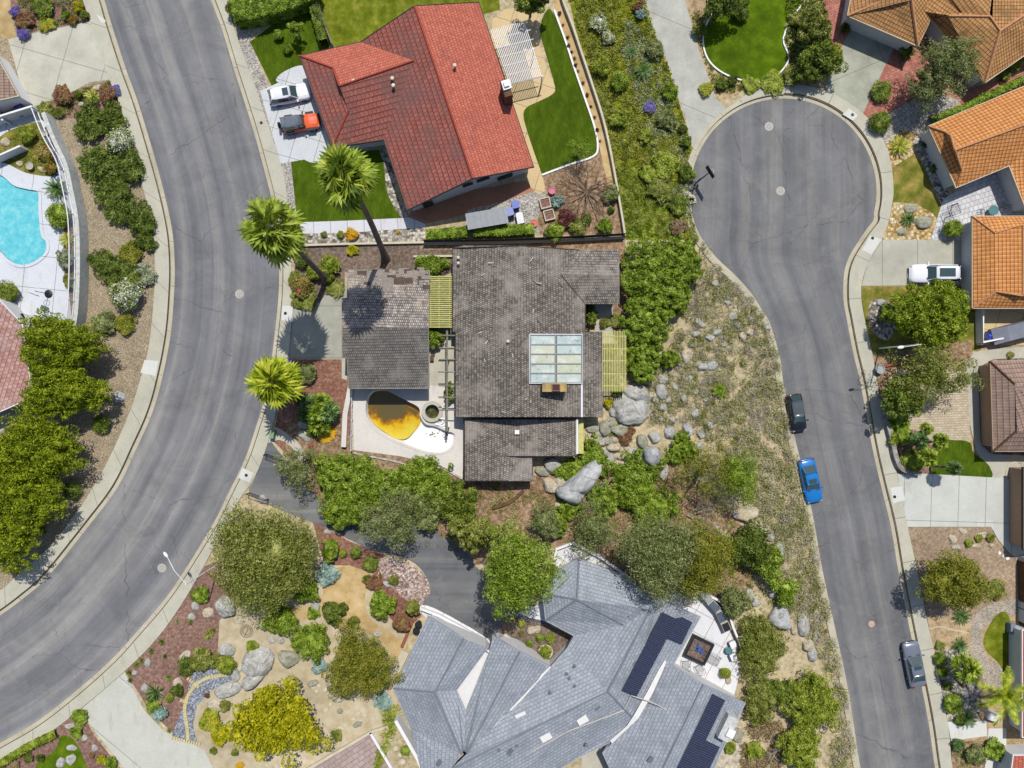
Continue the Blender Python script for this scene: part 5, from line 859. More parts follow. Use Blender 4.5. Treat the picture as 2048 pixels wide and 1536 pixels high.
# ================================================================ YARD THINGS
def white_pergola():
    r = empty('white_pergola', 'white slatted patio cover against the red roofed house', 'pergola', (0, 0, 0)); h = 2.8; A, B, C_, D_ = G(980, 60, h), G(1050, 42, h), G(1084, 152, h), G(1018, 168, h)
    m = MB(); n = 20
    for k in range(n):
        f = (k + .5) / n; a, b = A.lerp(B, f), D_.lerp(C_, f); c = (a + b) / 2; d = b - a; m.box((c.x, c.y, h), (d.length, .075, .05), math.atan2(d.y, d.x))
    m.out('slat', MAT['white'], r)
    for k in range(7): f = k / 6; a, b = A.lerp(D_, f), B.lerp(C_, f); d = (b - a).normalized() * .35; m = MB(); m.tube([a - Vector((0, 0, .1)), b + d - Vector((0, 0, .1))], .07, 4); m.out('rafter', MAT['white'], r)
    for p in (B, C_, B.lerp(C_, .5)): m = MB(); m.box((p.x, p.y, h / 2), (.16, .16, h - .1)); m.out('post', MAT['white'], r)
white_pergola()
def simplebox(name, label, cat, px, py, w, d, h, rz, mat, lid=None, z=Z0, parts=()):
    r = empty(name, label, cat, (*G(px, py, h).xy, z), rz); m = MB(); m.V = []; k = 0
    for zz, s in ((0, .88), (h * .85, 1), (h * .86, 1.06), (h, 1.0), (h + .03, .8)): m.V += [(x * w / 2 * s, y * d / 2 * s, zz) for x, y in ((-1, -1), (1, -1), (1, 1), (-1, 1))]
    m.F = [[i * 4 + j, i * 4 + (j + 1) % 4, (i + 1) * 4 + (j + 1) % 4, (i + 1) * 4 + j] for i in range(3) for j in range(4)] + [[0, 3, 2, 1], [12, 13, 14, 15]]; m.V = m.V[:16]; m.out('body', mat, r); m = MB(); m.box((0, 0, h + .04), (w * .96, d * .96, .08)); m.box((0, d * .5, h + .02), (w * .6, .08, .06)); m.out('lid', lid or mat, r); return r
bb = paint('blue_bin', P(52, 84, 190), .5); bb2 = paint('deep_blue_bin', P(20, 70, 190), .4)
simplebox('wheelie_bin', 'upper blue bin beside the grey shed roof', 'bin', 1031, 410, .9, .9, 1.1, .2, bb); simplebox('wheelie_bin', 'lower blue bin with a paler lid beside the grey shed roof', 'bin', 1020, 424, .9, 1.0, 1.1, .3, bb, paint('pale_blue_lid', P(110, 126, 200), .5))
simplebox('storage_cart', 'dark cart of pipes next to the blue bins', 'cart', 1040, 437, .9, 1.4, .8, .2, MAT['black'], MAT['steel'])
r = empty('shed', 'long grey corrugated shed roof by the boundary hedge', 'shed', (*G(974, 437, 2).xy, Z0), .17); m = MB()
for k in range(14): m.box((-2.35 + k * .36, 0, 1.95 + .05 * (k % 2)), (.36, 2.0, .05), 0)
m.out('roof', Mplain('galvanised_sheet', P(150, 156, 162), .5, var=.1), r); m = MB(); m.box((0, 0, .95), (4.6, 1.7, 1.85)); m.out('wall', MAT['greywood'], r)
for i, (x, y) in enumerate(((1090, 408), (1098, 432))):
    r = empty('raised_planter', ('upper', 'lower')[i] + ' square wooden planter on the gravel beside the blue bins', 'planter', (*G(x, y).xy, Z0), .25); m = MB()
    for dx, dy, a, b in ((0, .6, 1.3, .12), (0, -.6, 1.3, .12), (.6, 0, .12, 1.1), (-.6, 0, .12, 1.1)): m.box((dx, dy, .25), (a, b, .5))
    m.out('frame', MAT['cream'], r); m = MB(); m.box((0, 0, .18), (1.08, 1.08, .36)); m.out('soil', MAT['mulch'], r)
def pot(name, label, px, py, r_, h, mat, cat='pot', z=Z0): m = MB(); p = G(px, py, h); m.lathe((p.x, p.y, z), [(r_ * .7, 0), (r_, h * .8), (r_ * 1.08, h), (r_ * .9, h), (r_ * .85, h * .85), (.02, h * .85)], 16); return tag(m.out(name, mat), label, cat)
pot('plant_pot', 'pink rimmed pot beside the grey-green bush', 1104, 382, .4, .5, Mplain('pink_glaze', P(200, 80, 130), .4)); pot('fire_bowl', 'small red bowl on the gravel below the blue bins', 1068, 447, .45, .35, Mplain('red_glaze', P(206, 84, 56), .4), 'bowl'); pot('barrel', 'upper of two black barrels by the grey roof corner', 837, 1249, .42, .9, MAT['black'], 'barrel'); pot('barrel', 'lower of two black barrels by the grey roof corner', 833, 1261, .42, .9, MAT['black'], 'barrel')
pot('plant_pot', 'terracotta pot on the pebble walk at the lower right', 1993, 1196, .35, .4, MAT['brickred']); pot('plant_pot', 'large white round planter in the entry bed', 1091, 1303, .85, .6, MAT['cream']); pot('plant_pot', 'round pot with a small palm on the barbecue terrace', 1377, 1202, .55, .6, MAT['cream']); pot('plant_pot', 'cylindrical grey drum beside the curved walk wall', 1760, 738, .55, .8, MAT['steel'], 'drum'); pot('stone_basin', 'round pale basin in the garden above the turquoise pool', 60, 332, .45, .5, MAT['conc'], 'basin'); pot('stone_basin', 'round stone disc near the fence of the pool garden', 91, 266, .4, .3, MAT['cream'], 'basin')
simplebox('utility_box', 'green utility box beside the sidewalk by the curved path', 'utility box', 544, 868, .55, 1.1, .9, -.15, Mplain('green_paint', P(140, 170, 130), .6)); simplebox('utility_box', 'blue grey box against the wall by the wedge lawn', 'utility box', 2024, 1257, .6, 1.3, .9, 0, Mplain('grey_box', P(130, 142, 160), .6)); simplebox('white_cabinet', 'pale cabinet under the feathery palm', 'cabinet', 1988, 1434, 1.3, 1.0, .9, -.3, MAT['white'])
simplebox('skylight_hatch', 'small dark hatch next to the pink tile house', 'hatch', 48, 637, .5, 1.2, .8, .4, MAT['white'], MAT['black']); simplebox('wooden_crate', 'small brown crate on the slab between garage and old house', 'crate', 864, 717, .45, .65, .4, 0, MAT['brown'])
r = empty('blue_tank', 'blue pump unit on the neighbour drive beside the grey trailer', 'tank', (*G(1983, 672, .6).xy, Z0), .1); m = MB(); m.tube([(-.75, 0, .55), (-.6, 0, .55), (.6, 0, .55), (.75, 0, .55)], [.3, .48, .48, .3], 16); m.out('body', bb2, r); m = MB(); m.box((0, 0, .12), (1.1, .7, .2)); m.out('base', MAT['black'], r); m = MB(); m.box((.2, 0, 1.04), (.5, .4, .06)); m.out('cap', MAT['white'], r)
r = empty('trailer', 'grey covered trailer at the right edge below the orange roof', 'trailer', (*G(2036, 662, 1.5).xy, Z0), .25); m = MB(); m.V = [(-3, -1, .5), (3, -1, .5), (3, 1, .5), (-3, 1, .5), (-3, -1, 1.1), (3, -1, 1.5), (3, 1, 1.5), (-3, 1, 1.1), (-1.4, -.9, 1.7), (3, -.9, 1.8), (3, .9, 1.8), (-1.4, .9, 1.7)]; m.F = [[3, 2, 1, 0], [0, 1, 5, 4], [2, 3, 7, 6], [3, 0, 4, 7], [1, 2, 6, 5], [8, 9, 10, 11], [4, 5, 9, 8], [6, 7, 11, 10], [7, 4, 8, 11], [5, 6, 10, 9]]; m.out('cover', Mplain('grey_cover', P(130, 134, 148), .6), r)
for s in (-1, 1): m = MB(); m.lathe((0, 0, 0), [(.33, 0), (.33, .2)], 14); m.V = [(.6 + v[0], s * .85 + v[2] - .1, v[1] + .33) for v in m.V]; m.out('wheel', TY, r)
# patio furniture beside the grey roofed house
pz = Z0 + .1
r = empty('fire_table', 'square black fire pit with blue glass on the white terrace', 'fire pit', (*G(1395, 1296).xy, pz), -.45); m = MB()
for dx, dy, a, b in ((0, 1.3, 2.9, .3), (0, -1.3, 2.9, .3), (1.3, 0, .3, 2.3), (-1.3, 0, .3, 2.3)): m.box((dx, dy, .28), (a, b, .56))
m.out('rim', MAT['black'], r); m = MB(); m.box((0, 0, .2), (2.3, 2.3, .4)); m.out('bed', MAT['mulch_grey'], r); m = MB(); rg = random.Random(2)
for _ in range(26): m.box((rg.gauss(0, .28), rg.gauss(0, .28), .46), (.16, .14, .12), rg.uniform(0, 3))
m.out('glass_stones', paint('blue_glass_stones', P(60, 110, 200), .2), r)
def wire_seat(label, px, py, rz, w, d, name='wire_chair'):
    r = empty(name, label, 'chair' if w < 1.2 else 'bench', (*G(px, py, .5).xy, pz), rz); m = MB()
    for k in range(int(w / .13)): x = -w / 2 + .06 + k * .13; m.tube([(x, d / 2, .45), (x, -d / 2, .42), (x, -d / 2 - .12, .9)], .014, 4)
    m.out('slats', MAT['black'], r); m = MB(); m.tube([(-w / 2, d / 2, .45), (w / 2, d / 2, .45), (w / 2, -d / 2, .43), (w / 2 - .1, -d / 2 - .14, .92), (0, -d / 2 - .3, .95), (-w / 2 + .1, -d / 2 - .14, .92), (-w / 2, -d / 2, .43), (-w / 2, d / 2, .45)], .022, 5); m.out('frame', MAT['black'], r)
    for x in (-1, 1):
        for y in (-1, 1): m = MB(); m.tube([(x * w / 2 * .95, y * d / 2 * .9, .44), (x * w / 2, y * d / 2, 0)], .02, 5); m.out('leg', MAT['black'], r)
wire_seat('left wire chair below the fire pit', 1372, 1328, .1, 1.0, .9); wire_seat('right wire chair below the fire pit', 1399, 1336, .5, 1.0, .9); wire_seat('long wire bench to the right of the fire pit', 1421, 1315, 1.1 + 1.57, 2.3, 1.0, 'wire_bench')
for i, (x, y) in enumerate(((1465, 1288), (1466, 1313))): simplebox('side_chair', ('upper', 'lower')[i] + ' white cushioned chair by the terrace wall', 'chair', x, y, .8, .8, .6, .4, MAT['steel'], MAT['white'], pz)
pot('round_table', 'small round glass table between two white terrace chairs', 1457, 1300, .42, .6, MAT['glassg'], 'table', pz)
r = empty('barbecue_counter', 'curved barbecue counter with dark lids on the terrace edge', 'barbecue', (0, 0, 0)); c0 = [G(x, y, 1) for x, y in ((1405, 1187), (1420, 1203), (1437, 1222), (1448, 1244), (1456, 1262))]
for i in range(4): m = MB(); a, b = c0[i], c0[i + 1]; c_ = (a + b) / 2; m.box((c_.x, c_.y, pz + .45), ((b - a).length * .97, .95, .9), math.atan2(b.y - a.y, b.x - a.x)); m.out('counter', MAT['steel'] if i == 0 else MAT['conc'], r); m = MB(); m.box((c_.x, c_.y, pz + .97), ((b - a).length * .8, .8, .12), math.atan2(b.y - a.y, b.x - a.x)); m.out('lid', (MAT['steel'], Mplain('slate_lid', P(96, 108, 124), .4), Mplain('slate_lid', P(86, 98, 116), .4), MAT['black'])[i], r)
r = empty('patio_table', 'round glass patio table on the white pavers beside the orange roof', 'table', (*G(1986, 421, .7).xy, Z0)); m = MB(); m.lathe((0, 0, .68), [(.62, 0), (.62, .04)], 24); m.out('table_top', MAT['glassg'], r); m = MB(); m.tube([(0, 0, 0), (0, 0, .7)], .06, 8); m.out('leg', MAT['black'], r)
for i, (x, y, rz, lb) in enumerate(((1963, 424, -1.4, 'left of two black wire chairs drawn up to the glass patio table'), (2008, 412, 1.2, 'black wire chair half in shade right of the glass patio table'))): wire_seat(lb, x, y, rz, .6, .6)
r = empty('garden_gate', 'slatted dark iron gate lying open beside the white paver patio', 'gate', (*G(1903, 421, .8).xy, Z0), .35); m = MB()
for k in range(8): m.tube([(-.65 + k * .18, -.6, 1.2), (-.65 + k * .18, .55, 1.2)], .025, 4)
m.out('bars', MAT['black'], r); m = MB(); m.tube([(-.75, -.65, 1.2), (.7, -.65, 1.2), (.7, .6, 1.2), (-.75, .6, 1.2), (-.75, -.65, 1.2)], .035, 4); m.out('frame', MAT['black'], r)
for x, y in ((-.7, -.6), (.65, .55)): m = MB(); m.tube([(x, y, 0), (x, y, 1.2)], .05, 6); m.out('post', MAT['black'], r)
r = empty('wire_plant_stand', 'round wire hoops on the sand beside the big boulder', 'plant stand', (*G(496, 1258).xy, Z0)); m = MB()
for q in (.75, .5): m.tube([(q * math.cos(a), q * math.sin(a), .3 + q * .3) for a in np.linspace(0, 2 * math.pi, 24)], .022, 4)
m.out('hoop', MAT['brown'], r); m = MB(); m.tube([(-.4, -.9, 0), (.2, .3, .5)], .025, 4); m.out('stake', MAT['brown'], r)
# arching paver path through the blue gravel and stepping stones
sp = crv([(1510 / 4, 1478), (376, 1452), (371, 1420), (376, 1393), (392, 1370), (413, 1355), (440, 1350), (456, 1347)], False, 12); sp = resample(sp, 34); r = empty('paver_path', 'curving path of small cream pavers in blue gravel', 'path', (0, 0, 0)); m = MB()
for i in range(33):
    a, b = G(*sp[i]), G(*sp[i + 1]); c_ = (a + b) / 2; m.box((c_.x, c_.y, Z0 + .1), ((b - a).length * .9, .42, .12), math.atan2(b.y - a.y, b.x - a.x))
for x0_, y0_, x1_, y1_, n_ in ((378, 1356, 398, 1372, 6), (364, 1399, 376, 1403, 4), (346, 1474, 400, 1486, 12)):
    for k in range(n_): t = k / (n_ - 1); a = G(x0_ + (x1_ - x0_) * t, y0_ + (y1_ - y0_) * t); m.box((a.x, a.y, Z0 + .11), (.22, .4, .12), math.atan2(y0_ - y1_, x1_ - x0_))
m.out('pavers', MAT['gravel_gold'] if False else Mplain('cream_paver', P(214, 200, 150), .9), r)
STEP = [(628, 1372), (652, 1378), (660, 1386), (671, 1394), (680, 1402), (634, 1380), (639, 1370), (653, 1418), (662, 1407), (683, 1454), (672, 1462), (660, 1470), (650, 1477), (638, 1484), (624, 1490), (708, 1436), (716, 1425), (730, 1428), (722, 1440), (748, 1434), (782, 1476), (792, 1495), (800, 1508), (806, 1522), (600, 1500), (588, 1508), (577, 1520), (555, 1530), (535, 1528), (1997, 1105), (2005, 1111), (2013, 1116)]
# ================================================================ FOLIAGE
def rgn(seed): return np.random.default_rng(seed)
def unit(v): return v / np.maximum(np.linalg.norm(v, axis=1, keepdims=True), 1e-6)
def leaves(c, n, s, rng, jit=.5, asp=.6, shape=4):
    nn = unit(n + rng.normal(size=n.shape) * jit); t = unit(np.cross(nn, rng.normal(size=n.shape))); b = np.cross(nn, t); s = np.asarray(s).reshape(-1, 1)
    q = np.stack([c + t * s, c + b * s * asp, c - t * s, c - b * s * asp], 1).reshape(-1, 3); return q, np.arange(len(q), dtype=np.int32).reshape(-1, 4)
def sphere_dirs(k, rng, zmin=-.3):
    z = rng.uniform(zmin, 1, k); a = rng.uniform(0, 2 * np.pi, k); r = np.sqrt(1 - z * z); return np.stack([r * np.cos(a), r * np.sin(a), z], 1)
def crown(R, Hh, nl, npl, leaf, seed, z0=0, lump=(.22, .36), irr=.18, jit=.5, core=.25, flat=.0, zmin=-.25, asp=.6, stretch=(1, 1), hole=0.0, lsq=(1, 1, .75)):
    """lumpy crown of leaf faces: radius R, height Hh, sitting with its centre at z0+Hh/2"""
    rng = rgn(seed); d = sphere_dirs(nl, rng, zmin); w = 1 + irr * np.sin(3 * np.arctan2(d[:, 1], d[:, 0]) + seed) + irr * rng.normal(size=nl) * .6
    rad = rng.uniform(.5, 1.0, nl) ** .6 * (1 + rng.normal(size=nl) * .05); cen = d * (rad * w)[:, None] * np.array([R * .82 * stretch[0], R * .82 * stretch[1], Hh * .5 * .82]); lr = R * rng.uniform(*lump, nl)
    if hole: keep = rng.random(nl) > hole; cen, lr = cen[keep], lr[keep]; nl = len(cen)
    dd = sphere_dirs(nl * npl, rng, -.15 + flat); idx = np.repeat(np.arange(nl), npl); rr = lr[idx] * rng.uniform(.72, 1.08, nl * npl); sq = np.array(lsq); c = cen[idx] + dd * rr[:, None] * sq
    c[:, 2] += z0 + Hh / 2; v, f = leaves(c, dd + np.array([0, 0, .15]), leaf * rng.uniform(.6, 1.35, len(c)), rng, jit, asp); return v, f
def hullball(R, Hh, seed, z0=0, k=.72, stretch=(1, 1)):
    V = []; F = []; nu, nv = 18, 9
    for j in range(nv + 1):
        for i in range(nu):
            a = 2 * math.pi * i / nu; e_ = -math.pi / 2 + math.pi * j / nv; d = Vector((math.cos(a) * math.cos(e_), math.sin(a) * math.cos(e_), math.sin(e_))); q = k * (1 + .22 * noise.noise(d * 2.3 + Vector((seed, 0, 0)))); V.append((d.x * R * q * stretch[0], d.y * R * q * stretch[1], z0 + Hh / 2 + d.z * Hh / 2 * q))
    for j in range(nv):
        for i in range(nu): F.append([j * nu + i, j * nu + (i + 1) % nu, (j + 1) * nu + (i + 1) % nu, (j + 1) * nu + i])
    return V, F
def join(*ms):
    V = []; F = []; n = 0
    for v, f in ms: v = np.asarray(v, dtype=np.float32).reshape(-1, 3); V.append(v); F.append(np.asarray(f, dtype=np.int32) + n); n += len(v)
    return np.concatenate(V), np.concatenate(F)
def blades(k, L, wd, rng, el=(10, 75), droop=.5, seg=3, z0=0, up=0.0, curl=0):
    """rosette of k tapering arched leaves"""
    V = []; F = []
    for i in range(k):
        a = i * 2.39996 + rng.normal() * .1; e_ = math.radians(el[0] + (el[1] - el[0]) * ((k - i) / k) ** 1.0 * rng.uniform(.85, 1.1)); l = L * rng.uniform(.8, 1.1); p = np.array([0, 0, z0], float); pr = []
        for s in range(seg + 1):
            t = s / seg; ee = e_ - droop * t * 1.6; w = wd * (1 - t) ** .7 * (.6 + .4 * min(1, t * 4)) + .004; pr.append((p.copy(), w)); p = p + np.array([math.cos(a) * math.cos(ee), math.sin(a) * math.cos(ee), math.sin(ee)]) * l / seg
        sd_ = np.array([-math.sin(a), math.cos(a), 0]); n = len(V)
        for q, w in pr: V += [q + sd_ * w, q - sd_ * w]
        for s in range(seg): F.append([n + 2 * s, n + 2 * s + 2, n + 2 * s + 3, n + 2 * s + 1])
    return np.array(V), np.array(F, dtype=np.int32)
def fronds(k, L, rng, el=(-10, 75), droop=.55, z0=0, npin=16, pin=.32, w=.035):
    V = []; F = []
    for i in range(k):
        a = i * 2.39996; e_ = math.radians(el[0] + (el[1] - el[0]) * (k - i) / k); l = L * rng.uniform(.85, 1.05); p = np.array([0, 0, z0], float); sd_ = np.array([-math.sin(a), math.cos(a), 0])
        for s in range(npin):
            t = s / npin; ee = e_ - droop * t * 1.9; d = np.array([math.cos(a) * math.cos(ee), math.sin(a) * math.cos(ee), math.sin(ee)]); q = p + d * l / npin; pl_ = pin * L * (.35 + .65 * math.sin(math.pi * min(1, t * .9 + .12)))
            for sgn in (-1, 1):
                n = len(V); dr = sd_ * sgn * .85 + d * .5 - np.array([0, 0, .2]); V += [p - d * w, p + d * w, p + dr * pl_ + d * w * .2, p + dr * pl_ - d * w * .2]; F.append([n, n + 1, n + 2, n + 3])
            n = len(V); V += [p + sd_ * .02 * L, p - sd_ * .02 * L, q - sd_ * .02 * L, q + sd_ * .02 * L]; F.append([n, n + 1, n + 2, n + 3]); p = q
    return np.array(V), np.array(F, dtype=np.int32)
def fans(k, L, rng, el=(-35, 85), z0=0, nb=15, fr=1.12, spread=2.1, wf=1.0):
    """fan palm head: k leaves each a petiole plus a folded fan of nb blades"""
    V = []; F = []
    for i in range(k):
        a = i * 2.39996 + rng.normal() * .12; e_ = math.radians(el[0] + (el[1] - el[0]) * ((k - i) / k)) ; d = np.array([math.cos(a) * math.cos(e_), math.sin(a) * math.cos(e_), math.sin(e_)]); sd_ = np.array([-math.sin(a), math.cos(a), 0]); up_ = np.cross(d, sd_); l = L * rng.uniform(.5, .72); tip = d * l + np.array([0, 0, z0]); n = len(V); r0 = np.array([0, 0, z0]); V += [r0 + sd_ * .04, r0 - sd_ * .04, tip - sd_ * .03, tip + sd_ * .03]; F.append([n, n + 1, n + 2, n + 3])
        tl = math.radians(-32 + rng.normal() * 14); d2 = d * math.cos(tl) + np.array([0, 0, 1]) * math.sin(tl); d2 /= np.linalg.norm(d2); R_ = L * .52 * fr * rng.uniform(.85, 1.12)
        for b in range(nb):
            th = -spread + 2 * spread * b / (nb - 1) * 1.0; q = d2 * math.cos(th) + sd_ * math.sin(th); q = q - np.array([0, 0, .22 * abs(math.sin(th)) + .12]); q /= np.linalg.norm(q); pr = np.cross(q, up_); pr /= max(1e-6, np.linalg.norm(pr)); w = R_ * .085 * wf; rr = R_ * (1 - .25 * (abs(th) / spread) ** 2) * rng.uniform(.9, 1.05); n = len(V); lift = up_ * .03 * (1 if b % 2 else -1)
            V += [tip, tip + q * rr * .55 + pr * w + lift, tip + q * rr - np.array([0, 0, .12 * rr]), tip + q * rr * .55 - pr * w - lift]; F.append([n, n + 1, n + 2, n + 3])
    return np.array(V), np.array(F, dtype=np.int32)
LC = dict(
 mid=[P(54, 70, 18), P(88, 106, 28), P(120, 136, 46), P(156, 168, 82)], dark=[P(48, 62, 16), P(76, 94, 26), P(104, 120, 42), P(138, 148, 76)], bright=[P(66, 86, 14), P(104, 128, 26), P(138, 160, 48), P(174, 190, 96)],
 lime=[P(84, 102, 22), P(122, 138, 34), P(150, 162, 54), P(180, 186, 92)], olive=[P(80, 88, 28), P(112, 120, 42), P(138, 144, 64), P(172, 174, 106)], grey=[P(90, 100, 72), P(128, 138, 104), P(158, 166, 134), P(186, 190, 164)],
 grn_grey=[P(76, 88, 42), P(108, 120, 62), P(136, 144, 88), P(168, 170, 122)], rust=[P(96, 66, 46), P(130, 90, 64), P(154, 114, 86), P(120, 118, 56)], yellow=[P(104, 108, 6), P(150, 150, 8), P(180, 174, 16), P(198, 190, 50)], purple=[P(84, 70, 130), P(112, 96, 180), P(136, 120, 204), P(100, 120, 60)],
 conif=[P(60, 76, 4), P(102, 118, 8), P(138, 152, 20), P(168, 180, 52)], wine=[P(70, 34, 34), P(104, 54, 52), P(130, 80, 76), P(110, 96, 60)], palm=[P(60, 80, 14), P(100, 122, 26), P(146, 164, 52), P(182, 192, 92)], palmy=[P(84, 104, 10), P(128, 146, 18), P(170, 182, 40), P(200, 200, 80)], agav=[P(150, 160, 50), P(186, 192, 80), P(214, 214, 110), P(120, 150, 50)], cyc=[P(44, 70, 34), P(74, 104, 50), P(104, 132, 70), P(140, 160, 96)], cycy=[P(110, 124, 30), P(150, 160, 44), P(186, 188, 70), P(210, 200, 100)], blue=[P(96, 120, 112), P(130, 156, 146), P(160, 184, 172), P(190, 206, 196)], gold=[P(176, 120, 20), P(214, 160, 24), P(232, 190, 50), P(160, 150, 40)], brown=[P(104, 86, 60), P(140, 118, 88), P(168, 146, 114), P(130, 120, 70)],
 lime2=[P(60, 78, 4), P(104, 124, 14), P(140, 156, 34), P(172, 184, 80)],
 heath=[P(136, 128, 114), P(160, 152, 140), P(182, 174, 164), P(166, 166, 136)],
 ice=[P(104, 118, 22), P(142, 150, 34), P(170, 172, 56), P(196, 184, 96)],
 dry=[P(128, 118, 84), P(158, 148, 108), P(186, 176, 138), P(140, 142, 88)], scrub=[P(134, 134, 88), P(158, 156, 110), P(180, 174, 134), P(198, 190, 156)], oliv2=[P(80, 86, 16), P(112, 118, 28), P(140, 142, 44), P(160, 144, 76)])
LK = 1.45
def lk(cs): return [tuple(min(.9, x * LK) for x in c[:3]) + (1,) for c in cs]
LM = {k: Mleaf('leaf_' + k, lk(v)) for k, v in LC.items()}
LM['whiteflower'] = Mleaf('leaf_white_flower', lk(LC['mid']), P(240, 238, 226), .3, trans=.1); LM['pinkflower'] = Mleaf('leaf_pink_flower', lk(LC['mid']), P(226, 120, 110), .2); LM['redflower'] = Mleaf('leaf_red_flower', lk(LC['olive']), P(214, 90, 50), .14); LM['yelflower'] = Mleaf('leaf_yellow_flower', lk(LC['lime']), P(226, 200, 40), .2); LM['mixflower'] = Mleaf('leaf_mixed', lk(LC['olive']), P(130, 110, 190), .12)
BARK = Mplain('bark', P(128, 110, 92), .95, var=.3, sc=3); BARKG = Mplain('pale_bark', P(178, 166, 150), .95, var=.25, sc=3); PALMB = Mplain('palm_trunk', P(128, 112, 98), .95, var=.35, sc=2)
CACHE = {}
def proto(kind, var):
    if (kind, var) in CACHE: return CACHE[kind, var]
    s = var * 17 + 3; rng = rgn(s)
    if kind == 'ball': v = crown(1, 1.5, 60, 60, .055, s, 0, (.3, .36), .04, .35, asp=.7); v = join(v, hullball(.95, 1.4, s, 0, .85))
    elif kind == 'shrub': v = join(crown(1, 1.3, 46, 70, .075, s, 0, (.2, .34), .16), hullball(1, 1.2, s, 0, .7))
    elif kind == 'spiky': v = join(crown(1, .9, 60, 60, .1, s, 0, (.14, .3), .3, .8, asp=.3), hullball(1, .8, s, 0, .62))
    elif kind == 'open': v = crown(1, 1.2, 34, 46, .07, s, 0, (.14, .3), .3, .9, asp=.45, hole=.15)
    elif kind == 'tuft': v = blades(60, 1.0, .05, rng, (15, 88), .55, 3)
    elif kind == 'rosette': v = blades(34, 1.1, .1, rng, (8, 80), .25, 3)
    elif kind == 'cycad': v = fronds(30, 1.1, rng, (0, 75), .45, .1, 13, .16, .03)
    elif kind == 'feather': v = fronds(13, 1.15, rng, (5, 70), .5, .2, 22, .22, .02)
    elif kind == 'minifan': v = fans(24, 1.05, rng, (-10, 85), .1, 11, 1.1, 2.0, 1.4)
    CACHE[kind, var] = v; return v
MESHC = {}
def plant(name, label, cat, kind, px, py, rpx, col, h=1.0, hw=None, var=0, rz=None, group=None, sy=1.0, base=None):
    """one bush: apparent centre and radius in photo pixels, h = height in metres"""
    R = rpx / 16 * (H - h) / H; key = (kind, var % 3, col)
    if key not in MESHC: v, f = proto(kind, var % 3); MESHC[key] = mesh(name + '_mesh', v, f, LM[col])
    o = bpy.data.objects.new(name, MESHC[key]); p = G(px, py, h * .6); o.location = (p.x, p.y, Z0 + .02 if base is None else base); hz = h / (1.4 if kind == 'ball' else 1.25 if kind in ('shrub', 'open') else .9 if kind == 'spiky' else 1.0)
    o.scale = (R * .96, R * .96 * sy, hz if kind in ('ball', 'shrub', 'open', 'spiky') else R * .9); o.rotation_euler = (0, 0, rz if rz is not None else (px * 7 + py * 3) % 6.28 if sy == 1 else 0); link(o); return tag(o, label, cat, group)
def tree(name, label, px, py, rpx, col, h=6, cb=.35, nl=90, npl=90, leaf=.2, kind='broad', stretch=(1, 1), seed=None, bark=None, lump=(.18, .3), jit=.6, irr=.24, core=.46, hole=.04, asp=.6, sub='tree', bend=(0, 0), group=None, lsq=(1, 1, .75)):
    hc = h * (.5 + cb * .5); R = rpx / 16 * (H - hc) / H; p = G(px, py, hc); r = empty(name, label, sub, (p.x, p.y, 0), 0, group); ch = h * (1 - cb); seed = seed or int(px * 3 + py)
    v = crown(R, ch, nl, int(npl * 1.5), leaf * .78, seed, h * cb, lump, irr, jit, stretch=stretch, hole=hole, asp=asp, lsq=lsq)
    if core: v = join(v, hullball(R, ch, seed, h * cb, core, stretch))
    add('crown', v[0], v[1], LM[col], r); m = MB(); b = bark or BARK; tr = max(.12, R * .07); m.tube([(bend[0], bend[1], 0), (bend[0] * .4, bend[1] * .4, h * cb * .6), (0, 0, h * (cb + .25))], [tr * 1.3, tr, tr * .7], 8); t = m.out('trunk', b, r); rg_ = random.Random(seed)
    for k in range(6): m = MB(); a = k * 1.05 + rg_.random(); e_ = (math.cos(a) * R * .6 * stretch[0], math.sin(a) * R * .6 * stretch[1], h * (cb + .3)); m.tube([(0, 0, h * cb * .7), (e_[0] * .5, e_[1] * .5, h * (cb + .12)), e_], [tr * .6, tr * .4, tr * .15], 6); m.out('limb', b, t)
    return r
def baretree(name, label, px, py, rpx, h, mat, n=11, seed=1, leafcol=None, tilt=0, spread=1.0):
    r = empty(name, label, 'tree', (*G(px, py, 0).xy, Z0)); rg_ = random.Random(seed); m = MB(); R = rpx / 16
    def br(p, d, L, rad, dep):
        pts = [p]; q = p.copy(); dd = d.copy()
        for s in range(3): dd = (dd + Vector((rg_.gauss(0, .18), rg_.gauss(0, .18), rg_.gauss(.03, .08)))).normalized(); q = q + dd * L / 3; pts.append(q.copy())
        m.tube(pts, [rad, rad * .8, rad * .65, rad * .45], 5, False)
        if dep > 0:
            for k in range(3 if dep > 1 else 4):
                a = rg_.uniform(.25, .8); nd = (dd + Vector((rg_.gauss(0, a), rg_.gauss(0, a), rg_.gauss(0, .25)))).normalized(); br(pts[rg_.choice((2, 3))], nd, L * .62, rad * .5, dep - 1)
    for k in range(n): a = k * 6.28 / n * spread + rg_.uniform(-.2, .2) + tilt; br(Vector((0, 0, .2)), Vector((math.cos(a), math.sin(a), .55 * h / R)).normalized(), R * .55, .09, 3)
    m.out('branches', mat, r)
    if leafcol: v = crown(R * .9, h * .8, 30, 24, .1, seed, h * .3, (.2, .3), .3, 1.0, hole=.2); add('leaves', v[0], v[1], LM[leafcol], r)
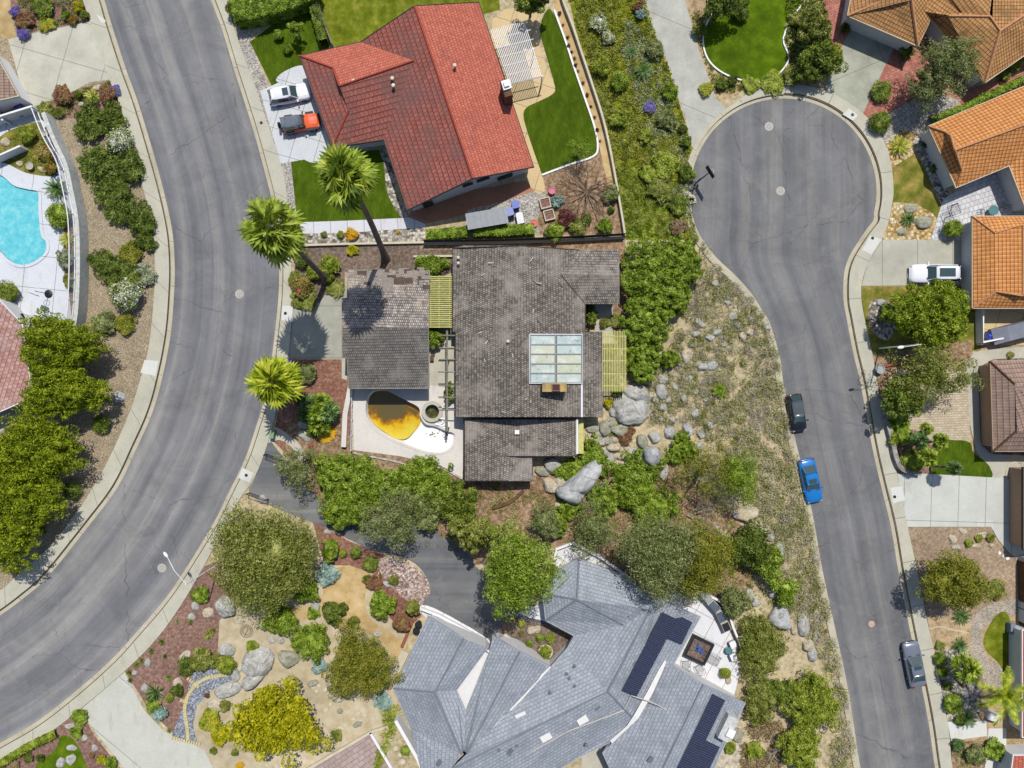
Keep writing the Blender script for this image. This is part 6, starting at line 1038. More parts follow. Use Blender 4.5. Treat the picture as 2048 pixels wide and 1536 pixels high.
def fanpalm(label, bx, by, cx_, cy_, h, rpx, col='palm', n=46, bendk=.0):
    """base at ground pixel, head seen at pixel c at height h"""
    r = empty('fan_palm', label, 'palm tree', (0, 0, 0)); b = G(bx, by, 0); t = G(cx_, cy_, h); R = rpx / 16 * (H - h) / H; m = MB(); dv = t - b; pts = []
    for k in range(13): f = k / 12; q = b + dv * f; w_ = math.sin(math.pi * f) * bendk; g_ = f - .5 * f * (1 - f) ; xy = b.xy.lerp(t.xy, 1 - (1 - f) ** 1.5); pts.append(Vector((xy.x, xy.y, h * f)))
    m.tube(pts, [.62, .42] + [.36 - .012 * k for k in range(11)], 12); m.out('trunk', PALMB, r); rng = rgn(int(bx)); v, f = fans(n, R * 1.18, rng); o = add('crown', v, f, LM[col], r, loc=(t.x, t.y, t.z)); m2 = fans(20, R * .8, rng, (-75, -30), -.3); 
    o = add('dead_skirt', m2[0], m2[1], LM['brown'], r, loc=(t.x, t.y, t.z)); m = MB()
    for k in range(5): a = k * 1.3; m.tube([(t.x, t.y, t.z + .2), (t.x + math.cos(a) * R * .4, t.y + math.sin(a) * R * .4, t.z + 1.1), (t.x + math.cos(a) * R * .85, t.y + math.sin(a) * R * .85, t.z + .3)], .035, 4)
    m.out('flower_stalk', LM['palmy'], r); return r
fanpalm('tallest leaning fan palm with its head over the front lawn', 772, 519, 690, 350, 23.0, 54, n=32); fanpalm('tall leaning fan palm with its head over the wide road', 654, 562, 549, 462, 18.5, 54, n=32); fanpalm('shorter bright fan palm beside the road left of the red mulch', 592, 770, 550, 762, 8, 45, 'palmy', 44)
def trunkplant(name, label, bx, by, cx_, cy_, h, rpx, col, kind, cat='palm tree', tr=.14):
    r = empty(name, label, cat, (0, 0, 0)); b = G(bx, by, 0); t = G(cx_, cy_, h); m = MB(); m.tube([b, b.lerp(t, .5) + Vector((0, 0, .2)), t], [tr * 1.4, tr, tr * .8], 8); m.out('trunk', PALMB, r); R = rpx / 16 * (H - h) / H; v, f = proto(kind, int(bx) % 3); add('crown', v * R, f, LM[col], r, loc=tuple(t)); return r
# ---- large trees
T = tree
for i, (x, y, rp, st, lb) in enumerate(((122, 690, 82, (1.12, .85), 'topmost dark golden conifer beside the pink tile roof'), (128, 782, 76, (1.15, .8), 'second conifer down the gravel bank above the clipped bushes'), (75, 895, 88, (1.1, .85), 'third conifer down the bank left of the clipped mound bush'), (55, 985, 84, (1.1, .85), 'fourth conifer down the bank beside the white boulder'), (12, 1075, 70, (1.1, .9), 'lowest conifer on the gravel bank at the left frame edge'), (-10, 930, 60, (1, 1), 'conifer crown cut off by the left edge of the frame'))):
    T('conifer', lb, x, y, rp, 'conif', 7.0, .12, 300, 60, .17, stretch=st, seed=20 + i, lump=(.07, .16), irr=.2, jit=.7, core=.46, lsq=(1.5, .8, .7), asp=.45, group='golden conifers along the gravel bank')
T('spreading_tree', 'huge spreading tree over the mulch garden beside the wide road', 528, 1112, 120, 'olive', 7.5, .2, 280, 80, .17, stretch=(1, 1), seed=51, lump=(.11, .2), irr=.12, asp=.45)
T('ficus_tree', 'tall bright green tree hanging over the end of the asphalt drive', 1037, 1138, 80, 'bright', 15, .45, 220, 80, .16, stretch=(.95, 1.15), seed=52, lump=(.13, .24), asp=.45)
T('bottlebrush_tree', 'brownish green round tree left of the grey roof', 722, 1328, 74, 'oliv2', 6, .2, 170, 85, .16, stretch=(1, 1.08), seed=53, lump=(.12, .22), asp=.4)
T('golden_tree', 'yellow leaved tree at the bottom of the sand garden', 548, 1442, 88, 'yellow', 5.5, .25, 110, 85, .22, stretch=(1.05, .95), seed=54, lump=(.12, .22), irr=.3, core=.5)
T('round_tree', 'big round dark green tree by the street lamp and white SUV', 1860, 628, 92, 'lime2', 7, .22, 260, 80, .19, stretch=(1, .78), seed=55, lump=(.08, .15), irr=.1, asp=.45)
T('pepper_tree', 'feathery grey green tree over the brick walk at the top right', 1898, 130, 56, 'grn_grey', 7.5, .3, 120, 75, .16, stretch=(1, 1), seed=56, lump=(.14, .26), asp=.35); T('pepper_tree', 'darker lobe of feathery tree below left of the larger feathery crown', 1850, 178, 38, 'grn_grey', 6, .25, 80, 75, .16, seed=57, lump=(.16, .28), asp=.35)
T('olive_tree', 'sparse olive tree shading the paver courtyard', 1862, 750, 80, 'olive', 6.5, .35, 130, 60, .16, stretch=(1.1, .8), seed=58, lump=(.12, .22), irr=.3, hole=.15, core=.35, asp=.45); T('shade_tree', 'dark tree beside the sidewalk left of the paver courtyard', 1800, 800, 44, 'mid', 5.5, .25, 70, 70, .18, seed=59, lump=(.16, .28), irr=.25, core=.5)
T('oak_tree', 'spiky olive brown tree on the mulch yard below the big driveway', 1903, 1160, 68, 'oliv2', 7, .3, 130, 75, .18, stretch=(1.05, .9), seed=60, lump=(.12, .24), irr=.22, core=.6, asp=.4)
T('eucalyptus_tree', 'grey olive tree between the asphalt drive and the stair bushes', 782, 1042, 60, 'grn_grey', 8, .4, 110, 60, .16, stretch=(1.0, .95), seed=61, irr=.32, hole=.12, core=.35, asp=.35); T('eucalyptus_tree', 'leftmost grey olive tree over the iron gate and asphalt', 597, 935, 44, 'grn_grey', 5, .3, 60, 60, .15, stretch=(1, .95), seed=62, irr=.3, hole=.15, core=.3, asp=.35)
for i, (x, y, rp, st, cc, hh, lb) in enumerate(((672, 950, 50, (1, .95), 'bright', 3.6, 'leafy bush just below the red mulch and pool wall'), (740, 975, 58, (1.05, .9), 'bright', 4, 'leafy tree mass left of centre under the pool terrace'), (690, 1010, 42, (.9, 1.2), 'bright', 3.6, 'leafy bush hanging over the asphalt drive'), (845, 958, 52, (1.2, .7), 'bright', 2.6, 'low leafy bush right below the white terrace edge'), (905, 1005, 50, (1.15, .85), 'mid', 3.2, 'broad leafy bush below the left corner of the shingle wing'), (850, 1020, 40, (1, .8), 'grn_grey', 3.2, 'grey green bush between two leafy bushes under the terrace'), (945, 1065, 42, (1.1, .75), 'olive', 8, 'olive coloured tree left of the tall bright green tree'))):
    T('leafy_bush', lb, x, y, rp * 1.15, cc, hh, .06, 130, 70, .15, stretch=st, seed=70 + i, lump=(.1, .2), irr=.25, core=.5, sub='bush')
for i, (x, y, rp, st, cc, hh, lb) in enumerate(((1300, 545, 74, (.95, 1.15), 'bright', 4.2, 'big dense green hedge tree touching the north wing roof'), (1358, 528, 56, (1, 1.1), 'bright', 3.6, 'dense green hedge tree nearest the turning area'), (1292, 640, 62, (.95, 1.25), 'bright', 4, 'dense green hedge tree beside the upper lath pergola corner'), (1346, 590, 46, (.9, 1), 'bright', 3.4, 'dense green hedge tree bulging over the slope'), (1285, 716, 48, (.9, 1.2), 'bright', 3, 'dense green hedge tree beside the yellow lath pergola'), (1338, 718, 22, (1, .9), 'bright', 2, 'small dense green bush at the foot of the tall hedge'))):
    T('hedge_tree', lb, x, y, rp, cc, hh, .05, 200, 70, .15, stretch=st, seed=90 + i, lump=(.08, .13), irr=.1, core=.52, sub='hedge', group='dense hedge trees between old house and slope')
for i, (x, y, rp, st, cc, hh, lb) in enumerate(((1185, 915, 34, (.9, 1), 'bright', 1.6, 'low leafy bush below the boulders at the shingle wing corner'), (1145, 940, 30, (1.2, .8), 'bright', 1.4, 'low leafy bush left of the largest split boulder'), (1270, 960, 58, (1.05, .95), 'bright', 2.2, 'wide leafy bush right of the largest split boulder'), (1300, 1015, 56, (1.1, .8), 'bright', 2.2, 'wide leafy bush above the brown green trees'), (1215, 1000, 34, (1, .9), 'bright', 1.8, 'leafy bush below right of the largest split boulder'), (1140, 1020, 24, (1, .8), 'bright', 1.4, 'leafy bush under the largest split boulder'), (1365, 900, 30, (1, 1), 'bright', 1.6, 'leafy bush right of the round dark boulder'), (1115, 1045, 24, (.8, 1.2), 'bright', 2.4, 'bright bush between the tall tree and the brown soil'))):
    T('low_bush', lb, x, y, rp * 1.15, cc, hh, .03, 130, 60, .13, stretch=st, seed=110 + i, lump=(.08, .16), irr=.28, core=.55, sub='bush')
T('acacia_tree', 'wispy olive brown tree with bare limbs right of the leafy bushes', 1415, 945, 66, 'oliv2', 6, .35, 90, 60, .16, stretch=(.9, 1), seed=130, irr=.35, hole=.2, core=0, asp=.3, bark=BARKG); T('acacia_tree', 'wispy green tree at the slope edge left of the blue sedan', 1478, 950, 52, 'bright', 6, .3, 80, 70, .15, stretch=(.85, 1.2), seed=131, irr=.2, hole=.1, core=.45, asp=.3)
T('hill_tree', 'large brown green tree left half of the pair above the grey roof', 1315, 1105, 84, 'grn_grey', 11, .35, 180, 75, .16, stretch=(.95, 1.05), seed=132, irr=.2, core=.6, asp=.4); T('hill_tree', 'large brown green tree right half of the pair above the grey roof', 1405, 1110, 72, 'oliv2', 10, .3, 150, 75, .16, stretch=(.9, 1.1), seed=133, irr=.2, core=.6, asp=.4)
T('stair_tree', 'soft grey green tree above the pale walled path', 1185, 1055, 46, 'grn_grey', 5, .25, 80, 65, .14, stretch=(.9, 1.2), seed=134, irr=.3, core=.45, asp=.35); T('stair_tree', 'blue green bush beside the tall bright green tree', 1090, 1045, 36, 'grn_grey', 4, .2, 60, 65, .14, stretch=(.9, 1.1), seed=135, core=.5, asp=.35)
T('slope_bush', 'dark leafy tree on the slope right of the brown green pair', 1500, 1090, 46, 'dark', 4, .1, 80, 70, .16, stretch=(1, 1), seed=136, irr=.3, core=.5); T('slope_bush', 'leafy bush among the boulders level with the grey roof top', 1535, 1130, 34, 'bright', 3, .1, 60, 70, .14, stretch=(.9, 1.1), seed=137, irr=.3, core=.5); T('slope_bush', 'soft green bush above the long pale boulder', 1572, 1180, 26, 'bright', 2.5, .1, 40, 70, .13, seed=138, stretch=(.9, 1.3), core=.5); T('slope_bush', 'grey green bush between terrace wall and slope boulders', 1470, 1200, 34, 'grn_grey', 3, .1, 60, 70, .14, seed=139, core=.5)
T('ice_plant_bank', 'broad olive green bank of shrubs right of the grey roof terrace', 1520, 1290, 66, 'olive', 2.5, .02, 190, 70, .12, stretch=(.8, 1.15), seed=140, lump=(.1, .18), irr=.12, core=.48, sub='shrub bank'); T('ice_plant_bank', 'lower olive green bank beside the chimney of the grey roof', 1520, 1400, 44, 'olive', 2.2, .02, 100, 70, .12, stretch=(.8, 1.3), seed=141, lump=(.12, .2), irr=.12, core=.48, sub='shrub bank')
T('bank_bush', 'bright green bush mass at the kerb in the lower slope', 1622, 1400, 62, 'lime', 3, .03, 150, 80, .13, stretch=(.95, 1.05), seed=142, lump=(.1, .18), irr=.15, core=.48, sub='bush'); T('bank_bush', 'bright green bush mass at the bottom frame edge', 1600, 1490, 54, 'lime', 3, .03, 120, 80, .13, stretch=(.85, 1.1), seed=143, lump=(.1, .18), irr=.15, core=.48, sub='bush'); T('bank_bush', 'darker green shoulder left of the bright kerb bush', 1560, 1380, 26, 'mid', 2.2, .03, 50, 80, .13, seed=144, core=.6, sub='bush')
T('canopy_tree', 'dark tree cut by the top edge above the white patio cover', 1062, 0, 34, 'mid', 6.5, .2, 60, 80, .17, stretch=(1.2, .8), seed=145, core=.5); T('canopy_tree', 'dark fine leaved tree at the top edge beside the speckled drive', 1440, 10, 34, 'dark', 5, .2, 60, 70, .15, stretch=(1.2, .8), seed=146, irr=.3, core=.4); T('citrus_tree', 'yellow green tree beside the brick apron at the top', 1630, 55, 34, 'olive', 4.5, .2, 70, 80, .15, stretch=(.9, 1.2), seed=147, core=.6)
T('garden_tree', 'dense green tree at the corner of the turning area and stained drive', 1640, 115, 40, 'mid', 4, .1, 90, 80, .15, seed=148, core=.6, stretch=(1, 1)); T('garden_tree', 'dense green bush touching the walk above the turning area', 1618, 148, 24, 'mid', 3, .1, 50, 80, .14, seed=149, core=.6)
T('weeping_tree', 'airy light green tree on the corner of the back lawn', 1160, 298, 32, 'bright', 3.5, .3, 40, 40, .12, seed=150, irr=.35, hole=.2, core=0, asp=.3, stretch=(1, .8)); T('shade_clump', 'glossy bushes in the corner between garage and old house', 862, 530, 32, 'bright', 2, .05, 60, 70, .12, stretch=(1.1, .6), seed=151, core=.6, sub='bush'); T('shade_clump', 'glossy bush between garage eave and timber beams', 872, 676, 20, 'bright', 2.4, .1, 34, 70, .12, stretch=(.8, 1.3), seed=152, core=.6, sub='bush'); T('shade_clump', 'dark bush in the shaded nook right of the old house', 1184, 635, 14, 'mid', 1.8, .1, 30, 70, .1, stretch=(.9, 1.8), seed=153, core=.6, sub='bush')
T('vine_clump', 'vine tangled under the timber beams near the spa', 898, 785, 13, 'mid', 1.6, .05, 30, 60, .1, stretch=(.8, 2.2), seed=154, core=.5, sub='vine')
for i, (x, y, rp, st, cc, lb) in enumerate(((612, 1120 + 60, 28, (1, 1), 'bright', 'round bush at the lower edge of the huge spreading tree'), (560, 1235, 40, (1, .9), 'bright', 'bright bush below the huge spreading tree'), (622, 1282, 42, (1, 1), 'bright', 'dense green bush left of the brownish round tree'), (662, 1100, 22, (.8, 1.2), 'bright', 'leafy bush between the huge tree and the red mulch'), (668, 1222, 26, (1, 1), 'dark', 'dark fine leaved bush on the sand below the huge tree'), (765, 1210, 30, (1, 1), 'bright', 'clipped round green bush right of the sand path'), (826, 1215, 16, (1, 1), 'olive', 'loose bush at the white corner by the asphalt'), (805, 1245, 20, (1, .9), 'rust', 'rusty pink bush beside the black barrels'))): T('garden_bush', lb, x, y, rp, cc, 2.4, .03, 60, 80, .13, stretch=st, seed=160 + i, lump=(.14, .24), irr=.12, core=.64, sub='bush')
T('small_tree', 'small white barked tree on the upper front lawn', 592, 60, 17, 'bright', 3, .35, 26, 46, .12, seed=170, irr=.3, hole=.2, core=0, bark=BARKG)
baretree('bare_tree', 'bare branching tree in the back corner bed beside the bins', 1172, 385, 66, 3.2, BARK, 13, 5); baretree('fallen_tree', 'bleached bare limbs fanning out on the slope by the acacia', 1372, 1030, 62, 2.4, BARKG, 6, 9, tilt=-.35, spread=.22)
baretree('dead_shrub', 'leafless twiggy shrub above the asphalt drive', 622, 920, 26, 2.4, BARK, 7, 11); baretree('dead_shrub', 'leafless grey shrub on the slope below the wispy tree', 1490, 1082, 30, 1.8, BARKG, 6, 13); baretree('dead_shrub', 'pale dead twigs at the bottom edge beside the bright bushes', 1550, 1500, 26, 1.6, BARKG, 7, 15)
# hedges
def hedge(label, pts, w, h, col='mid', seed=1, dens=70, leaf=.1):
    P_ = resample(pts, 40); L = sum(math.dist(pts[i], pts[i + 1]) for i in range(len(pts) - 1)) / 16; rng = rgn(seed); n = int(L * dens * (w + 2 * h)); t = rng.random(n) * 39; i0 = t.astype(int).clip(0, 38); A = np.array([G(*p)[:] for p in P_]); c = A[i0] + (A[i0 + 1] - A[i0]) * (t - i0)[:, None]; d = A[i0 + 1] - A[i0]; d /= np.linalg.norm(d, axis=1, keepdims=True); s = np.stack([-d[:, 1], d[:, 0], d[:, 2] * 0], 1)
    u = rng.uniform(-h - w / 2, h + w / 2, n); off_ = np.clip(u, -w / 2, w / 2); z = h - np.maximum(0, abs(u) - w / 2); nrm = np.where((abs(u) > w / 2)[:, None], s * np.sign(u)[:, None], np.array([0, 0, 1.0])); c = c + s * off_[:, None] + rng.normal(size=(n, 3)) * .05; c[:, 2] = Z0 + z + rng.normal(size=n) * .05
    v, f = leaves(c, nrm, leaf * rng.uniform(.7, 1.3, n), rng, .5); m = MB(); q = [G(*p) for p in P_]; V2 = []
    for k, p in enumerate(q):
        dd = (q[min(k + 1, 39)] - q[max(k - 1, 0)]).normalized(); ss = Vector((-dd.y, dd.x, 0)) * (w / 2 - .05); V2 += [(p.x + ss.x, p.y + ss.y, Z0), (p.x + ss.x, p.y + ss.y, Z0 + h - .05), (p.x - ss.x, p.y - ss.y, Z0 + h - .05), (p.x - ss.x, p.y - ss.y, Z0)]
    F2 = [[k * 4 + j, k * 4 + j + 1, k * 4 + j + 5, k * 4 + j + 4] for k in range(39) for j in range(3)]; v = join((v, f), (V2, F2)); tag(add('clipped_hedge', v[0], v[1], LM[col]), label, 'hedge')
hedge('tall clipped hedge at the top by the sidewalk', [(478, 38), (530, 30), (600, 8), (640, -10)], 3.0, 2.2, 'bright', 2); hedge('narrow clipped hedge between the two upper lawns', [(626, 0), (640, 45), (652, 92)], 1.1, 1.6, 'mid', 3); hedge('clipped hedge along the dark board fence', [(855, 474), (905, 470), (935, 468)], 1.3, 1.2, 'bright', 4); hedge('longer clipped hedge behind the shed roof', [(948, 466), (1010, 465), (1068, 462)], 1.3, 1.2, 'bright', 5); hedge('bright yellow green hedge strip along the lower left walk', [(-40, 1548), (0, 1527), (60, 1490), (118, 1462)], .9, .7, 'lime', 6)
hedge('clipped hedge above the sidewalk at the palm corner', [(1792, 830), (1796, 860), (1806, 885)], 1.6, 1.2, 'bright', 7); hedge('hedge strip behind the long orange roof eave', [(1855, 246), (1920, 222), (1960, 200), (2048, 160), (2100, 135)], .9, .9, 'bright', 8)
B_ = lambda rows, name, cat, kind, h: [plant(name, r[4], cat, kind, r[0], r[1], r[2], r[3], *(r[5:6] or (h,)), var=i) for i, r in enumerate(rows)]
B_([(470, 17, 19, 'mid', 'clipped round bush at the top by the sidewalk', 1.8), (557, 70, 11, 'bright', 'upper small ball bush on the front lawn'), (576, 97, 11, 'bright', 'lower small ball bush on the front lawn'), (55, 267, 19, 'lime', 'clipped yellow green ball in the pool garden', 1.4), (118, 431, 27, 'bright', 'large clipped disc bush at the fence of the turquoise pool', 1.6), (15, 585, 24, 'mid', 'clipped ball bush at the corner of the pink roof', 1.6), (253, 588, 33, 'whiteflower', 'big ball bush covered in white flowers on the gravel bank', 2.6), (241, 281, 28, 'whiteflower', 'white flowering ball bush against the sidewalk among junipers', 2.0), (204, 848, 20, 'mid', 'clipped mound bush below the second conifer', 1.2), (145, 981, 19, 'mid', 'clipped mound bush in the middle of the lower gravel bank', 1.1), (81, 1060, 13, 'mid', 'small clipped bush at the lower end of the conifers', 1.0), (454, 1330, 20, 'lime', 'clipped lime green ball above the cream paver path', 1.5),
   (1762, 182, 23, 'mid', 'oval clipped bush on the brick walk by the stained drive', 1.0), (1760, 245, 24, 'mid', 'round dark bush at the edge of the turning area walk', 1.3), (1906, 458, 20, 'bright', 'clipped bush in front of the orange garage house', 1.8), (1879, 1316, 14, 'bright', 'upper of two round bushes beside the silver sedan', 1.0), (1884, 1343, 13, 'bright', 'lower of two round bushes beside the silver sedan', 1.0), (1905, 1408, 22, 'bright', 'bright clipped mound below the silver sedan', 1.2), (712, 1105, 13, 'mid', 'clipped bush on the red mulch beside the asphalt drive', 1.0), (686, 1106, 9, 'lime', 'small lime ball beside the red mulch edge', .8), (742, 1127, 17, 'mid', 'oval clipped bush at the tip of the pebble bed', 1.0), (812, 1500, 11, 'bright', 'small round bush against the long white wall', .9), (1825, 922, 26, 'lime', 'wide lime green mound at the palm corner', 1.0), (1450, 1345, 12, 'lime', 'yellow green ball at the lower end of the terrace', 1.2)], 'ball_bush', 'bush', 'ball', 1.0)
B_([(183, 243, 40, 'dark', 'upper left spreading juniper below the agave bed', 1.2), (222, 236, 34, 'dark', 'spreading juniper against the sidewalk below the purple flowers', 1.2), (195, 330, 44, 'dark', 'juniper mass left of the sidewalk below the white flowers', 1.3), (250, 330, 40, 'dark', 'juniper against the sidewalk right below the white flowering bush', 1.3), (230, 380, 42, 'dark', 'juniper mass in the middle of the upper gravel bank', 1.3), (240, 420, 36, 'dark', 'juniper left of the road halfway down the bank', 1.2), (280, 440, 34, 'dark', 'juniper hugging the sidewalk halfway down the bank', 1.2), (290, 480, 26, 'dark', 'small juniper hugging the sidewalk below the mass', 1.0), (208, 525, 32, 'dark', 'isolated juniper above the flowering ball bush', 1.1), (250, 550, 34, 'dark', 'juniper just above the big white flowering ball', 1.1)], 'juniper', 'bush', 'spiky', 1.1)
B_([(262, 505, 25, 'oliv2', 'reddish olive bush beside the sidewalk on the bank', 1.0), (290, 552, 25, 'grey', 'silvery bush against the sidewalk on the bank', 1.0), (207, 646, 27, 'grn_grey', 'grey green bush beside the topmost conifer', 1.3), (250, 648, 23, 'oliv2', 'low bronze bush below the big flowering ball', .8), (133, 518, 22, 'grey', 'silvery grass bush against the pool fence', 1.3), (143, 560, 18, 'olive', 'weedy bush below the silvery bush at the pool fence', 1.0), (95, 305, 22, 'redflower', 'red flowering bush in the pool garden', 1.1), (100, 335, 14, 'redflower', 'red flowering bush near the blue hose', .9), (125, 190, 22, 'rust', 'rusty twiggy bush on the agave bed', 1.1), (215, 190, 19, 'rust', 'rust red bush beside the agave and sidewalk', 1.0), (157, 190, 9, 'mid', 'small green bush left of the agave', .8), (233, 182, 13, 'purple', 'purple flower patch spilling on the sidewalk', .5), (40, 222, 15, 'purple', 'purple flower bush against the white wall', .8), (48, 68, 14, 'purple', 'purple flowers on the corner of the upper left bed', .7), (50, 40, 20, 'rust', 'rust pink bush in the upper left bed', 1.0), (32, 25, 12, 'purple', 'purple haze of flowers at the top left edge', .8), (85, 12, 24, 'mid', 'green bush at the top of the upper left bed', 1.0), (132, 30, 12, 'mid', 'green tuft bush in the middle of the upper left bed', .8), (158, 14, 11, 'yellow', 'yellow bush near the sidewalk at the top left', .8), (145, 40, 12, 'redflower', 'orange flowers near the drive at the top left', .6), (95, 48, 18, 'yelflower', 'yellow flowering mat at the edge of the upper left drive', .5), (92, 222, 20, 'olive', 'weedy green bush at the end of the pool wall', .7), (120, 225, 12, 'olive', 'small yellow olive bush right of the pool wall end', .6), (170, 30, 10, 'mid', 'dark green bush by the sidewalk above the drive', .8),
   (628, 545, 18, 'lime', 'spiky yellow green yucca bush beside the red mulch strip', 1.5), (658, 530, 22, 'lime', 'bright yucca clump above the palm base', 1.6), (655, 555, 14, 'mid', 'dark green tuft at the foot of the left tall palm', 1.3), (607, 520, 18, 'dark', 'dark bush under the leaning palm trunk', 1.2), (605, 575, 24, 'pinkflower', 'pink flowering bush beside the leaning palm trunk', 1.4), (608, 600, 28, 'olive', 'low ground cover bush at the corner of the old driveway', .5), (592, 560, 18, 'olive', 'ground cover bush along the sidewalk above the old driveway', .5), (670, 575, 20, 'olive', 'ground cover bush right of the palm foot', .5), (706, 500, 13, 'yellow', 'yellow green weed below the boundary wall', .6), (704, 469, 14, 'gold', 'orange flowering bush in the pebble bed', .8), (682, 469, 8, 'yelflower', 'small yellow bush left of the orange bush', .6), (648, 469, 7, 'olive', 'tiny bush at the left of the pebble bed', .5), (797, 465, 4, 'gold', 'tiny orange plant right of the palm trunk', .3),
   (615, 745, 21, 'grn_grey', 'grey green bush on the red mulch below the old driveway', 1.3), (1115, 402, 14, 'blue', 'silver green ball bush beside the planters', 1.0), (1132, 436, 20, 'wine', 'dark wine red bush beside the lower planter', 1.3), (1172, 438, 11, 'mid', 'green bush under the bare tree', .9), (1222, 390, 20, 'grn_grey', 'grey green bush beside the cream hill wall', 1.2), (1210, 452, 17, 'bright', 'green bush in the corner by the dark fence', 1.2), (1155, 455, 20, 'olive', 'dry olive bush at the fence below the wine bush', 1.0), (1110, 462, 22, 'bright', 'dense green bush at the fence below the planters', 1.3), (1222, 420, 8, 'mid', 'small green bush beside the cream wall corner', .6),
   (1195, 45, 20, 'whiteflower', 'white flowering bush on the green hillside at the top', 1.0), (1215, 75, 16, 'whiteflower', 'second white flowering bush down the hillside', .9), (1202, 135, 20, 'lime', 'bright bush on the hillside beside the long wall', 1.3), (1240, 165, 20, 'bright', 'bright green bush in the middle of the upper hillside', 1.4), (1236, 240, 20, 'lime', 'lone bright bush lower on the green hillside', 1.3), (1290, 272, 16, 'lime', 'bright bush on the hillside near the turning area', 1.0), (1298, 215, 13, 'purple', 'purple flowering patch on the hillside', .6), (1335, 240, 22, 'grn_grey', 'grey bush beside the speckled drive', 1.2), (1310, 100, 20, 'grn_grey', 'grey green bush beside the upper speckled drive', 1.2), (1340, 185, 18, 'bright', 'green bush on the edge of the speckled drive', 1.1), (1275, 15, 12, 'rust', 'reddish bush at the top of the speckled drive', 1.0), (1280, 28, 12, 'blue', 'blue green bush at the top of the speckled drive', .9), (1364, 258, 10, 'dark', 'small dark bush at the foot of the speckled drive', .8), (1371, 285, 13, 'mid', 'dark bush beside the kerb of the turning area', .9), (1330, 330, 30, 'lime', 'bright bush above the basketball hoop', 1.2), (1320, 375, 28, 'olive', 'olive bush left of the basketball hoop', 1.1), (1372, 345, 20, 'mid', 'dark green bush touching the kerb at the hoop', 1.2), (1355, 410, 22, 'mid', 'bush below the hoop along the kerb', 1.0), (1355, 455, 18, 'brown', 'brown dead bush near the kerb below the hoop', .9), (1300, 350, 24, 'lime', 'bright bush low on the green hillside', 1.0), (1385, 478, 12, 'olive', 'small olive bush at the kerb bend', .8)], 'shrub', 'bush', 'shrub', 1.0)
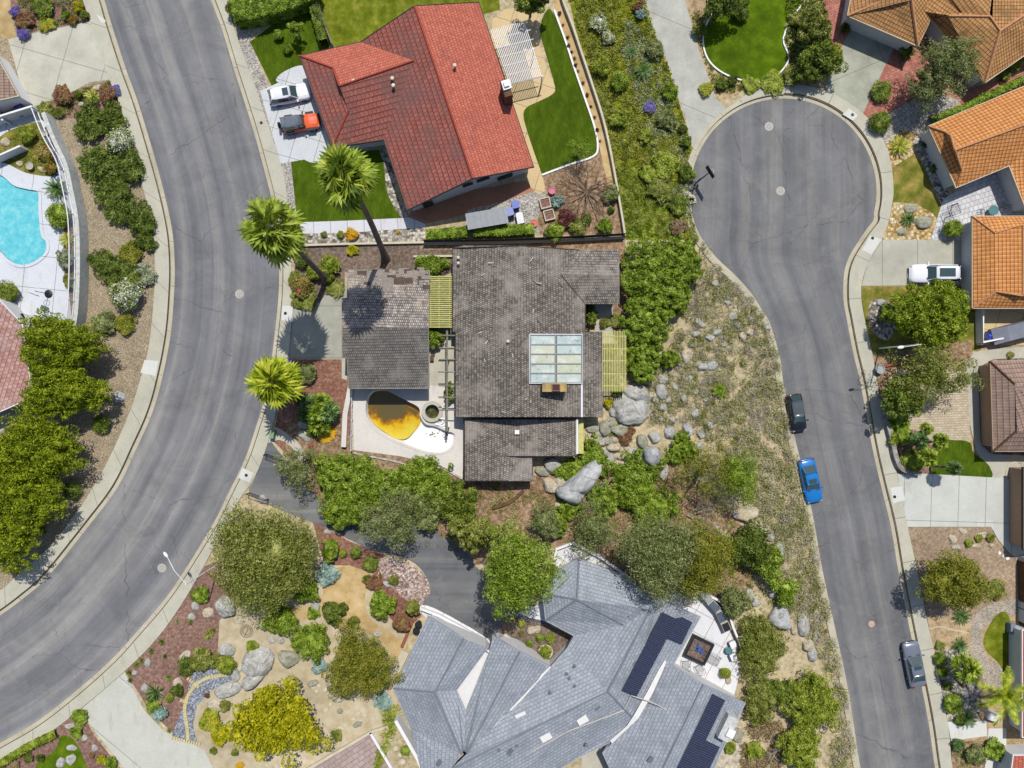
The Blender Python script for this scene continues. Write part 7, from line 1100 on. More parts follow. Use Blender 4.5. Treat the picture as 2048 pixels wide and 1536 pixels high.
B_([(1480, 25, 20, 'dark', 'dark bush left of the round lawn', 1.2), (1400, 60, 16, 'olive', 'olive bush on the speckled drive edge above the lawn kerb', 1.0), (1412, 178, 16, 'yelflower', 'yellow green ground bush at the driveway corner', .6), (1443, 168, 14, 'mid', 'small dark bush below the lawn kerb', .9), (1465, 160, 11, 'dark', 'dark shrub with wires below the lawn kerb', .9), (1500, 170, 20, 'lime', 'bright ground bush between lawn kerb and walk', .5), (1545, 165, 26, 'lime', 'bright ground bush right below the round lawn', .6), (1585, 150, 22, 'olive', 'olive bush right of the lawn kerb', 1.0), (1598, 40, 22, 'olive', 'yellow green bush beside the lawn at the top right', 1.2), (1670, 105, 16, 'yelflower', 'yellow flowering bush beside the stained drive', 1.2), (1810, 105, 16, 'mid', 'dark bush at the garage corner on the brick', 1.0), (1690, 55, 12, 'mid', 'bush in the shade of the tan garage wall', 1.0), (2030, 130, 14, 'yelflower', 'yellow green bush under the tan roof edge', 1.0), (2010, 150, 14, 'olive', 'olive bush beside the brick path', .9), (1940, 235, 10, 'mid', 'small bush at the end of the hedge strip', .8), (1850, 290, 8, 'mid', 'tiny bush upper in the foundation gravel', .5), (1868, 335, 8, 'mid', 'tiny bush lower in the foundation gravel', .5), (1775, 625, 22, 'mid', 'dark bush under the left side of the big round tree', 1.2), (2020, 695 + 15, 8, 'olive', 'tiny plant beside the curved walk', .4), (1790, 845, 18, 'bright', 'bright bush on top of the stone wall', 1.1), (1795, 875, 20, 'lime', 'lime bush on the stone wall bend', 1.1),
   (1980, 1075, 10, 'olive', 'small succulent bush in the rock circle', .5), (1937, 1085, 9, 'bright', 'bright small bush in the rock circle', .5), (1957, 1075, 9, 'lime', 'lime small bush right in the rock circle', .5), (1930, 1185, 26, 'mid', 'leafy bush right below the olive brown yard tree', 1.2), (1990, 1180, 22, 'olive', 'weedy bush beside the terracotta pot', .8), (1880, 1290, 11, 'olive', 'tiny grey bush in the white stones', .5), (1895, 1372, 10, 'mid', 'little dark bush beside the twin round bushes', .5), (1918, 1440, 12, 'mid', 'dark low bush below the bright mound', .8), (1990, 1500, 26, 'bright', 'leafy bush at the bottom right walk', 1.3), (1950, 1508, 22, 'grn_grey', 'dusty bush at the bottom right yard strip', 1.2), (1915, 1488, 14, 'cyc', 'dark cycad like bush below the paved walk', .9), (1440, 790 - 8, 16, 'bright', 'bright low bush on the path of the dry slope', .8),
   (660, 850, 0.1, 'lime', 'tiny weed beside the fan palm cluster', .3), (620, 865, 8, 'bright', 'small bright bush beside the grey boulders', .6), (600, 800, 12, 'dark', 'dark bush under the short fan palm', 1.0), (583, 725, 8, 'purple', 'small purple bush under the short palm', .6), (655, 865, 20, 'gold', 'low golden weeds below the fan palm cluster', .25), (1216, 805, 11, 'yellow', 'bright yellow bush at the foot of the lath pergola', .8), (1235, 785, 12, 'mid', 'dark bush at the lower end of the lath pergola', .7), (1250, 878, 14, 'rust', 'rusty red bush among the boulders', .8), (1262, 862, 10, 'rust', 'small rusty bush above the rusty red bush', .6), (1180, 893, 17, 'rust', 'rusty mat below the shingle wing corner', .5), (1168, 925, 16, 'rust', 'rusty mat beside the leafy bush under the wing', .5), (1210, 645, 12, 'olive', 'scrubby bush beside the side path', .7), (1225, 700, 10, 'bright', 'green weed under the lath pergola', .5), (1235, 640, 16, 'olive', 'dry weeds between the side path and the hedge', .5),
   (400, 1190, 20, 'bright', 'spiky green bush at the sidewalk below the lamp', 1.0), (405, 1318, 26, 'olive', 'olive bush left of the lime green ball', 1.4), (375, 1330, 20, 'dark', 'dark sprawling bush beside the blue gravel', 1.0), (430, 1318, 16, 'olive', 'olive bush touching the lime green ball', 1.1), (355, 1230 + 150, 14, 'dark', 'dark bush left of the blue gravel', .9), (340, 1395, 9, 'lime', 'yellow green cushion left of the blue gravel', .5), (318, 1425, 18, 'blue', 'blue green bush at the drive edge', .9), (307, 1410, 16, 'bright', 'leafy bush at the drive edge', .9), (410, 1455, 0.1, 'olive', 'tiny weed in the blue gravel', .2), (420, 1440, 26, 'yelflower', 'spotty yellow bush at the left of the golden tree', 1.0), (450, 1410, 13, 'olive', 'grey olive bush above the golden tree', .7), (440, 1470, 22, 'yellow', 'yellow bush below the spotty bush', 1.0), (505, 1450, 14, 'lime', 'green clump beside the golden tree trunk', .8), (415, 1390, 6, 'wine', 'small dark red ball in the sand', .4), (160, 1432, 18, 'bright', 'feathery green bush at the drive corner', .7), (155, 1465, 15, 'bright', 'spiky green bush below the drive corner', .6), (205, 1518, 10, 'yellow', 'small yellow bush at the drive edge', .7), (222, 1524, 14, 'bright', 'grassy bush at the drive edge near the bottom', .7), (185, 1510, 7, 'rust', 'small rusty plant at the drive edge', .4), (58, 1515, 10, 'dark', 'grey mound behind the yellow hedge strip', .6), (82, 1515, 9, 'dark', 'second grey mound behind the yellow hedge strip', .6), (30, 1530, 11, 'brown', 'brown mound at the bottom left corner', .5), (470, 1504, 8, 'mid', 'small green ball at the stony drive edge', .6), (427, 1500, 8, 'mid', 'small green tuft at the stony drive edge', .5), (480, 1530, 9, 'gold', 'small orange bush at the bottom edge', .5),
   (748, 1165, 18, 'rust', 'rust and green bush above the clipped round bush', 1.0), (735, 1158, 11, 'mid', 'small green bush above the rust bush', .8), (787, 1160, 12, 'olive', 'olive bush in the pebble mulch', .7), (627, 1225, 14, 'bright', 'loose green bush by the flat grey rock', .7), (707, 1245, 14, 'olive', 'olive bush on top of the brownish round tree', 1.3), (655, 1150, 26, 'blue', 'blue green bush at the right edge of the huge tree', 1.0), (640, 1330, 18, 'blue', 'blue green bush left of the brownish round tree', .9), (765, 1400, 20, 'blue', 'blue green bush below the brownish round tree', .7), (675, 1470, 14, 'olive', 'faint grassy tuft in the pale sand', .4), (505, 1292, 14, 'lime', 'bright grass clump above the big boulder', .7), (1075, 1310, 0.1, 'olive', 'tiny weed in the entry bed', .2), (1043, 1247, 9, 'lime', 'upper small bush in the entry bed', .6), (1100, 1275, 11, 'lime', 'round bush at the right of the entry bed', .7), (1078, 1275, 9, 'bright', 'small dark bush in the entry bed', .5), (1058, 1287, 8, 'bright', 'lower small bush in the entry bed', .5), (1091, 1303, 14, 'lime', 'bright bush growing in the white round planter', 1.3), (1043, 1266, 6, 'olive', 'tiny olive bush in the entry bed', .4), (1460, 1495, 14, 'lime', 'long green bush beside the lower chimney', .9), (1510, 1500, 20, 'lime', 'yellow green bush at the bottom right of the grey roof', 1.0)], 'shrub', 'bush', 'shrub', 1.0)
B_([(1263, 102, 17, 'cyc', 'upper cycad on the green hillside', 1.1), (1288, 140, 22, 'cyc', 'larger dark cycad on the green hillside', 1.2), (110, 376, 27, 'cyc', 'dark cycad beside the blue coiled hose at the pool', 1.5), (132, 478, 18, 'cycy', 'yellow centred cycad under the clipped disc bush', 1.1), (1807, 287, 25, 'cycy', 'golden cycad on the pebble circle by the turning area', 2.2), (1822, 436, 18, 'cyc', 'dark cycad between the three boulders', 1.8), (1926, 1234, 21, 'cyc', 'dark cycad beside the pebble walk', 1.2), (1922, 1292, 19, 'cyc', 'grey cycad on the white stones', 1.1), (1936, 1438, 23, 'cyc', 'dark cycad below the bright clipped mound', 1.3), (1640, 125 - 5, 14, 'cyc', 'dark cycad poking from the dense green tree', 3.6)], 'cycad', 'cycad', 'cycad', 1.2)
B_([(183, 190, 18, 'agav', 'yellow striped agave in the bed by the left drive', 1.0), (308, 1386, 24, 'cyc', 'large spiky agave at the garden drive edge', .9), (416, 1270, 12, 'lime', 'small agave on the brown mulch', .6), (425, 1262, 9, 'olive', 'dark agave beside the small agave', .6), (1672, 128, 14, 'agav', 'spiky yellow agave in the tree corner', 3.6), (944, 1335 + 118, 0.1, 'lime', 'tiny rosette at the roof edge', .2), (432, 1453, 9, 'rust', 'reddish rosette inside the spotty yellow bush', 1.2), (1377, 1202, 9, 'cyc', 'small palm growing in the terrace pot', 1.2)], 'agave', 'agave', 'rosette', .9)
B_([(354, 1244, 8, 'grn_grey', 'first grass tuft down the walk on brown mulch'), (380, 1245, 8, 'mid', 'grass tuft before the pale boulder on brown mulch'), (323, 1284, 10, 'mid', 'larger grass tuft near the sidewalk on brown mulch'), (302, 1302, 9, 'mid', 'grass tuft closest to the sidewalk on brown mulch'), (330, 1313, 7, 'mid', 'small lone grass tuft in the middle of the brown mulch'), (282, 1322, 9, 'mid', 'grass tuft beside the white boulder near the drive'), (258, 1345, 9, 'mid', 'grass tuft at the corner of drive and walk'), (260, 1361, 8, 'mid', 'grass tuft on the drive edge near its corner'), (337, 1355, 10, 'mid', 'dense round grass tuft above the large agave'), (273, 1330, 9, 'mid', 'grass tuft squeezed between sidewalk tufts'), (338, 1461, 8, 'mid', 'grass tuft beside the garden drive near the gravel'), (508, 1292, 11, 'bright', 'grass tuft above the split boulder')], 'grass_tuft', 'grass', 'tuft', .5)
for i, (x, y, rp) in enumerate(((640, 805, 18), (668, 810, 18), (655, 835, 20), (625, 822, 18), (648, 853, 15))): pass
r = empty('fan_palm_cluster', 'cluster of low fan palms on the red mulch left of the pool wall', 'palm', (*G(642, 826, .5).xy, Z0))
for i, (dx, dy, s_, hh) in enumerate(((-1.0, 1.2, 1.25, 1.6), (.6, 1.5, 1.1, 1.9), (1.3, .3, 1.4, 1.7), (.1, -1.2, 1.4, 1.4), (-1.3, -.2, 1.3, 1.5), (0, .2, 1.2, 2.2))): v, f = proto('minifan', i % 3); add('crown', v * s_, f, LM['bright' if i % 2 else 'cyc'], r, loc=(dx, dy, hh))
m = MB()
for dx, dy, hh in ((-1.0, 1.2, 1.6), (.6, 1.5, 1.9), (1.3, .3, 1.7), (.1, -1.2, 1.4), (-1.3, -.2, 1.5), (0, .2, 2.2)): m.tube([(dx * .4, dy * .4, 0), (dx, dy, hh)], .12, 6)
m.out('trunk', PALMB, r)
trunkplant('fan_palm', 'small palm leaning over the little lawn, rightmost of its group', 1855, 930, 1907, 936, 3.5, 16, 'cyc', 'minifan'); trunkplant('fan_palm', 'palm head above the little lawn nearest the paver courtyard', 1845, 885, 1880, 882, 3.4, 17, 'palm', 'minifan'); trunkplant('fan_palm', 'low palm head left of the little lawn over the drive edge', 1848, 925, 1855, 914, 3.2, 20, 'palm', 'minifan'); trunkplant('fan_palm', 'dark palm head over the stone planting above the low palm', 1840, 880, 1838, 880, 3, 18, 'cyc', 'minifan'); trunkplant('fan_palm', 'small palm head at the top of the corner group', 1835, 865, 1852, 858, 3, 13, 'palm', 'minifan')
trunkplant('curved_palm', 'fan palm above the white stones beside the twin round bushes', 1925, 1375, 1930, 1335, 3, 28, 'palm', 'minifan'); trunkplant('feather_palm', 'large feathery palm with yellow fronds at the lower right', 1990, 1395, 2002, 1385, 4.5, 56, 'palmy', 'feather', tr=.2)
# ---- ground cover and scrub (uncountable)
def stuff(name, label, poly, n, R, Hh, leaf, col, seed, npl=12, clump=0, kind='leaf', avoid=()):
    rng = rgn(seed); xs = [p[0] for p in poly]; ys = [p[1] for p in poly]; pts = []
    X = rng.uniform(min(xs), max(xs), n * 3); Y = rng.uniform(min(ys), max(ys), n * 3)
    for x, y in zip(X, Y):
        if pip((x, y), poly) and not any(pip((x, y), a) for a in avoid) and (not clump or noise.noise(Vector((x * .022, y * .022, seed))) + .5 * noise.noise(Vector((x * .07, y * .07, seed + 9))) > clump - 1): pts.append((x, y))
        if len(pts) >= n: break
    k = len(pts); c = np.array([G(*p)[:] for p in pts]); c[:, 2] = Z0 + .03; rr = R * rng.uniform(.5, 1.3, k); d = sphere_dirs(k * npl, rng, 0); idx = np.repeat(np.arange(k), npl)
    q = c[idx] + d * (rr[idx] * rng.uniform(.5, 1, k * npl))[:, None] * np.array([1, 1, Hh / R]); v, f = leaves(q, d + np.array([0, 0, .3]), leaf * rng.uniform(.6, 1.4, len(q)), rng, .7, .45)
    o = add(name, v, f, LM[col]); return tag(o, label, 'ground cover', kind='stuff')
hillG = [(1128, -40), (1285, -40), (1300, 50), (1331, 122), (1352, 185), (1382, 297), (1372, 330), (1371, 400), (1383, 445), (1393, 480), (1250, 478), (1246, 440), (1234, 350), (1206, 240), (1168, 110)]
stuff('ice_plant', 'bright green and yellow ice plant covering the upper hillside', hillG, 6500, .32, .16, .11, 'ice', 201, 10, .75); stuff('hill_weeds', 'olive weeds mixed through the hillside ice plant', hillG, 3600, .35, .3, .1, 'olive', 202, 10, .9); stuff('hill_herbs', 'greyish and dry herbs down the right side of the green hillside', [(1255, 30), (1330, 150), (1375, 290), (1385, 440), (1330, 420), (1290, 250), (1240, 100)], 900, .45, .4, .1, 'grey', 203, 14, .8); stuff('hill_grass', 'lush green grass at the lower end of the hillside', [(1230, 330), (1330, 340), (1350, 470), (1250, 475)], 1500, .3, .2, .1, 'bright', 204, 12)
slopeP = [(1400, 480), (1425, 520), (1470, 562), (1500, 595), (1522, 628), (1545, 680), (1560, 768), (1580, 870), (1618, 1040), (1640, 1160), (1665, 1280), (1685, 1370), (1700, 1460), (1712, 1560), (1650, 1560), (1680, 1400), (1640, 1320), (1600, 1250), (1560, 1200), (1530, 1050), (1500, 1000), (1430, 880), (1330, 860), (1250, 800), (1240, 740), (1300, 760), (1340, 700), (1380, 600), (1395, 560)]
AV = [crv([(1300, 900), (1290, 860), (1340, 830), (1400, 860), (1380, 920)], True), [(1385, 640), (1430, 690), (1400, 740), (1350, 700)]]
stuff('scrub', 'grey green scrub scattered over the dry slope beside the street', slopeP, 1500, .8, .6, .085, 'scrub', 211, 80, .7, avoid=AV); stuff('dry_weeds', 'straw coloured weeds on the dry slope along the kerb', slopeP, 2200, .35, .25, .08, 'dry', 212, 14, .85); stuff('green_scrub', 'greener patches of scrub on the dry slope', slopeP, 800, .7, .65, .085, 'olive', 213, 75, .85); stuff('purple_scrub', 'dull brown heather like scrub on the dry slope', slopeP, 750, .7, .6, .08, 'heath', 214, 75, .85)
lit = [(720, 910), (930, 960), (1070, 970), (1130, 960), (1180, 840), (1260, 850), (1300, 900), (1370, 880), (1420, 1000), (1500, 1080), (1560, 1180), (1590, 1300), (1480, 1200), (1250, 1180), (1180, 1110), (1110, 1080), (1040, 1080), (900, 1100), (800, 1080), (600, 960)]
stuff('undergrowth', 'leafy undergrowth between the bushes below the old house', lit, 1500, .45, .35, .11, 'olive', 221, 14, .95); stuff('undergrowth', 'bright green weeds between boulders and bushes', lit, 800, .4, .3, .1, 'bright', 222, 14, 1.05); stuff('dry_weeds', 'dry brown weeds and litter below the old house', lit, 900, .35, .2, .1, 'brown', 223, 10, .9)
stuff('bank_weeds', 'dry plants on the sliver of slope at the bottom edge', [(1480, 1450), (1560, 1440), (1600, 1560), (1480, 1560)], 500, .45, .4, .1, 'brown', 224, 16, .8); stuff('mulch_weeds', 'small weeds under the old pool wall', [(590, 870), (700, 850), (700, 905), (620, 925)], 120, .3, .15, .08, 'dry', 225, 8); stuff('bed_flowers', 'mixed low flowers in the upper left bed', [(22, -20), (165, 0), (178, 40), (80, 58), (42, 70)], 420, .3, .25, .09, 'mixflower', 226, 12, .8); stuff('bed_flowers', 'low plants in the bed below the left drive', [(105, 205), (155, 182), (222, 164), (240, 212), (180, 235), (110, 232)], 200, .3, .25, .09, 'olive', 227, 12, .85)
stuff('garden_weeds', 'small plants in the pool garden grass', [(10, 280), (70, 250), (92, 265), (112, 330), (60, 345), (10, 315)], 160, .25, .2, .08, 'olive', 228, 10); stuff('top_bed_plants', 'ground cover between the speckled drive and the round lawn', [(1380, 30), (1405, 20), (1404, 90), (1415, 130), (1450, 155), (1500, 170), (1445, 205), (1425, 170)], 420, .3, .25, .1, 'olive', 229, 12, .85); stuff('bark_plants', 'small plants between the garden boulders on brown mulch', [(300, 1300), (400, 1180), (440, 1230), (420, 1330), (360, 1400), (290, 1400)], 120, .22, .15, .07, 'brown', 230, 8)
stuff('creeper', 'climbing greenery on the long wall by the grey roof corner', [(760, 1400), (798, 1410), (800, 1440), (780, 1490), (750, 1560), (745, 1540), (770, 1450)], 260, .4, .5, .11, 'lime', 231, 16); stuff('shade_plants', 'low plants in the bed beside the brown fence and bench', [(1905, 1485), (1962, 1490), (1950, 1560), (1910, 1560)], 120, .3, .3, .09, 'mid', 232, 12); stuff('top_hedge_plants', 'mixed greenery beside the brick apron at the top', [(1575, -20), (1640, -20), (1660, 60), (1620, 160), (1580, 160), (1570, 80)], 520, .4, .5, .12, 'mid', 233, 16)
# ================================================================ BOULDERS AND STONES
RK = {}
def rockr(d, pl, var):
    q = 1.02 + .2 * noise.noise(d * 1.1 + Vector((var * 3.1, 0, 0)))
    for n_, h_ in pl:
        c_ = d.dot(n_)
        if c_ > .05: q = min(q, h_ / c_)
    return q + .05 * noise.noise(d * 3.4 + Vector((0, var * 5.3, 0))) + .03 * noise.noise(d * 9 + Vector((0, 0, var)))
def rockmesh(var, mat):
    if (var, mat) in RK: return RK[var, mat]
    V, F = [], []; nu, nv = 30, 16; rr_ = random.Random(var * 7 + 1); pl = [(Vector((rr_.gauss(0, 1), rr_.gauss(0, 1), rr_.gauss(.1, .8))).normalized(), rr_.uniform(.68, .92)) for _ in range(11)]
    for j in range(nv + 1):
        for i in range(nu):
            a = 2 * math.pi * i / nu; e_ = -math.pi / 2 + math.pi * j / nv; d = Vector((math.cos(a) * math.cos(e_), math.sin(a) * math.cos(e_), math.sin(e_))); q = rockr(d, pl, var); V.append((d.x * q, d.y * q, d.z * q))
    for j in range(nv):
        for i in range(nu): F.append([j * nu + i, j * nu + (i + 1) % nu, (j + 1) * nu + (i + 1) % nu, (j + 1) * nu + i])
    RK[var, mat] = mesh('boulder_mesh', V, F, MAT[mat], smooth=True); return RK[var, mat]
NAMED = []
def boulder(px, py, rx, ry, ang, mat='rock', h=None, label=None, group=None, var=None, name='boulder'):
    h = h or min(rx, ry) / 16 * .9; o = bpy.data.objects.new(name, rockmesh((int(px) + int(py) * 3) % 7 if var is None else var, mat)); p = G(px, py, h * .5); o.location = (p.x, p.y, Z0 + h * .12); o.scale = (rx / 16 * 1.06, ry / 16 * 1.06, h); o.rotation_euler = (0, 0, math.radians(ang)); link(o); tag(o, label, 'boulder', group)
    if not label: NAMED.append(o)
    return o
boulder(1167, 958, 52, 26, 48, 'rockblue', 2.4, 'largest split boulder, pale blue grey, below the shingle wing', var=1); boulder(1146, 985, 30, 24, 10, 'rockblue', 2.2, 'smooth rounded lower half of the largest split boulder pile', var=2)
boulder(1262, 812, 34, 36, 20, 'rock', 1.6, 'wide cracked boulder slab right of the lath pergola', var=3); boulder(1272, 790, 30, 22, -20, 'rock', 1.5, 'upper slab leaning on the wide cracked boulder', var=4); boulder(1264, 836, 32, 14, 0, 'rock', 1.1, 'flat lower slab of the wide cracked boulder', var=5)
boulder(1304, 914, 22, 23, 0, 'rockblue', 2.2, 'big round dark veined boulder above the leafy bushes', var=6)
for x, y, a, b, g_, m_, lb in ((1233, 822, 14, 12, 0, 'rock', 'round grey boulder touching the wide cracked slab on its left'), (1209, 859, 14, 15, 0, 'rockgreen', 'olive round boulder right of the shingle wing, first in its row'), (1241, 861, 18, 13, 0, 'rockgreen', 'oval olive boulder right of the round olive boulder'), (1187, 856, 15, 9, 0, 'rockgreen', 'flat boulder against the wing roof corner'), (1219, 845, 13, 10, 20, 'rockgreen', 'small boulder wedged above the oval olive boulder'), (1322, 784, 14, 17, 0, 'rock', 'round boulder at the upper right of the wide cracked slab'), (1305, 790, 10, 9, 0, 'rocktan', 'tan boulder left of the round boulder at the slope edge'), (1105, 931, 20, 17, 10, 'rock', 'shaded boulder under the shingle wing eave'), (1083, 943, 18, 10, -15, 'rockgreen', 'low flat boulder beside the end roof of the wing'), (1103, 972, 19, 15, -20, 'rocktan', 'olive tan egg shaped boulder left of the largest split boulder'), (1120, 960, 14, 14, 60, 'rocktan', 'tan cracked boulder between the egg shaped and largest boulders'), (1284, 883, 13, 15, 0, 'rockgreen', 'boulder right of the rusty red bush'), (1310, 875, 13, 12, 0, 'rock', 'pale boulder second right of the rusty red bush'), (1340, 866, 12, 14, 0, 'rock', 'pale boulder third right of the rusty red bush'), (1376, 860, 10, 14, 0, 'rockblue', 'tall pale boulder on the slope right of the pale row'), (1266, 904, 12, 9, 0, 'rock', 'boulder left of the big round dark veined boulder'), (1241, 912, 12, 8, 10, 'rocktan', 'small tan boulder in the rubble left of the veined boulder'), (1228, 895, 14, 10, 0, 'rocktan', 'tan slab in the middle of the rubble patch'), (1186, 880, 16, 12, 0, 'rocktan', 'tan slab below the olive round boulder'), (1216, 884, 12, 9, 0, 'rockgreen', 'small slab beside the tan slabs'), (1220, 918, 10, 14, 0, 'rock', 'upright boulder at the left of the rubble patch'), (1242, 928, 14, 8, 0, 'rocktan', 'lowest tan slab of the rubble patch'), (1276, 922, 10, 18, 0, 'rock', 'slab leaning on the veined boulder'), (1325, 815, 9, 9, 0, 'rock', 'small boulder below the round slope edge boulder'), (1390, 835 - 8, 8, 10, 0, 'rock', 'little pale boulder mid slope near the bushes'), (1118, 1012, 9, 10, 0, 'rocktan', 'small tan boulder below the egg shaped boulder'), (1207, 972, 9, 12, 0, 'rock', 'small boulder peeping out of bushes right of the largest boulder'), (1328, 945, 9, 18, -15, 'rock', 'slim pale boulder beside the veined boulder'), (1425, 760 - 30, 11, 10, 0, 'rockblue', 'pale blue boulder mid dry slope, largest of its cluster')):
    boulder(x, y, a, b, g_, m_, None, lb)
for x, y, a, b, g_, m_ in ((1430, 567, 8, 7, 0, 'rock'), (1445, 568, 7, 4, 20, 'rock'), (1395, 643, 8, 7, 0, 'rock'), (1392, 669, 10, 7, 10, 'rock'), (1467, 632, 9, 10, -40, 'rock'), (1475, 648, 7, 8, 0, 'rock'), (1504, 636, 7, 5, 0, 'rock'), (1434, 663, 12, 8, 30, 'rock'), (1420, 675, 10, 8, 20, 'rock'), (1373, 712, 10, 16, -10, 'rocktan'), (1406, 733, 11, 9, 0, 'rock'), (1486, 672, 8, 10, 0, 'rocktan'), (1500, 665, 9, 7, 0, 'rocktan'), (1535, 655, 7, 7, 0, 'rock'), (1300, 762, 12, 10, 0, 'rocktan'), (1327, 758, 10, 10, 0, 'rock'), (1367, 797, 8, 9, 0, 'rock'), (1391, 783, 9, 5, 0, 'rock'), (1392, 826, 7, 9, 0, 'rock'), (1402, 870, 8, 8, 0, 'rock'), (1400, 895, 9, 9, -30, 'rock'), (1496, 1030, 24, 16, 30, 'rocktan'), (1472, 1030, 8, 8, 0, 'rock'), (1525, 1060, 16, 14, 0, 'rocktan'), (1437, 1060, 8, 7, 0, 'rock'), (1454, 1080, 10, 15, 10, 'rocktan'), (1560, 1100, 9, 18, 10, 'rock'), (1540, 1075, 9, 8, 0, 'rock'), (1544, 1188, 9, 8, 0, 'rock'), (1562, 1237, 20, 26, 35, 'rockblue'), (1607, 1253, 12, 24, 0, 'rock'), (1616, 1290, 12, 14, 0, 'rocktan'), (1625, 1310, 10, 16, 0, 'rock'), (1588, 1262, 7, 8, 0, 'rocktan'), (1500, 1190, 9, 14, 30, 'rock'), (1512, 1205, 9, 8, 0, 'rock'), (1633, 1265, 6, 10, 0, 'rock'), (1478, 1115, 9, 7, 0, 'rock'), (1495, 1128, 8, 7, 0, 'rockblue'), (1196, 868, 8, 6, 0, 'rock'), (1204, 885, 9, 7, 30, 'rock'), (1230, 880, 8, 6, 0, 'rocktan'), (1198, 900, 9, 7, 0, 'rocktan'), (1210, 905, 7, 7, 0, 'rock'), (1232, 912, 8, 6, 0, 'rocktan'), (1254, 918, 9, 6, 0, 'rock'), (1256, 896, 8, 6, 0, 'rocktan'), (1262, 930, 10, 7, 20, 'rock'), (1284, 800, 6, 6, 0, 'rock'), (1292, 830, 7, 6, 0, 'rocktan'), (1312, 800, 8, 7, 0, 'rock'), (1336, 800, 7, 8, 0, 'rock'), (1322, 840, 6, 5, 0, 'rock'), (1345, 840, 6, 5, 0, 'rock'), (1352, 775, 7, 6, 0, 'rock'), (1378, 755, 8, 6, 0, 'rock'), (1340, 742, 7, 6, 0, 'rocktan'), (1412, 800, 7, 6, 0, 'rock'), (1420, 850, 8, 9, 0, 'rock'), (1455, 605, 7, 6, 0, 'rock'), (1448, 690, 8, 6, 0, 'rock'), (1404, 650, 7, 6, 0, 'rock'), (1385, 690, 8, 6, 0, 'rock')): o = boulder(x, y, a, b, g_, m_)
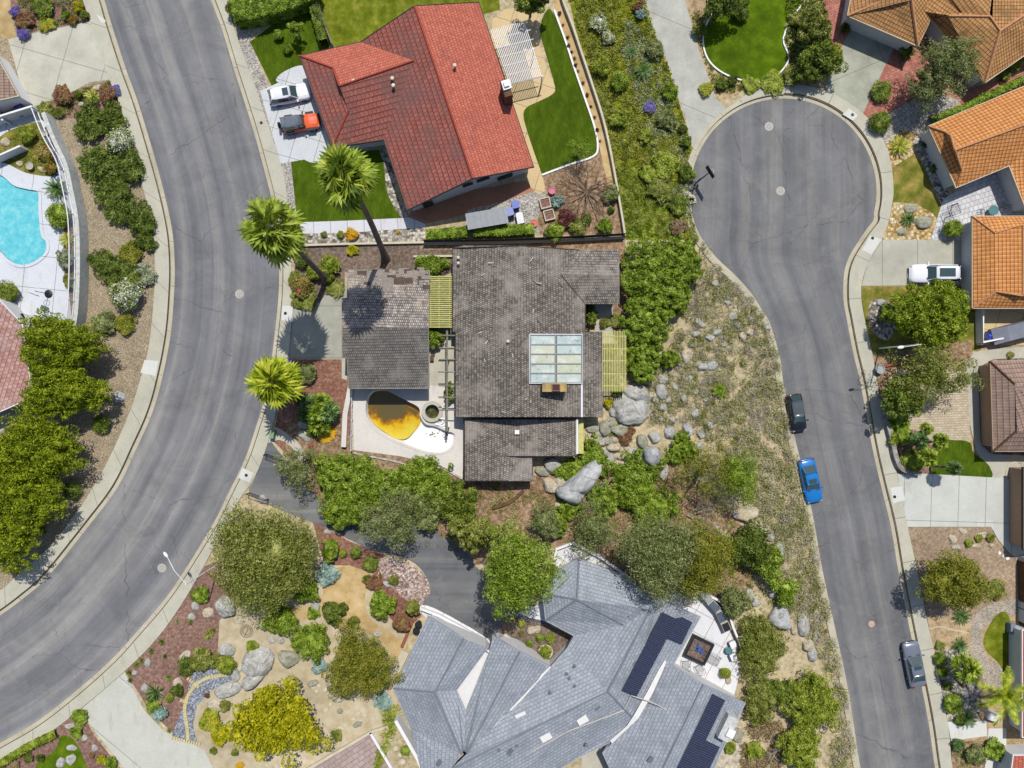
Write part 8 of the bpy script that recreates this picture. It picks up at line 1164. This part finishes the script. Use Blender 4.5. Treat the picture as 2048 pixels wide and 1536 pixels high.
for x, y, a, b, g_, m_, lb in ((451, 1214, 24, 20, -50, 'rock', 'great smooth grey boulder at the foot of the huge spreading tree'), (515, 1325, 28, 32, -30, 'rock', 'great grey boulder left of the flat boulder on the sand'), (505, 1360, 24, 18, 40, 'rock', 'lower cracked half of the great grey boulder'), (577, 1318, 20, 17, -20, 'rockgreen', 'flat grey boulder alone on the pale sand'), (452, 1302, 17, 13, 0, 'rock', 'pale boulder just above the lime green ball'), (435, 1410, 20, 13, 0, 'rocktan', 'flat tan boulder above the golden tree'), (455, 1380, 26, 14, 15, 'rock', 'long flat boulder right of the cream paver path'), (471, 1350, 10, 16, 0, 'rock', 'upright slab right of the lime green ball'), (416, 1225, 11, 10, 0, 'rocktan', 'tan boulder on the brown mulch under the great boulder'), (390, 1213, 8, 9, 0, 'rock', 'small pale stone near the spiky green bush'), (383, 1234, 8, 7, 0, 'rock', 'small pale stone beside the mulch grass tuft'), (371, 1312, 11, 10, 30, 'rocktan', 'pale boulder in the centre of the brown mulch'), (296, 1324, 7, 9, 0, 'rock', 'white boulder near the drive corner'), (270, 1345, 5, 6, 0, 'rock', 'little pale stone by the drive corner'), (355, 1367, 10, 10, 0, 'rocktan', 'pale boulder left of the blue gravel'), (290, 1375, 8, 9, 0, 'rock', 'pale stone behind the large spiky agave'), (543, 1280, 8, 7, 0, 'white_', 'white stone under the bright bush'), (562, 1280, 8, 8, 0, 'rock', 'round grey stone beside the white stone'), (630, 1215, 11, 13, 0, 'rock', 'grey rock in the middle of the sand garden'), (775, 1168, 9, 6, -20, 'rockblue', 'dark slate stone in the pebble mulch'), (627, 1366, 11, 8, 20, 'rockgreen', 'olive rock at the head of the stepping stones'), (662, 1372, 9, 9, 0, 'rockgreen', 'greenish rock under the brownish round tree'), (715, 1448, 11, 6, 25, 'rockgreen', 'flat slab on the pale sand near the white wall'), (680, 1422, 6, 6, 0, 'rockgreen', 'little olive rock by the dry stream'), (755, 1268, 9, 6, 0, 'rock', 'pale rock on top of the brownish round tree'), (168, 1475, 8, 7, 0, 'rock', 'pale stone in the lower left mulch bed'), (190, 1495, 7, 8, 0, 'rock', 'lower pale stone in the lower left mulch bed'), (143, 1496, 11, 6, 0, 'rock', 'flat pale stone at the lower left lawn'), (142, 1519, 9, 11, 0, 'rock', 'large pale stone on the lower left lawn'), (122, 1525, 8, 13, -15, 'rock', 'tall pale stone on the lower left lawn'), (140, 1452, 9, 6, 0, 'rock', 'white pebble pile at the walk corner'), (237, 795, 13, 11, 20, 'rockblue', 'pale blue boulder alone on the tan gravel'), (110, 1012, 14, 11, 20, 'rockblue', 'pale boulder half shaded by the fourth conifer'), (85, 340, 12, 5, -25, 'rocktan', 'flat tan rock beside the stone basins'), (10, 285, 10, 9, 0, 'rocktan', 'tan rock at the left edge of the pool garden'), (40, 328, 6, 6, 0, 'rocktan', 'small pink rock below the screen wall'), (195, 176, 9, 6, 20, 'rocktan', 'pale flat rock above the agave'), (163, 208, 6, 5, 0, 'rock', 'small pale rock below the agave'), (606, 850, 12, 8, -20, 'rock', 'pale flat boulder beside the curved path'), (608, 872, 14, 9, -35, 'rock', 'larger pale boulder beside the curved path'), (622, 891, 6, 6, 0, 'brickred', 'small orange stone below the pale boulders'), (654, 868, 0.5, .5, 0, 'rock', 'tiny stone below the fan palms'), (1821, 416, 13, 10, 0, 'rockgreen', 'upper left boulder on the pebble island'), (1849, 444, 16, 13, 0, 'rockgreen', 'biggest boulder on the pebble island'), (1804, 464, 11, 8, 10, 'rockgreen', 'lower left boulder on the pebble island'), (1760, 605, 8, 8, 0, 'rock', 'pale boulder at the rock ring under the round tree'), (1640, 85, 7, 6, 0, 'rock', 'pale rock at the foot of the dense green tree'), (1064, 1260, 10, 10, 20, 'rocktan', 'pair of tan flagstones in the entry bed'), (1075, 1258, 7, 9, -20, 'rocktan', 'right hand tan flagstone in the entry bed'), (1905, 1078, 9, 10, 0, 'rocktan', 'tan rock at the left of the rock circle'), (1925, 1062, 9, 7, 0, 'rocktan', 'tan rock at the top of the rock circle'), (1965, 1070, 10, 7, 0, 'rocktan', 'yellow rock at the right of the rock circle'), (1912, 1094, 10, 6, 0, 'rock', 'pale rock at the bottom of the rock circle'), (1983, 1091, 7, 5, 0, 'rocktan', 'small tan rock right below the rock circle'), (1950, 1092, 12, 5, 0, 'rocktan', 'flat stone under the rock circle'), (1456, 1360, 7, 9, 0, 'rocktan', 'tan stone beside the terrace yellow green ball'), (1475, 1470, 12, 16, 0, 'rockgreen', 'greenish slab right of the grey roof chimney'), (524, 1003 + 0, 0.5, .5, 0, 'rock', 'tiny stone beside the lower gate'), (525, 1000, 9, 9, 0, 'rock', 'pale boulder beside the lower iron gate'), (655, 1064, 8, 5, 0, 'rock', 'pale stone at the asphalt drive edge')):
    if a < 1: continue
    boulder(x, y, a, b, g_, 'rock' if m_ == 'white_' else m_, None if a > 14 else max(.25, min(a, b) / 16 * .7), lb)
rg = random.Random(5)
for i, (x, y) in enumerate(STEP):
    m = MB(); p = G(x, y); k = 7; r_ = rg.uniform(.2, .33) if i < 29 else .22; m.prism([(p.x + math.cos(t * 2 * math.pi / k) * r_ * rg.uniform(.8, 1.2), p.y + math.sin(t * 2 * math.pi / k) * r_ * rg.uniform(.8, 1.2)) for t in range(k)], Z0, Z0 + .12); o = m.out('stepping_stone', MAT['cream'] if i < 29 else MAT['white']); tag(o, None, 'stepping stone', 'stepping stones in the sand' if i < 29 else 'round white stepping discs'); NAMED.append(o)
m = MB(); m.tube([G(118 + 6 * math.cos(a), 355 + 6 * math.sin(a)) + Vector((0, 0, Z0 + .1 + a * .01)) for a in np.linspace(0, 12.5, 40)], .06, 5); tag(m.out('garden_hose', bb), 'blue coiled hose beside the dark cycad at the pool', 'hose')
m = MB(); rg = random.Random(8)
fp = [(1150 + k * 9, 0) for k in range(3)]
PLB = []
for i, (x, y) in enumerate(((1119, 27), (1126, 50), (1135, 75), (1137, 92), (1143, 104), (1149, 117), (1151, 131), (1156, 142), (1166, 166), (1174, 190), (1182, 213), (1189, 235), (1194, 260), (1200, 282))): o = plant('strip_plant', None, 'plant', 'rosette' if i % 3 else 'shrub', x, y, 4 + i % 3, 'rust' if i % 2 else 'wine', .4, var=i, group='small red plants in the strip beside the long cream wall'); NAMED.append(o)
# labels that single out the look-alikes by the landmark they stand nearest to
LAND = [('street lamp by the close', 1757, 697), ('skylight', 1112, 718), ('wide cracked boulder', 1262, 812), ('mid manhole of the turning area', 1561, 382), ('largest split boulder', 1167, 958), ('chimney of the old house', 1109, 775), ('chimney of the grey roof', 1455, 1455), ('black hatchback', 1594, 826), ('blue sedan', 1622, 962), ('silver sedan', 1830, 1330), ('basketball hoop by the turning area', 1392, 368), ('yellow lath pergola', 1228, 722), ('fire pit', 1395, 1296), ('brownish round tree', 722, 1328), ('golden tree', 548, 1442), ('long white wall', 830, 1480), ('white patio cover', 1030, 105), ('bare tree', 1172, 385), ('big veined boulder', 1304, 914), ('bleached bare limbs', 1372, 1030), ('wispy green slope tree', 1478, 950), ('kerb bush mass', 1622, 1400), ('terrace wall', 1450, 1215), ('stone wall', 1778, 880), ('rock circle', 1935, 1075), ('upper white hoop of the pool', 99, 588), ('dead shrub', 1490, 1082), ('manhole by the silver sedan', 1743, 1248)]
ORD = ['nearest', 'second nearest', 'third nearest', 'fourth nearest', 'fifth nearest', 'sixth nearest', 'seventh nearest', 'eighth nearest', 'ninth nearest', 'tenth nearest', 'eleventh nearest', 'twelfth nearest', 'thirteenth nearest', 'fourteenth nearest', 'fifteenth nearest', 'sixteenth nearest', 'seventeenth nearest', 'eighteenth nearest', 'nineteenth nearest', 'twentieth nearest', 'twenty-first nearest', 'twenty-second nearest', 'twenty-third nearest', 'twenty-fourth nearest']
def flat_xy(o): return sum((Vector(c) for c in o.bound_box), Vector()) / 8 if o.location.length < 1e-6 else o.location
for base, txt in (('boulder', 'pale boulder on the slope'), ('stepping_stone', 'flat stepping stone'), ('strip_plant', 'small plant in the strip')):
    G_ = [o for o in NAMED if o.name.startswith(base)]; best = {}
    for ln, lx, ly in LAND:
        q = G(lx, ly); allb = [o for o in C.objects if o.parent is None and o.name.startswith(base)] if base == 'boulder' else G_
        for k, o in enumerate(sorted(allb, key=lambda o: (flat_xy(o).xy - q.xy).length)):
            if o in G_ and (o not in best or k < best[o][0]): best[o] = (k, ln)
    for o, (k, ln) in best.items():
        if k < len(ORD): o['label'] = '%s, %s to the %s' % (txt, ORD[k], ln)
        else: o['label'] = txt + ', farther off than its neighbours'
        if base == 'boulder': o['group'] = 'boulders on the dry slope'
for o in list(C.objects):
    if o.parent is None and o.name.startswith(('shrub', 'ball_bush', 'agave')) and o.scale[0] < .05: bpy.data.objects.remove(o)
